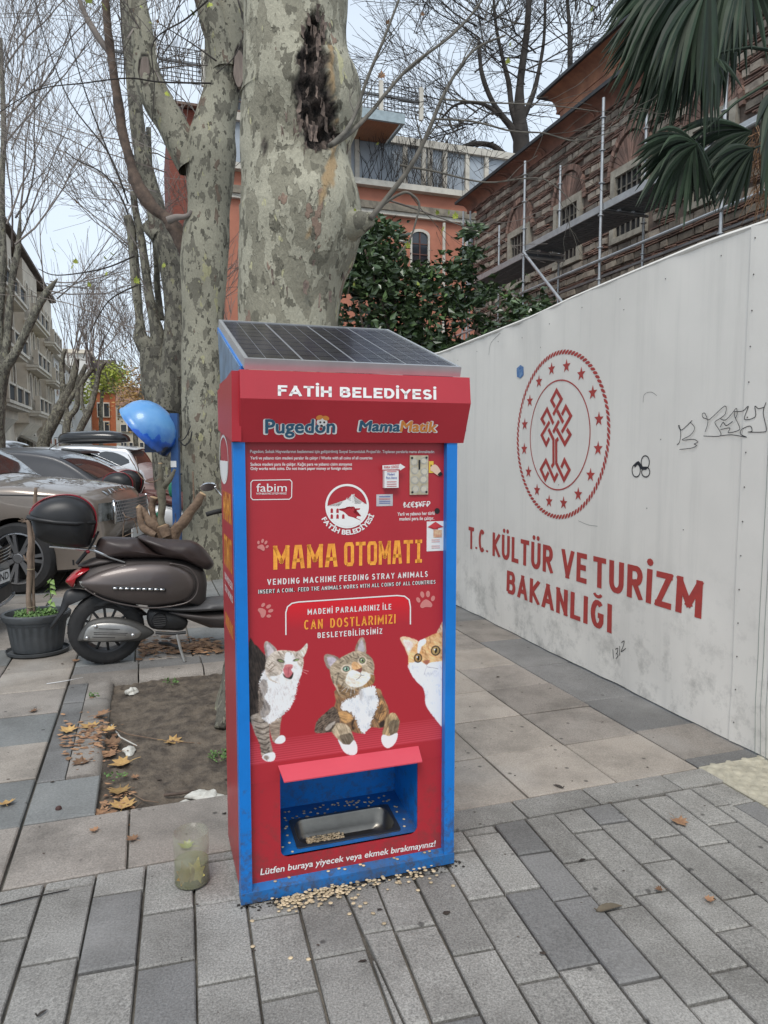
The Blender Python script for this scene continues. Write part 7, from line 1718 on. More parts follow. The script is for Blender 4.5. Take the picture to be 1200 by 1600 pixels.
# ------------------------------------------------------------------ cars
M_glassc = mat('car_glass', (.02, .023, .026), .05, var=.15, scale=2, spec=.9, coat=.5)
M_chrome = mat('chrome', (.7, .7, .7), .12, 1., var=.02)
M_head = mat('lamp_glass', (.20, .215, .22), .08, var=.5, scale=9, spec=.9, coat=.6)
M_tail = mat('tail_lamp_red', (.40, .012, .018), .15, var=.2, scale=9, coat=.5)
M_alloy = mat('alloy_grey', (.42, .42, .43), .3, .8, var=.06)
def paint(n, c): return mat('car_paint_' + n, c, .28, .35, var=.05, scale=2, coat=.8, dirt=.12)
def wheel(root, x, y, r, out, rim=.74, spokes=7, double=True):
    """out = +1/-1: outward side along local y"""
    b = MB(); w = .115
    b.lathe([(r * rim, -w), (r * .93, -w), (r * .985, -w * .8), (r, -w * .35), (r, w * .35), (r * .985, w * .8), (r * .93, w), (r * rim, w)], 40, (x, y, r), 'Y'); t = b.build('tyre', M_rub, root, local=True, smooth=True)
    b = MB(); o = out * w
    b.lathe([(r * rim, -out * w * .8), (r * rim * .98, o * .9), (r * rim * .93, o * .92), (r * rim * .9, o * .3), (r * rim * .86, -out * w * .5)], 40, (x, y, r), 'Y')
    for k in range(spokes):
        for dd in ((-.09, .09) if double else (0,)):
            t0 = 2 * math.pi * k / spokes + dd; c, s_ = math.cos(t0), math.sin(t0); r0, r1 = r * .14, r * rim * .95; ww = r * (.04 if double else .07); px_, pz_ = -s_, c
            c1, s1 = math.cos(t0 + dd * .5), math.sin(t0 + dd * .5)
            P = [(x + c * r0 + px_ * ww * e, y + o * (.75 if f else .55), r + s_ * r0 + pz_ * ww * e) for f in (0, 1) for e in (-1, 1)] + [(x + c1 * r1 - s1 * ww * 1.1 * e, y + o * (.93 if f else .6), r + s1 * r1 + c1 * ww * 1.1 * e) for f in (0, 1) for e in (-1, 1)]
            b.add(P, [(2, 3, 7, 6), (0, 2, 6, 4), (3, 1, 5, 7), (1, 0, 4, 5)])
    b.lathe([(.001, o * .8), (r * .12, o * .8), (r * .17, o * .6), (r * .19, o * .2)], 20, (x, y, r), 'Y')
    rm = b.build('rim', M_alloy, root, local=True, smooth=True)
    b = MB(); b.lathe([(r * .86 * rim, -out * w * .4), (.001, -out * w * .4)], 24, (x, y, r), 'Y'); b.build('hub_dark', M_hole, root, local=True)
def car(name, label, cat, loc, rot, Ln, W, top, belt, roof, mt, wh, r, side=(), front=None, rear=None, tum=.2, zb0=.24, Rr=.07, crown=.05, double=True):
    root = thing(name, label, cat, (loc[0], loc[1], 0), rot)
    xs0 = np.array([p[0] for p in top]); zs0_ = np.array([p[1] for p in top]); sm = smooth_poly(top, 6, False); xs1 = np.array([p[0] for p in sm]); zs1_ = np.array([p[1] for p in sm])
    def ZT(x): return float(np.interp(x, xs1, zs1_))
    def ZB(x):
        z = zb0 + .06 * (abs(x) / (Ln / 2)) ** 8
        for xw in wh:
            d = abs(x - xw)
            if d < r + .055: z = max(z, r + math.sqrt((r + .055) ** 2 - d * d))
        return min(z, ZT(x) - .05)
    def HW(x, z): 
        q = min(1, max(0, (z - belt) / (roof - belt))); return W * (1 - .13 * (abs(x) / (Ln / 2)) ** 5) * (1 - tum * q) * (1 - .035 * max(0, (belt - .25 - z)) / .5)
    def XS(x, y): return x - math.copysign(.16 * (abs(y) / W) ** 2.6 * min(1, max(0, (abs(x) - Ln / 2 + .9) / .9)), x)
    st = sorted(set([-Ln / 2 + .0, -Ln / 2 + .01] + [round(-Ln / 2 + .05 * i, 4) for i in range(1, int(Ln / .05))] + [Ln / 2 - .01, Ln / 2] + [xw + e * (r + .056) for xw in wh for e in (-1, 1)]))
    b = MB(); ns = 9
    for x in st:
        zt, zb = ZT(x), ZB(x); sec = []
        rr_ = min(Rr, (zt - zb) * .45)
        for i in range(ns + 1): z = zb + (zt - rr_ - zb) * i / ns; sec.append((HW(x, z), z))
        w = HW(x, zt - rr_)
        for i in range(1, 5): t = math.pi / 2 * i / 4; sec.append((w - rr_ * (1 - math.cos(t)), zt - rr_ + rr_ * math.sin(t)))
        for f in (.75, .5, .25, 0): sec.append(((w - rr_) * f, zt + crown * (1 - f * f)))
        full = sec + [(-y, z) for y, z in sec[-2::-1]]; b.v += [(XS(x, y), y, z) for y, z in full]; K = len(full)
    for i in range(len(st) - 1):
        for k in range(K - 1): b.f.append((i * K + k, (i + 1) * K + k, (i + 1) * K + k + 1, i * K + k + 1)); b.mi.append(0)
        b.f.append((i * K + K - 1, (i + 1) * K + K - 1, (i + 1) * K, i * K)); b.mi.append(0)
    b.f.append(tuple(range(K))); b.mi.append(0); e = (len(st) - 1) * K; b.f.append(tuple(e + k for k in range(K))[::-1]); b.mi.append(0)
    b.build('body', mt, root, local=True, smooth='x')
    def onside(P, sgn, off, nm, m, parent=root, sub=1):
        bb_ = MB(); Pp = smooth_poly(P, 3) if sub else P; cx = sum(p[0] for p in Pp) / len(Pp); cz = sum(p[1] for p in Pp) / len(Pp)
        V_ = [(XS(cx, W), sgn * (HW(cx, cz) + off), cz)]; n = len(Pp)
        for f in (.5, 1): V_ += [(XS(cx + (x - cx) * f, W), sgn * (HW(cx + (x - cx) * f, cz + (z - cz) * f) + off), cz + (z - cz) * f) for x, z in Pp]
        bb_.add(V_, [(0, 1 + k, 1 + (k + 1) % n) for k in range(n)] + [(1 + k, 1 + n + k, 1 + n + (k + 1) % n, 1 + (k + 1) % n) for k in range(n)]); return bb_.build(nm, m, parent, local=True, smooth='all')
    for P in side:
        for sgn in (-1, 1): onside(P, sgn, .005, 'side_window', M_glassc)
    for q, nm in ((front, 'windscreen'), (rear, 'rear_window')):
        if q:
            bb_ = MB(); n1, n2 = 8, 10; V_ = []
            for i in range(n1 + 1):
                x = q[0] + (q[1] - q[0]) * i / n1; zt = ZT(x); w = HW(x, zt - Rr) - Rr
                for j in range(n2 + 1): f = (j / n2 * 2 - 1) * .96; V_.append((XS(x, w * f), w * f, zt + crown * (1 - f * f) + .006))
            bb_.add(V_, [(i * (n2 + 1) + j, (i + 1) * (n2 + 1) + j, (i + 1) * (n2 + 1) + j + 1, i * (n2 + 1) + j + 1) for i in range(n1) for j in range(n2)]); bb_.build(nm, M_glassc, root, local=True, smooth='all')
    for xw in wh:
        for sgn in (-1, 1): wheel(root, xw, sgn * (W - .11), r, sgn, double=double)
    b = MB(); b.box(-Ln / 2 + .5, Ln / 2 - .5, -W + .15, W - .15, .22, .6); b.build('underbody', M_hole, root, local=True)
    return root, HW, XS, onside, ZT
PH = R(3)
M_taupe = paint('taupe', (.25, .21, .178))
# large luxury SUV, nose right
rr_root, HW, XS, onside, ZT = car('parked_car', 'taupe luxury SUV parked nose out beside the scooter, leaves on its bonnet', 'car', (-3.04 - 2.5, 8.5), PH, 5.0, .98,
    [(-2.5, .9), (-2.45, 1.15), (-2.3, 1.3), (-2.0, 1.74), (-1.6, 1.8), (-.5, 1.84), (.25, 1.76), (.7, 1.5), (1.08, 1.20), (1.5, 1.17), (2.0, 1.12), (2.3, 1.06), (2.42, .98), (2.47, .8), (2.5, .62)], 1.1, 1.8, M_taupe, (-1.45, 1.52), .39,
    side=([(-.95, 1.16), (-.1, 1.16), (.62, 1.16), (.2, 1.56), (-.3, 1.66), (-.95, 1.66)], [(-2.0, 1.2), (-1.05, 1.16), (-1.05, 1.66), (-1.7, 1.62)]), front=(.28, 1.05), rear=(-2.3, -2.02), Rr=.10, crown=.07)
for P, nm, m in (([(1.95, 1.06), (2.42, .98), (2.46, .82), (2.40, .74), (2.05, .80)], 'headlight', M_head), ([(-2.2, .3), (2.2, .3), (2.2, .36), (-2.2, .36)], 'sill_trim', M_plas)):
    for sgn in (-1, 1): onside(P, sgn, .006, nm, m, sub=1 if nm == 'headlight' else 0)
b = MB(); b.tube([(x, -HW(x, 1.07) - .003, 1.085 - .02 * max(0, x - 1.2)) for x in [-.8 + .15 * i for i in range(21)]], .006, 4); b.build('panel_gap', M_hole, rr_root, local=True)
def nose(y, dx=.0): return XS(2.5, y) + dx
b = MB(); V_ = [(nose(y, .012), y, z) for z in (.74, .99) for y in [-.62 + .124 * i for i in range(11)]]; b.add(V_, [(i, i + 1, i + 12, i + 11) for i in range(10)]); b.build('grille_back', M_hole, rr_root, local=True)
for k in range(7):
    b = MB(); z = .755 + .038 * k; b.tube([(nose(y, .022), y, z) for y in [-.62 + .124 * i for i in range(11)]], .0085, 5); b.build('grille_bar', M_alloy, rr_root, local=True, smooth='all')
b = MB()
for k in range(30):
    y = -.6 + 1.2 * k / 29
    for j in range(6): 
        z = .755 + .038 * j; yy = y + (.02 if j % 2 else 0); b.tube([(nose(yy, .022), yy, z), (nose(yy, .022), yy, z + .038)], .006, 4, caps=False)
b.build('grille_mesh', M_alloy, rr_root, local=True, kind='stuff')
for sgn in (-1, 1):
    b = MB(); b.tube([(nose(sgn * .64, .02), sgn * .64, .73), (nose(sgn * .65, .03), sgn * .65, .86), (nose(sgn * .64, .015), sgn * .64, 1.0)], .018, 6); b.build('grille_surround', M_chrome, rr_root, local=True, smooth='all')
    b = MB(); V_ = [(XS(2.5, y) + .012, y, z) for z in (.78, .98) for y in [sgn * (.66 + .05 * i) for i in range(6)]]; b.add(V_, [(i, i + 1, i + 7, i + 6) for i in range(5)]); b.build('headlight', M_head, rr_root, local=True)
b = MB(); V_ = [(XS(2.5, y) + .014, y, z) for z in (.30, .52) for y in [-.8 + .16 * i for i in range(11)]]; b.add(V_, [(i, i + 1, i + 12, i + 11) for i in range(10)]); b.build('bumper_intake', M_plas, rr_root, local=True)
Mr = Matrix.Translation((-3.04 - 2.5, 8.5, 0)) @ Matrix.Rotation(PH, 4, 'Z')
g = font_text('RANGE ROVER', .03); b = MB(); V_, F, w = g
pts = []
for x, y in V_:
    yy = -.56 + 1.12 * x / w; xx = 2.40 - .075 * y; q = HW(xx, ZT(xx) - .1) - .1; pts.append((XS(xx, yy) + .004, yy, ZT(xx) + .07 * (1 - (yy / q) ** 2) + .014))
b.add(pts, F); b.build('bonnet_lettering', M_chrome, rr_root, local=True)
b = MB(); b.box(2.53, 2.545, -.26, .26, .52, .63); b.build('number_plate', mat('plate_white', (.72, .73, .72), .4, var=.02), rr_root, local=True)
rg_ = random.Random(61)
for i in range(26):
    x = rg_.uniform(1.2, 2.25); y = -rg_.uniform(.0, .8); b = leaf_mb(rg_.uniform(.03, .07), rg_, .2); M_ = Matrix.Translation((x, y, ZT(x) + .07 * (1 - (y / .9) ** 2) + .01)) @ Matrix.Rotation(rg_.uniform(0, 6), 4, 'Z')
    b.v = [tuple(Mr @ M_ @ Vector(v)) for v in b.v]; b.build('wet_leaf', mat('leaf_wet_dark', (.05, .035, .025), .5, var=.2), rr_root)
# silver blue car in the left foreground
M_sil = paint('silver_blue', (.33, .37, .40))
c1_, HW, XS, onside, ZT = car('parked_car', 'silver blue car whose front corner and number plate show at the left edge', 'car', (-3.30 - 2.1, 5.62), PH, 4.2, .88,
    [(-2.1, .8), (-2.0, 1.0), (-1.4, 1.38), (-.5, 1.46), (.1, 1.38), (.9, .95), (1.5, .86), (1.9, .76), (2.05, .66), (2.1, .5)], .92, 1.42, M_sil, (-1.3, 1.28), .32, side=([(-.9, .98), (.7, .96), (.1, 1.3), (-.8, 1.36)],), front=(.12, .85), rear=(-1.95, -1.45), zb0=.2)
def npl(y, dx=.0): return XS(2.1, y) + dx
b = MB()
for k in range(4): b.tube([(npl(y, .012), y, .60 + .028 * k) for y in [.2 + .08 * i for i in range(8)]], .006, 4); 
b.build('grille_bar', M_chrome, c1_, local=True)
b = MB(); V_ = [(npl(y, .006), y, z) for z in (.575, .71) for y in [-.7 + .14 * i for i in range(11)]]; b.add(V_, [(i, i + 1, i + 12, i + 11) for i in range(10)]); b.build('grille', M_hole, c1_, local=True)
b = MB(); V_ = [(npl(y, .008), y, z) for z in (.24, .36) for y in [-.75 + .15 * i for i in range(11)]]; b.add(V_, [(i, i + 1, i + 12, i + 11) for i in range(10)]); b.build('bumper_intake', M_plas, c1_, local=True)
b = MB(); b.tube([(npl(y, .02), y, .225) for y in [-.85 + .17 * i for i in range(11)]], .014, 5); b.build('splitter', M_sil, c1_, local=True, smooth='all')
# plate: fixed beside the centre, towards the far corner as the photograph shows
b = MB(); b.box(2.095, 2.105, -.02, .50, .405, .515); b.build('number_plate', MATS['plate_white'], c1_, local=True)
g = font_text('5 SND', .012); V_, F, w = g; b = MB(); b.add([(2.107, .20 + .28 * x / w, .428 + .066 * y) for x, y in V_], F); b.build('plate_lettering', M_black, c1_, local=True)
for a_ in ((-.022, .502, .40, .405), (-.022, .502, .515, .52)): 
    b = MB(); b.box(2.095, 2.108, *a_); b.build('plate_frame', M_black, c1_, local=True)
b = MB(); V_ = [(npl(y, .01), y, z) for z in (.62, .72) for y in (.72, .77, .82, .86)]; b.add(V_, [(i, i + 1, i + 5, i + 4) for i in range(3)]); b.build('headlight', M_head, c1_, local=True)
# others behind, one after another
SED = [(-2.2, .75), (-2.15, .95), (-1.9, 1.06), (-1.35, 1.12), (-.7, 1.42), (.1, 1.47), (.6, 1.36), (1.15, 1.02), (1.6, .95), (2.0, .85), (2.15, .72), (2.2, .5)]
HAT = [(-2.2, .8), (-2.17, 1.0), (-2.0, 1.12), (-1.35, 1.46), (-.5, 1.56), (.2, 1.5), (.5, 1.4), (1.1, 1.05), (1.6, .98), (2.0, .88), (2.15, .75), (2.2, .5)]
g_, HW, XS, onside, ZT = car('parked_car', 'dark grey coupe parked tail out behind the taupe SUV', 'car', (-4.2 - 2.2, 11.55), R(183), 4.4, .92, HAT, .98, 1.54, mat('car_paint_graphite', (.055, .056, .062), .38, .2, var=.05, coat=.25, dirt=.1), (-1.35, 1.35), .34,
    side=([(-1.15, 1.08), (-.25, 1.06), (-.25, 1.42), (-.8, 1.38)], [(-.15, 1.06), (.85, 1.05), (.3, 1.36), (-.15, 1.44)]), front=(.5, 1.05), rear=(-2.0, -1.38))
b = MB(); b.tube([(-.9, 0, 1.55), (-1.15, 0, 1.72)], .006, 5); b.build('aerial', M_plas, g_, local=True)
s_, HW, XS, onside, ZT = car('parked_car', 'light silver car with black grille, nose out between grey coupe and white cars', 'car', (-4.55 - 2.2, 14.0), PH, 4.4, .9, SED, .95, 1.46, paint('silver', (.46, .47, .47)), (-1.35, 1.35), .33,
    side=([(-1.0, 1.02), (-.1, 1.0), (-.1, 1.36), (-.7, 1.34)], [(0, 1.), (.85, 1.0), (.4, 1.3), (0, 1.37)]), front=(.6, 1.12), rear=(-1.3, -.75))
for k in range(3):
    b = MB(); b.tube([(XS(2.2, y) + .01, y, .56 + .07 * k) for y in [-.6 + .12 * i for i in range(11)]], .018, 5); b.build('grille_bar', M_plas, s_, local=True, smooth='all')
for sgn in (-1, 1): onside([(1.85, .84), (2.15, .76), (2.17, .66), (1.9, .7)], sgn, .006, 'headlight', M_head)
SUV = [(-2.2, .8), (-2.19, 1.0), (-2.05, 1.12), (-1.75, 1.55), (-1.4, 1.62), (-.4, 1.68), (.4, 1.6), (1.05, 1.15), (1.6, 1.08), (2.0, .98), (2.15, .8), (2.2, .55)]
M_cw = paint('white', (.74, .75, .76))
w1, HW, XS, onside, ZT = car('parked_car', 'white coupe SUV with a red light bar across its tail', 'car', (-6.0 - 2.2, 16.5), R(183), 4.4, .93, [(-2.2, .8), (-2.19, 1.05), (-2.0, 1.14), (-1.1, 1.50), (-.4, 1.60), (.4, 1.52), (1.05, 1.1), (1.6, 1.03), (2.0, .93), (2.15, .8), (2.2, .55)], 1.02, 1.6, M_cw, (-1.35, 1.35), .36,
    side=([(-1.4, 1.12), (-.25, 1.08), (-.25, 1.46), (-.8, 1.42)], [(-.15, 1.08), (.85, 1.08), (.35, 1.42), (-.15, 1.5)]), front=(.45, 1.0), rear=(-1.95, -1.15))
b = MB(); b.tube([(XS(-2.2, y) - .02, y, 1.03) for y in [-.9 + .15 * i for i in range(13)]], .035, 6); b.build('tail_light_bar', M_tail, w1, local=True, smooth='all')
b = MB(); b.prism([(-1.35, 1.55), (-.95, 1.60), (-.95, 1.52), (-1.4, 1.50)], lambda x, z: (x, -.62, z), lambda x, z: (x, .62, z)); b.build('roof_spoiler', M_plas, w1, local=True)
w2, HW, XS, onside, ZT = car('parked_car', 'white SUV with black roof box on top parked behind the other cars', 'car', (-6.35 - 2.2, 19.6), R(183), 4.5, .93, SUV, 1.06, 1.66, M_cw, (-1.35, 1.35), .36,
    side=([(-1.85, 1.24), (-1.0, 1.12), (-1.0, 1.52), (-1.5, 1.48)], [(-.9, 1.12), (-.05, 1.1), (-.05, 1.56), (-.9, 1.53)], [(.05, 1.1), (.95, 1.1), (.45, 1.5), (.05, 1.56)]), front=(.45, 1.0), rear=(-2.0, -1.78))
b = MB(); b.prism([(-2.05, 1.62), (-1.4, 1.7), (-1.4, 1.64), (-1.9, 1.58)], lambda x, z: (x, -.7, z), lambda x, z: (x, .7, z)); b.build('roof_spoiler', M_cw, w2, local=True)
rb = thing('roof_box', 'long black roof box on the white SUV', 'roof box', (-7.95, 19.6, 1.75), PH)
b = MB(); b.puff(smooth_poly([(-.95, .05), (-.9, .26), (-.5, .33), (.4, .36), (.85, .26), (.95, .12), (.85, .04), (0, .0), (-.8, .0)], 3), lambda x, d, z: (x, d, z), .38); b.build('box_shell', mat('roofbox_black', (.012, .012, .013), .22, var=.1, coat=.3), rb, local=True, smooth='all')
b = MB(); b.tube([(-.93, -.385, .16), (0, -.39, .14), (.93, -.385, .16)], .008, 4); b.build('lid_seam', M_rub, rb, local=True)
w3, HW, XS, onside, ZT = car('parked_car', 'pale car with big sloping windscreen far left beyond the grey coupe', 'car', (-9.9 - 2.2, 22.6), PH, 4.6, .95, [(x, z * 1.12) for x, z in SUV], 1.2, 1.86, paint('pearl', (.62, .64, .66)), (-1.35, 1.35), .36, side=([(-.9, 1.26), (.8, 1.24), (.35, 1.66), (-.9, 1.72)],), front=(.42, 1.02))
for i, (x, y, c) in enumerate(((-9.5, 26, (.3, .05, .05)), (-10.5, 29.5, (.45, .46, .47)), (-11.8, 33, (.06, .07, .09)))):
    car('parked_car', ['dark red car in the far row beyond the roof box', 'silver car in the far row behind the dark red one', 'dark blue car farthest down the parked row'][i], 'car', (x - 2.2, y), PH, 4.4, .9, SED, .95, 1.46, paint('far%s' % 'abc'[i], c), (-1.35, 1.35), .33, side=([(-1.0, 1.02), (.85, 1.0), (.4, 1.3), (-.7, 1.34)],), front=(.6, 1.12), rear=(-1.3, -.75))

# ------------------------------------------------------------------ scooters
M_brz = mat('scooter_bronze', (.125, .103, .097), .42, .45, var=.06, scale=3, coat=.4, dirt=.08)
M_brz2 = mat('scooter_bronze_dark', (.07, .059, .056), .5, .3, var=.06, scale=3, dirt=.1)
M_seat = mat('seat_brown_vinyl', (.048, .032, .029), .42, var=.15, scale=8, bump=.05, bscale=90)
M_case = mat('top_case_black', (.016, .016, .017), .42, var=.15, scale=6, bump=.06, bscale=180)
M_cover = mat('cover_alu', (.42, .41, .39), .4, .8, var=.15, scale=9, dirt=.4)
M_red2 = mat('reflector_red', (.25, .01, .018), .25, var=.1, coat=.4)
LSC = 5.36; SA0, SZ0 = atL(165, 986, LSC)
def q1(x, y): a, z = atL(100 + x / 4.615, 780 + y / 4.615, LSC); return (a - SA0, z)
def q5(x, y): a, z = atL(x / 5., 640 + y / 5., LSC); return (a - SA0, z)
def scooter(name, label, loc, rot, body, body2, seat, case=True, dtl=True):
    s = thing(name, label, 'scooter', loc, rot)
    def f(x, d, z): return (x, -d, z)
    def puffp(nm, pts, Th, m, yc=0., two=True, sm=3, p=2.4, ref=q1, par=None, rings=(1, .985, .95, .88, .75, .55, .3)):
        b = MB(); b.puff(smooth_poly([ref(*p_) for p_ in pts], sm) if sm else [ref(*p_) for p_ in pts], lambda x, d, z: (x, yc - d, z), Th, p, rings, two); return b.build(nm, m, par or s, local=True, smooth='all')
    r = .262
    for wx_, nm in ((0, 'rear'), (1.30, 'front')):
        b = MB(); b.lathe([(.165, -.05), (.215, -.058), (.25, -.045), (r, -.02), (r, .02), (.25, .045), (.215, .058), (.165, .05)], 44, (wx_, 0, r), 'Y'); t = b.build('tyre', M_rub, s, local=True, smooth='all')
        b = MB(); b.lathe([(.168, -.045), (.17, -.052), (.155, -.048), (.15, 0), (.155, .048), (.17, .052), (.168, .045)], 40, (wx_, 0, r), 'Y')
        for k in range(12):
            a_ = 2 * math.pi * k / 12; b.tube([(wx_ + .04 * math.cos(a_), -.03, r + .04 * math.sin(a_)), (wx_ + .155 * math.cos(a_ + .06), -.03, r + .155 * math.sin(a_ + .06))], .010, 5)
        b.lathe([(.001, -.05), (.05, -.05), (.06, .05), (.001, .05)], 16, (wx_, 0, r), 'Y'); b.build('rim', mat('wheel_dark', (.05, .05, .052), .45, .6), s, local=True, smooth=True)
    for k in range(26) if dtl else ():
        a_ = 2 * math.pi * k / 26; b = MB(); b.tube([(r * .955 * math.cos(a_), -.046, r + r * .955 * math.sin(a_)), (1.003 * r * math.cos(a_ + .05), -.015, r + 1.003 * r * math.sin(a_ + .05))], .004, 4); b.build('tread_block', M_rub, s, local=True)
    puffp('body_shell', [(60, 600), (100, 540), (200, 480), (330, 450), (450, 432), (700, 432), (880, 455), (1000, 505), (1038, 600), (1035, 700), (1025, 782), (965, 775), (860, 765), (700, 788), (550, 778), (400, 752), (280, 712), (180, 682), (80, 640)], .165, body2)
    puffp('side_panel', [(110, 603), (180, 560), (280, 515), (450, 472), (650, 460), (800, 475), (900, 525), (945, 600), (925, 680), (850, 735), (650, 765), (450, 745), (280, 700), (160, 645)], .075, body, -.125, two=False, p=2.0)
    puffp('side_panel', [(110, 603), (180, 560), (280, 515), (450, 472), (650, 460), (800, 475), (900, 525), (945, 600), (925, 680), (850, 735), (650, 765), (450, 745), (280, 700), (160, 645)], -.075, body, .125, two=False, p=2.0)
    b = MB(); P = smooth_poly([q1(*p_) for p_ in [(150, 640), (280, 712), (450, 757), (650, 778), (860, 748), (945, 690), (965, 600), (930, 520), (870, 480), (760, 458)]], 5, False); b.tube([(x, -.148, z) for x, z in P], .006, 5); b.build('trim_line', body, s, local=True, smooth='all')
    puffp('seat', [(225, 340), (255, 292), (330, 286), (430, 290), (530, 296), (610, 350), (690, 405), (860, 432), (700, 436), (400, 436), (240, 440), (218, 400)], .135, seat)
    puffp('seat', [(530, 292), (570, 275), (680, 298), (830, 308), (930, 315), (1010, 360), (1075, 445), (1088, 490), (1050, 525), (980, 502), (880, 455), (700, 420), (600, 345)], .15, seat)
    puffp('tail_light', [(0, 600), (60, 540), (140, 500), (205, 500), (130, 548), (78, 600), (58, 655), (10, 625)], .11, M_tail)
    puffp('tail_cowl', [(90, 492), (240, 430), (430, 435), (360, 470), (150, 505)], .10, body2)
    if dtl:
        puffp('indicator', [(108, 590), (230, 596), (246, 637), (130, 632)], .012, mat('indicator_clear', (.5, .5, .46), .15, var=.5, scale=60, coat=.5), -.135, two=False, sm=0)
        puffp('vent_frame', [(350, 615), (360, 612), (725, 625), (735, 635), (730, 652), (362, 640), (352, 635)], .008, M_plas, -.196, two=False, sm=0)
        for k in range(9):
            x = 375 + k * 41.5; puffp('vent_slot', [(x - 17, 621 + k * 1.2), (x + 15, 622 + k * 1.2), (x + 15, 636 + k * 1.2), (x - 17, 635 + k * 1.2)], .006, M_chrome, -.204, two=False, sm=0)
    puffp('engine_case', [(600, 830), (640, 800), (760, 820), (850, 850), (900, 900), (860, 960), (760, 960), (640, 950), (600, 900)], .07, M_plas, -.04)
    b = MB(); cx, cz = q1(690, 880); b.lathe([(.001, -.115), (.05, -.115), (.058, -.10), (.058, -.02)], 20, (cx, 0, cz), 'Y')
    for k in range(5): b.tube([(cx - .04, -.118, cz - .032 + .016 * k), (cx + .04, -.118, cz - .032 + .016 * k)], .003, 4)
    b.build('fan_cover', M_plas, s, local=True, smooth=True)
    puffp('transmission_case', [(95, 1015), (140, 930), (200, 880), (330, 858), (470, 875), (570, 915), (650, 965), (620, 1000), (540, 1030), (330, 1040), (120, 1035)], .05, mat('case_grey', (.10, .098, .094), .55, .5, dirt=.4), -.075)
    puffp('exhaust_cover', [(140, 1005), (165, 935), (220, 900), (340, 890), (470, 908), (555, 955), (550, 985), (500, 1010), (300, 1028), (160, 1022)], .022, M_cover, -.115, two=False)
    if dtl:
        for (x, y) in ((230, 915), (168, 998), (498, 978)): puffp('bolt', [(x - 12, y - 12), (x + 12, y - 12), (x + 12, y + 12), (x - 12, y + 12)], .012, M_chrome, -.135, two=False, sm=2)
        for (x0, x1, y) in ((250, 405, 932), (215, 460, 960), (215, 450, 972), (205, 370, 992)): puffp('slot', [(x0, y - 4), (x1, y + 1), (x1, y + 6), (x0, y + 1)], .004, M_hole, -.134, two=False, sm=0)
    puffp('rear_fender', [(200, 690), (120, 672), (30, 668), (-10, 700), (-30, 770), (-60, 850), (-118, 950), (-100, 962), (-50, 900), (20, 800), (60, 740), (190, 712)], .055, M_plas)
    puffp('inner_fender', [(90, 780), (180, 715), (300, 700), (420, 735), (500, 780), (600, 850), (560, 860), (450, 800), (330, 745), (200, 745), (110, 810)], .06, M_plas)
    def rod(pts, r_, m, nm, y0=-.1): b = MB(); b.tube([(q1(*p_[:2])[0], p_[2] if len(p_) > 2 else y0, q1(*p_[:2])[1]) for p_ in pts], r_, 7); b.build(nm, m, s, local=True, smooth=True)
    for sy in (-1, 1):
        rod([(440, 455, sy * .11), (330, 420, sy * .11), (205, 370, sy * .10), (-110, 345, sy * .08)], .009, M_chrome, 'rack_rail'); rod([(235, 255, sy * .1), (200, 330, sy * .1), (165, 385, sy * .1)], .008, M_plas, 'rack_strut')
    rod([(170, 375, -.11), (90, 470, -.08)], .014, M_plas, 'rack_stay'); puffp('footpeg_cap', [(152, 372), (175, 366), (190, 380), (172, 394)], .015, M_red2, -.115, two=False, sm=2)
    puffp('floor_panel', [(600, 795), (780, 790), (960, 775), (1030, 740), (1170, 725), (1700, 745), (1720, 800), (1150, 810), (900, 825), (700, 815)], .15, mat('floor_grey', (.085, .083, .085), .5, dirt=.3), sm=0)
    puffp('belly_panel', [(700, 820), (900, 828), (1160, 815), (1700, 805), (1650, 900), (1300, 950), (1050, 945), (850, 870)], .14, body2, sm=0)
    puffp('front_shield', [(1680, 800), (1650, 600), (1600, 300), (1560, 100), (1600, 60), (1680, 100), (1760, 350), (1820, 620), (1800, 760)], .2, body)
    puffp('front_fender', [(1560, 960), (1600, 820), (1720, 740), (1860, 760), (1960, 850), (1990, 960), (1930, 900), (1760, 830), (1640, 880)], .07, body)
    rod([(1580, 100, 0), (1650, 500, 0), (1720, 950, 0)], .03, M_plas, 'steering_column'); rod([(1560, 60, -.33), (1530, 40, -.15), (1520, 30, 0), (1530, 40, .15), (1560, 60, .33)], .014, M_plas, 'handlebar')
    puffp('headlamp_cowl', [(1540, 60), (1560, -30), (1640, -50), (1720, 20), (1700, 90), (1600, 110)], .13, body)
    rod([(660, 970, -.09), (790, 975, -.1), (880, 965, -.1)], .012, M_plas, 'kick_start'); rod([(815, 980, -.1), (840, 1080, -.13), (870, 1165, -.16)], .011, M_cover, 'side_stand'); rod([(690, 1080, .05), (760, 1070, 0), (830, 1075, -.1)], .012, M_plas, 'centre_stand')
    b = MB(); x, z = q1(870, 1175); b.ball((x, -.16, z), .02, 8, 6); b.build('stand_foot', M_plas, s, local=True, smooth='all')
    if case:
        O = [(220, 830), (232, 790), (270, 745), (340, 705), (430, 680), (520, 675), (600, 690), (670, 725), (720, 775), (745, 835), (748, 900), (735, 960), (715, 1020), (690, 1080), (600, 1088), (500, 1080), (400, 1062), (300, 1025), (262, 985), (238, 900)]
        tb = sub_box = puffp('top_case', O, .215, M_case, 0, True, 3, 3.2, q5, None, (1, .99, .97, .93, .85, .7, .45, .2))
        b = MB(); P = [q5(*p_) for p_ in [(222, 838), (300, 850), (450, 872), (600, 882), (745, 878)]]; b.tube([(x, -.218 + .08 * abs((i - 2.0) / 2) ** 4, z) for i, (x, z) in enumerate(P)], .016, 5); b.build('case_seam', M_case, s, local=True, smooth='all')
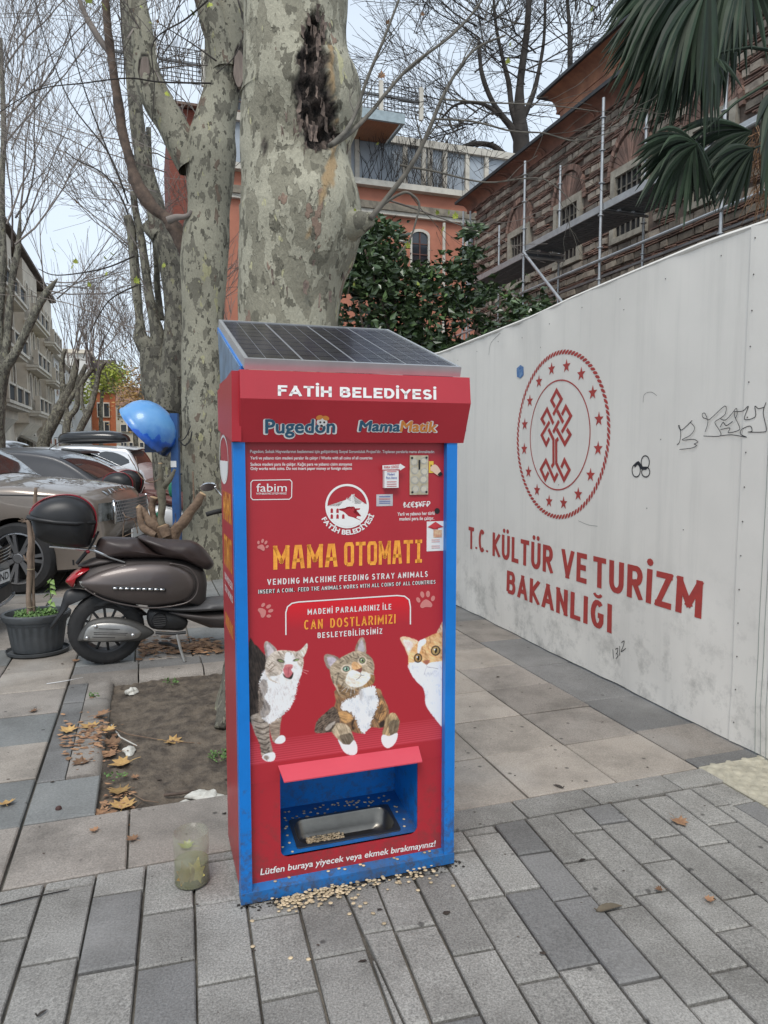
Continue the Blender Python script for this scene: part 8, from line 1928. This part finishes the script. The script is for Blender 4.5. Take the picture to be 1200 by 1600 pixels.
        b = MB(); P = smooth_poly([q5(*p_) for p_ in [(222, 825), (250, 765), (330, 706), (430, 677), (520, 671), (610, 688), (690, 738), (738, 810), (746, 900), (735, 960), (722, 1010)]], 4, False); b.tube([(x + .004, -.09, z + .003) for x, z in P], .0075, 5); b.build('red_piping', M_red2, s, local=True, smooth='all')
        puffp('case_reflector', [(240, 790), (300, 735), (362, 715), (362, 735), (300, 755), (250, 805)], .02, M_red2, -.115, two=False, sm=0, ref=q5)
    return s
sx = S(SA0, 5.48); 
scooter('scooter', 'bronze brown retro scooter with large black top case parked behind the red machine', (sx.x, sx.y, .0), T, M_brz, M_brz2, M_seat)
sroot = bpy.data.objects['scooter']
b = MB(); c = atY(325, 761, 5.55); b.lathe([(.001, -.004), (.062, -.004), (.066, .01), (.05, .03), (.001, .035)], 24, (0, 0, 0), 'Y'); Mm = Matrix.Translation(c) @ Matrix.Rotation(R(-10), 4, 'Y') @ Matrix.Rotation(R(28), 4, 'X') @ Matrix.Diagonal((1, 1, .55, 1)); b.v = [tuple(Mm @ Vector(v)) for v in b.v]; b.build('mirror', M_chrome, sroot, smooth=True)
b = MB(); b.tube([c + Vector((.05, 0, .0)), atY(350, 778, 5.5), atY(372, 800, 5.4)], .006, 6); b.build('mirror_stalk', M_chrome, sroot, smooth='all')
b = MB(); b.tube([atY(322, 804, 5.2), atY(335, 800, 5.22), atY(352, 797, 5.25)], [.017, .018, .018], 10); b.build('grip', M_rub, sroot, smooth='all')
M_wb = mat('scooter_white', (.66, .67, .68), .3, var=.05, coat=.4); M_sb = mat('seat_redbrown', (.13, .05, .04), .5, var=.1)
scooter('scooter', 'white scooter with black top case parked behind the pruned bush', (-3.62, 10.4, 0), R(4), M_wb, M_wb, M_sb, True, False)
scooter('scooter', 'dark scooter beyond the white one, only its black top case and handlebar showing', (-3.9, 11.6, 0), R(4), M_brz2, M_plas, M_sb, True, False)
b = MB(); M_grn = mat('green_cloth', (.02, .22, .13), .7, var=.2, scale=30)
gl = thing('glove_pair', 'green hand covers hanging on the handlebar of the white scooter', 'hand covers', atY(269, 790, 9.6))
for u, v, w, h in ((268, 765, 8, 22), (297, 752, 6, 16), (247, 805, 6, 10)):
    b = MB(); c = atY(u, v, 9.6); b.ball(c, 1, 10, 8, (w * .0087 / 1.6, .04, h * .0087 / 1.8)); b.build('hand_cover', M_grn, gl, smooth='all')
b = MB(); b.tube([atY(262, 745, 9.8), atY(278, 742, 9.8), atY(292, 738, 9.8), atY(302, 732, 9.8)], [.02, .014, .014, .02], 8); b.build('handlebar', M_plas, gl, smooth='all')

# ------------------------------------------------------------------ phone hood
M_ph = None
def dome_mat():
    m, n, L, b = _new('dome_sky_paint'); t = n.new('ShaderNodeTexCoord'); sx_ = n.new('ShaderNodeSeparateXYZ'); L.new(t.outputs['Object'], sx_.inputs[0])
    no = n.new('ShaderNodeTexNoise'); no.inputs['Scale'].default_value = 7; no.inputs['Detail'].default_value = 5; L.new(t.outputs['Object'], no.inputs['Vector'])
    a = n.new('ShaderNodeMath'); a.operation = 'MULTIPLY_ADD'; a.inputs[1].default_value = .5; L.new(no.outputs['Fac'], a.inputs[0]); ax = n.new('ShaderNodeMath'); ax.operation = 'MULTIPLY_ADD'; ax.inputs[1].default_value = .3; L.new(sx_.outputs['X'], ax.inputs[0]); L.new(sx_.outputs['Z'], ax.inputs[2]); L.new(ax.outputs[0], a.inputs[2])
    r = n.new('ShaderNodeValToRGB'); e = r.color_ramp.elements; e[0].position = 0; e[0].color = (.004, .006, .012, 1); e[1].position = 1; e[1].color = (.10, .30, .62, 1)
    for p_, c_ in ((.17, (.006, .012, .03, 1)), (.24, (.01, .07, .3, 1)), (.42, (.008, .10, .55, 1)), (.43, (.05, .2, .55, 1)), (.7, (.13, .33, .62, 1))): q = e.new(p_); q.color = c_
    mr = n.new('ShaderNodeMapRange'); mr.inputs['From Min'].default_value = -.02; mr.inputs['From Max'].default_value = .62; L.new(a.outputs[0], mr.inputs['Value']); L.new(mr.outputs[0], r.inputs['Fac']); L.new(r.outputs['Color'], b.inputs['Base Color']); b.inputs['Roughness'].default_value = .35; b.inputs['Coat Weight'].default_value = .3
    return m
YD = 8.0; ph = thing('phone_hood', 'blue painted half dome telephone hood on a blue post beside the plane tree', 'phone booth', atY(272, 700, YD)); ph.location.z = 0; WM[ph.name] = Matrix.Translation(ph.location)
b = MB(); p0 = atY(272, 650, YD); b.box(p0.x - .042, p0.x + .042, YD - .02, YD + .05, 0, p0.z + .03); b.build('post', mat('post_blue', (.02, .085, .25), .5, var=.15, dirt=.4), ph)
c = atY(227, 675, YD); nrm = Vector((-.75, 0, -.66)).normalized(); yx = Vector((0, 1, 0)); xx_ = yx.cross(nrm).normalized(); Rm = .352
b = MB(); V_ = []; prof = [(1.03, .03), (1.03, -.0), (1, -.0), (.985, -.2), (.93, -.4), (.82, -.6), (.64, -.77), (.42, -.88), (.2, -.93), (.001, -.95)]; N_ = 36
for rr_, h in prof: V_ += [c + (xx_ * math.cos(t) + yx * math.sin(t)) * rr_ * Rm + nrm * h * Rm for t in [2 * math.pi * k / N_ for k in range(N_)]]
inner = [(.98, .03), (.96, -.2), (.90, -.38), (.79, -.57), (.6, -.74), (.38, -.85), (.001, -.9)]
for rr_, h in inner[::1]: V_ += [c + (xx_ * math.cos(t) + yx * math.sin(t)) * rr_ * Rm + nrm * h * Rm for t in [2 * math.pi * k / N_ for k in range(N_)]]
M0 = Matrix.Translation(c); V_ = [v - c for v in V_]
b.add(V_, [(i * N_ + k, i * N_ + (k + 1) % N_, (i + 1) * N_ + (k + 1) % N_, (i + 1) * N_ + k) for i in list(range(len(prof) - 1)) + list(range(len(prof), len(prof) + len(inner) - 1)) for k in range(N_)])
b.add([V_[k] for k in range(N_)] + [V_[len(prof) * N_ + k] for k in range(N_)], [(k, (k + 1) % N_, N_ + (k + 1) % N_, N_ + k) for k in range(N_)])
o = b.build('dome', dome_mat(), ph, local=True, smooth='all'); o.location = c - ph.location
b = MB(); q = atY(240, 700, YD); b.box(q.x - .07, q.x + .08, YD - .1, YD + .1, q.z - .05, q.z + .14); b.build('telephone', mat('phone_navy', (.02, .05, .12), .5), ph)
b = MB(); q = atY(266, 670, YD); b.box(q.x - .05, q.x + .03, YD - .03, YD + .03, q.z - .1, q.z + .1); b.build('bracket', mat('post_blue', (0, 0, 0)), ph)
b = MB(); q = atY(272, 725, YD); b.box(q.x - .032, q.x + .032, YD - .024, YD - .0205, q.z - .035, q.z + .035); b.build('sticker', M_paper, ph)
b = MB(); b.tube([tuple(p_) for p_ in smooth_poly([tuple(atY(u, v, YD)) for u, v in ((279, 684), (285, 688), (292, 680), (298, 665))], 4, False)], .006, 5); b.tube([tuple(p_) for p_ in smooth_poly([tuple(atY(u, v, YD)) for u, v in ((279, 686), (288, 696), (297, 688), (300, 674))], 4, False)], .008, 5); b.build('cable', M_plas, ph, smooth='all')

# ------------------------------------------------------------------ pruned bush
M_cut = mat('pruned_wood', (.22, .15, .10), .9, var=.2, scale=22, bump=1., bscale=40, col2=(.15, .10, .07)); M_cutg = mat('pruned_wood_grey', (.17, .155, .11), .9, scale=10, bump=.5, bscale=40, col2=(.1, .09, .07)); M_end = mat('cut_face', (.55, .38, .22), .8, var=.1)
YS = 6.7; bs_ = thing('pruned_bush', 'hard pruned bush of thick sawn stubs between scooter seat and plane tree', 'bush', atY(262, 905, YS)); 
def k7(x, y, dy=0): return atY(160 + x / 6, 600 + y / 6, YS + dy)
for L_, rad, m in (([(570, 1700, 0), (560, 1420, 0), (548, 1250, 0), (560, 1080, 0), (545, 930, 0), (542, 745, 0)], [.07, .05, .042, .04, .035, .022], M_cutg), ([(575, 960, 0), (630, 900, -.02), (680, 800, 0)], [.03, .026, .018], M_cutg),
                   ([(560, 1500, 0), (480, 1330, -.05), (400, 1220, -.05), (335, 1150, -.05)], [.05, .045, .035, .028], M_cut), ([(530, 1400, .0), (480, 1250, .0), (470, 1130, .0), (485, 1065, 0)], [.04, .035, .035, .04], M_cut), ([(500, 1420, -.1), (380, 1350, -.1), (350, 1250, -.1), (340, 1160, -.08)], [.04, .032, .028, .025], M_cut),
                   ([(620, 1700, 0), (650, 1450, 0), (760, 1290, -.03), (850, 1160, -.03), (940, 1030, -.03)], [.07, .06, .05, .042, .034], M_cut), ([(860, 1150, 0), (855, 1000, 0), (848, 820, 0)], [.012, .008, .005], M_cut), ([(600, 1430, -.1), (560, 1330, -.1)], [.045, .05], M_cut)):
    b = MB(); hi_limb(b, [k7(*p_) for p_ in L_], rad, 18, .015, .2, 9); b.build('stub', m, bs_, smooth='all')
    p_, q_ = k7(*L_[-1]), k7(*L_[-2]); d = (p_ - q_).normalized()
    if rad[-1] > .02: b = MB(); b.tube([p_ - d * .002, p_ + d * .006], rad[-1] * .92, 12); b.build('sawn_face', M_end, bs_)
rg_ = random.Random(9); b = MB()
for L_ in ([(330, 1400), (300, 1280), (220, 1250), (200, 1330), (190, 1440)], [(180, 1440), (290, 1390)], [(220, 1250), (190, 1200)], [(540, 900), (440, 920), (350, 860), (300, 760), (240, 660)], [(350, 860), (330, 760), (310, 680)], [(300, 760), (260, 700)], [(600, 1400), (660, 1330), (690, 1270), (680, 1210)], [(440, 920), (500, 910), (550, 880)], [(960, 1100), (970, 1040)]):
    P = smooth_poly([tuple(k7(x, y, rg_.uniform(-.1, .1))) for x, y in L_], 4, False); b.tube(P, [.0055 - .003 * i / len(P) for i in range(len(P))], 5)
b.build('thin_twig', M_cut, bs_, smooth='all', kind='stuff')

# ------------------------------------------------------------------ planter
pa_, pl_ = atG(56, 1026); pt = sthing('flower_pot', 'grey ribbed plastic planter on a saucer with bare stem and green weeds', 'planter', pa_, pl_ + .12)
M_pot = mat('pot_grey_plastic', (.075, .082, .088), .6, var=.15, scale=6, dirt=.3)
b = MB(); N_ = 96; prof = [(.155, .03), (.165, .028), (.172, .06), (.197, .235), (.205, .24), (.208, .262), (.222, .265), (.232, .285), (.236, .31), (.228, .322), (.21, .318), (.203, .29), (.195, .24)]
V_ = []
for r_, h in prof:
    for k in range(N_):
        t = 2 * math.pi * k / N_; rr_ = r_ * (1 + (.018 if (k // 2) % 2 and .05 < h < .236 and r_ > .165 else 0)); V_.append((rr_ * math.cos(t) * 1.05, rr_ * math.sin(t) * .86, h))
b.add(V_, [(i * N_ + k, i * N_ + (k + 1) % N_, (i + 1) * N_ + (k + 1) % N_, (i + 1) * N_ + k) for i in range(len(prof) - 1) for k in range(N_)] + [tuple(range(N_))[::-1]]); b.build('pot', M_pot, pt, local=True, smooth=True)
b = MB(); b.lathe([(.001, .004), (.2, .004), (.215, .012), (.222, .034), (.216, .036), (.205, .016), (.001, .014)], 48); b.v = [(x * 1.02, y * .88, z) for x, y, z in b.v]; b.build('saucer', M_pot, pt, local=True, smooth=True)
b = MB(); b.ball((0, 0, .262), 1, 24, 5, (.205, .17, .02), half=True); b.build('potting_soil', M_soil, pt, local=True, smooth='all')
YPt = (S(pa_, pl_ + .12)).y
b = MB(); hi_limb(b, [atY(46, 962, YPt), atY(45, 930, YPt), atY(47, 890, YPt), atY(46, 868, YPt), atY(48, 850, YPt), atY(45, 820, YPt), atY(41, 814, YPt)], [.022, .021, .02, .021, .016, .014, .012], 12, .02, .12, 9); hi_limb(b, [atY(53, 955, YPt + .02), atY(52, 900, YPt + .02), atY(52, 830, YPt + .02), atY(54, 800, YPt + .02), atY(56, 762, YPt + .02)], [.012, .011, .010, .013, .013], 10, .02, .1, 9)
hi_limb(b, [atY(45, 878, YPt), atY(40, 874, YPt - .01), atY(37, 868, YPt - .02)], [.012, .009, .005], 8, .02, .1, 9)
for q in range(9): p_ = atY(41, 815, YPt); b.tube([p_, p_ + Vector((rg_.uniform(-.05, .03), rg_.uniform(-.03, .03), rg_.uniform(-.015, .03)))], [.005, .001], 4)
b.build('bare_stem', mat('stem_tan', (.27, .2, .15), .9, scale=14, bump=.6, col2=(.16, .115, .085), stretch=(1, 1, .3)), pt, smooth='all')
b = MB(); 
for v in (889, 948): c = atY(48, v, YPt); b.lathe([(.027, -.003), (.030, 0), (.027, .003)], 16, tuple(c))
b.build('tie', mat('string_tan', (.4, .33, .22), .9), pt, smooth='all')
M_weed = mat('weed_green', (.11, .21, .05), .6, var=.2, scale=20, island=.4)
def weeds(name, c, rad, n, s, parent, seed, h=.05, m=None, **kw):
    r_ = random.Random(seed); b = MB()
    for _ in range(n):
        a_ = r_.uniform(0, 6.28); q = math.sqrt(r_.random()) * rad; p_ = Vector(c) + Vector((math.cos(a_) * q, math.sin(a_) * q * .8, r_.uniform(0, h))); d = Vector((r_.gauss(0, 1), r_.gauss(0, 1), r_.uniform(0, .9))).normalized(); sd_ = d.cross(Vector((0, 0, 1))).normalized() * s * .38; up_ = Vector((0, 0, .2 * s))
        b.add([p_, p_ + d * s * .5 + sd_ - up_ * .5, p_ + d * s, p_ + d * s * .5 - sd_ - up_ * .5, p_ + d * s * .5 + up_], [(0, 1, 4), (1, 2, 4), (2, 3, 4), (3, 0, 4)])
    return b.build(name, m or M_weed, parent, **kw)
pc_ = Vector(S(pa_, pl_ + .12, .27)); weeds('weed_leaves', pc_, .17, 420, .03, pt, 3, .05, kind='stuff')
b = MB(); st_ = [atY(80, 955, YPt), atY(79, 930, YPt), atY(78, 905, YPt)]; b.tube(st_, .003, 5); b.build('weed_stem', M_weed, pt)
for u, v, s in ((72, 908, .05), (84, 912, .05), (71, 918, .045), (85, 921, .05), (76, 903, .04), (83, 905, .04), (70, 926, .045), (78, 935, .045), (84, 940, .04), (72, 942, .05), (78, 947, .05)):
    b = MB(); p_ = atY(78, v + 2, YPt); e_ = atY(u, v + 4, YPt - .02); d = e_ - p_; sd_ = Vector((0, 0, 1)).cross(d).normalized() * .018 + Vector((0, 0, .012)); b.add([p_, p_ + d * .6 + sd_, e_ + d * .5 + Vector((0, 0, -.02)), p_ + d * .6 - sd_, p_ + d * .6 + Vector((0, -.006, 0))], [(0, 1, 4), (1, 2, 4), (2, 3, 4), (3, 0, 4)]); b.build('broad_leaf', mat('leaf_fresh', (.22, .36, .08), .5, var=.15, island=.2), pt)
b = MB(); b.ball(tuple(Vector(S(pa_ - .15, pl_ + .06, .285))), 1, 10, 6, (.028, .02, .014)); b.build('pebble', mat('pebble_tan', (.5, .42, .33), .8), pt, smooth='all')

# ------------------------------------------------------------------ cut bottle with water
ba_, bl_ = atG(340, 1383); bt = sthing('cut_bottle', 'cloudy cut off plastic bottle with old water and a yellow leaf beside the machine', 'bottle', .117, bl_ + .05)
def clear():
    m, n, L, b = _new('cloudy_plastic'); b.inputs['Base Color'].default_value = (.4, .4, .3, 1); b.inputs['Roughness'].default_value = .18; b.inputs['Alpha'].default_value = .33; b.inputs['Specular IOR Level'].default_value = .7
    t = n.new('ShaderNodeTexCoord'); no = n.new('ShaderNodeTexNoise'); no.inputs['Scale'].default_value = 18; L.new(t.outputs['Object'], no.inputs['Vector']); mr = n.new('ShaderNodeMapRange'); mr.inputs['From Min'].default_value = .35; mr.inputs['From Max'].default_value = .7; mr.inputs['To Min'].default_value = .07; mr.inputs['To Max'].default_value = .32; L.new(no.outputs['Fac'], mr.inputs['Value']); L.new(mr.outputs[0], b.inputs['Alpha']); return m
b = MB(); b.lathe([(.055, .001), (.062, .006), (.063, .05), (.060, .085), (.063, .10), (.060, .115), (.063, .13), (.062, .19), (.0605, .19), (.061, .12), (.058, .086), (.061, .05), (.06, .008)], 40); b.build('bottle_wall', clear(), bt, local=True, smooth='all')
b = MB(); b.lathe([(.0595, .007), (.0595, .084), (.001, .084)], 32); wm_ = _new('murky_water'); wm_[3].inputs['Base Color'].default_value = (.30, .30, .16, 1); wm_[3].inputs['Alpha'].default_value = .45; wm_[3].inputs['Roughness'].default_value = .05; b.build('water', wm_[0], bt, local=True, smooth=True)
b = MB(); b.lathe([(.001, .004), (.058, .004), (.058, .018), (.001, .022)], 24); b.build('sludge', mat('sludge_dark', (.03, .028, .02), .7, var=.3, scale=30), bt, local=True)
rg_ = random.Random(12)
for m, s in ((M_lfo, .075), (mat('leaf_paleyellow', (.6, .5, .14), .6, var=.15), .08), (M_lfb, .05)):
    b = leaf_mb(s, rg_, .2); M_ = Matrix.Translation((rg_.uniform(-.02, .02), -.03, .02)) @ Matrix.Rotation(rg_.uniform(-1, 1), 4, 'Z') @ Matrix.Rotation(1.1, 4, 'X'); b.v = [tuple(M_ @ Vector(v)) for v in b.v]; b.build('sunken_leaf', m, bt, local=True)

# ------------------------------------------------------------------ litter
LB_ = 'fallen_leaf'
def ground_leaf(u, v, s, m, label, z=.006, grp='fallen plane leaves', curl=.35):
    a_, l_ = atG(u, v); o_ = leaf_mb(s, rg_, curl); zz = z; s *= .8
    if -.24 < a_ < 1.2 and 3.17 < l_ < 5.03: zz = -.022
    r = rg_.uniform(0, 6.28); M_ = Matrix.Rotation(rg_.uniform(-.25, .25), 4, 'X'); o_.v = [tuple(M_ @ Vector(v_)) for v_ in o_.v]; zmin = min(v_[2] for v_ in o_.v)
    o = o_.build('fallen_leaf', m, None); o.location = S(a_, l_, zz - zmin); o.rotation_euler = (0, 0, r); tag(o, label, 'leaf', grp); return o
for u, v, s, m, lb in ((112, 1146, .09, M_lfo, 'ochre leaf on the dark border stones left of the soil bed'), (150, 1122, .10, M_lfb, 'curled brown leaf on the kerb, farthest of the kerb pile'), (150, 1138, .10, M_lfo, 'yellow leaf in the middle of the kerb leaf pile'), (163, 1142, .085, M_lfo, 'small yellow leaf at the right of the kerb pile'),
                    (203, 1184, .11, M_lfo, 'large pale ochre leaf lying in the soil below the kerb pile'), (187, 1225, .10, M_lfo, 'lobed tan leaf standing in the near soil corner'), (190, 1258, .11, M_lfo, 'ochre leaf at the near edge of the soil bed'), (162, 1265, .08, M_lfb, 'brown leaf in the nearest left corner of the soil bed'),
                    (260, 1153, .10, M_lfo, 'olive ochre leaf lying on a stick in the middle of the soil'), (213, 1209, .04, M_lfb, 'tiny orange brown leaf in the soil'), (176, 1160, .09, M_lfb, 'dark red brown leaf right of the kerb pile'), (182, 1172, .09, M_lfb, 'dark brown leaf against the crumpled white paper'),
                    (136, 1190, .09, M_lfb, 'shrivelled leaf on the kerbstone near the grey slab'), (10, 1262, .07, M_lfo, 'orange leaf on the paving at the left edge'), (1055, 1282, .07, M_lfb, 'rolled brown leaf on the grey blocks near the tactile strip'), (1105, 1411, .035, M_lfb, 'small orange brown leaf on the grey blocks at the right'), (1035, 1392, .03, M_lfb, 'tiny curled leaf on the grey blocks'),
                    (152, 1300, .04, M_lfb, 'thin curled leaf on the left warm slab'), (212, 1315, .05, M_lfb, 'folded brown leaf across the slab joint'), (300, 1325, .06, M_lf, 'yellow green leaf left of the cut bottle'), (58, 1112, .05, M_lfb, 'small dark leaf on the slabs near the planter'), (115, 1035, .06, M_lfb, 'dark leaf beside the planter saucer')):
    ground_leaf(u, v, s, m, lb)
def oval_leaf(u, v, s, m, label, rot):
    b = MB(); P = [(s * .5 * math.cos(t) * (1 if abs(math.cos(t)) < .99 else 1.12), s * .17 * math.sin(t) * (1 - .3 * math.cos(t)), .012 * s * 8 * math.sin(t) ** 2) for t in [2 * math.pi * k / 16 for k in range(16)]]; b.add(P + [(0, 0, 0)], [(k, (k + 1) % 16, 16) for k in range(16)]); b.tube([(-.5 * s, 0, .003), (-.62 * s, 0, .012)], .002, 4)
    o = b.build('fallen_leaf', m, None); a_, l_ = atG(u, v); o.location = S(a_, l_, .004); o.rotation_euler = (0, 0, rot); tag(o, label, 'leaf', 'fallen plane leaves')
oval_leaf(952, 1421, .095, mat('leaf_olive_dry', (.15, .12, .08), .7, var=.2), 'flat oval olive brown leaf on the grey blocks, lower right', .3); oval_leaf(872, 1230, .05, M_twd, 'blackish leaf scrap on the warm slabs right of the machine', 2.4)
oval_leaf(66, 1585, .03, M_twd, 'dark lump of dried leaf in the lower left corner', 1.)
r_ = random.Random(77); b = MB()
def scrap(b, p_, s): 
    a_ = r_.uniform(0, 6.28); V_ = []
    for k in range(5): t = a_ + k * 1.2566; q = s * r_.uniform(.4, 1); V_.append(Vector(p_) + Vector((q * math.cos(t), q * math.sin(t) * .6, r_.uniform(.0, .35) * s)))
    V_.append(Vector(p_) + Vector((0, 0, s * .35))); b.add(V_, [(k, (k + 1) % 5, 5) for k in range(5)])
for _ in range(150): a_, l_ = atG(r_.gauss(140, 26), r_.gauss(1158, 16)); scrap(b, S(a_, l_, .006 if a_ < -.25 else -.02), r_.uniform(.01, .035))
for _ in range(260): a_, l_ = atG(r_.uniform(215, 345), r_.gauss(1012, 7)); scrap(b, S(a_, l_, .006), r_.uniform(.02, .06))
for _ in range(90): a_, l_ = atG(r_.uniform(160, 210), r_.gauss(1250, 18)); scrap(b, S(a_, l_, -.022 if a_ > -.24 else .006), r_.uniform(.008, .025))
b.build('leaf_litter', M_lfb, kind='stuff', label='brown leaf litter gathered along the kerb and under the scooter', cat='leaf litter')
b = MB()
for _ in range(420):
    a_, l_ = r_.uniform(-2.2, 2.8), r_.uniform(1.3, 6.5)
    if A0 - .02 < a_ < A1 + .02 and L0 - .02 < l_ < L0 + .5: continue
    bed = -.24 < a_ < 1.2 and 3.17 < l_ < 5.03; scrap(b, S(a_, l_, -.03 if bed else .001), r_.uniform(.003, .009) if r_.random() < .85 else r_.uniform(.012, .02))
b.build('ground_debris', mat('debris_dark', (.07, .05, .038), .9, var=.3, island=.6), kind='stuff', label='small dark scraps of leaf and dirt scattered over the paving', cat='debris')
def stick(pts, r0, label, m=None):
    P = []
    for u, v in pts:
        a_, l_ = atG(u, v); bed = -.24 < a_ < 1.2 and 3.17 < l_ < 5.03; P.append(S(a_, l_, (-.02 if bed else .004) + r0))
    o_ = P[0].copy(); P = [p_ - o_ for p_ in P]; b = MB(); b.tube(P, [r0, r0 * .9] + [r0 * .6] * (len(P) - 2), 6); o = b.build('stick', m or M_cut, None, smooth='all'); o.location = o_; tag(o, label, 'stick')
stick([(158, 1133), (200, 1143), (260, 1153), (313, 1157)], .004, 'long thin stick lying across the soil bed'); stick([(174, 1129), (188, 1148), (214, 1161)], .005, 'short white forked stick at the kerb', mat('stick_white', (.62, .6, .55), .8)); stick([(0, 1417), (50, 1405), (108, 1393)], .003, 'thin twig on the grey blocks at the left edge', M_twd)
stick([(196, 1229), (225, 1245), (248, 1256)], .003, 'bare leaf stalk in the near soil'); stick([(205, 1260), (222, 1247)], .002, 'short stalk in the near soil corner'); stick([(256, 1238), (280, 1236), (303, 1232)], .008, 'dark brown stick beside crumpled plastic', M_br); stick([(73, 1070), (100, 1066), (130, 1060)], .003, 'white drinking straw on the slabs near the planter', mat('straw_white', (.8, .8, .8), .4))
def crumple(name, u, v, rx, ry, h, m, label, cat, seed):
    a_, l_ = atG(u, v); bed = -.24 < a_ < 1.2 and 3.15 < l_ < 5.03; b = MB(); b.ball((0, 0, 0), 1, 18, 9, (rx, ry, h), half=True)
    b.v = [tuple(Vector(q) * (1 + .55 * mnoise.noise(Vector(q) * 34 + Vector((seed, 0, 0))))) for q in b.v]; o = b.build(name, m, None); o.location = S(a_, l_, -.03 if bed else 0); o.rotation_euler = (0, 0, seed); tag(o, label, cat)
M_trash = mat('dirty_white_plastic', (.62, .6, .54), .5, var=.1, scale=20, dirt=.4)
crumple('crumpled_paper', 205, 1076, .045, .035, .035, M_trash, 'crumpled white paper at the far corner of the soil bed', 'litter', 1.); crumple('crumpled_paper', 202, 1166, .05, .03, .025, M_trash, 'dirty white paper scrap in the kerb leaf pile', 'litter', 2.); crumple('plastic_bag', 326, 1236, .085, .045, .03, M_trash, 'flattened pale plastic bag between soil and slab, left of the machine', 'litter', 3.); crumple('crumpled_paper', 284, 1248, .045, .02, .018, M_trash, 'small cream wad beside the flattened plastic bag', 'litter', 4.)
crumple('dry_fruit', 91, 1264, .012, .012, .014, mat('fruit_dark', (.07, .03, .025), .7), 'small dark red fruit on the bluish grey slab', 'fruit', 5.)
for u, v, rad, n, lb in ((346, 1178, .07, 90, 'tuft of bright green weeds at the foot of the machine side'), (268, 1064, .05, 40, 'small weed tuft at the far edge of the soil bed'), (147, 1090, .03, 26, 'moss tuft in the kerb joint'), (180, 1212, .05, 24, 'thin grass tuft at the near left of the soil')):
    a_, l_ = atG(u, v); o = sthing('weed_tuft', lb, 'weed', a_, l_, -.02); weeds('leaves', S(a_, l_, -.02 if a_ > -.24 else .0), rad, n, .018, o, int(u), .03, kind='stuff')
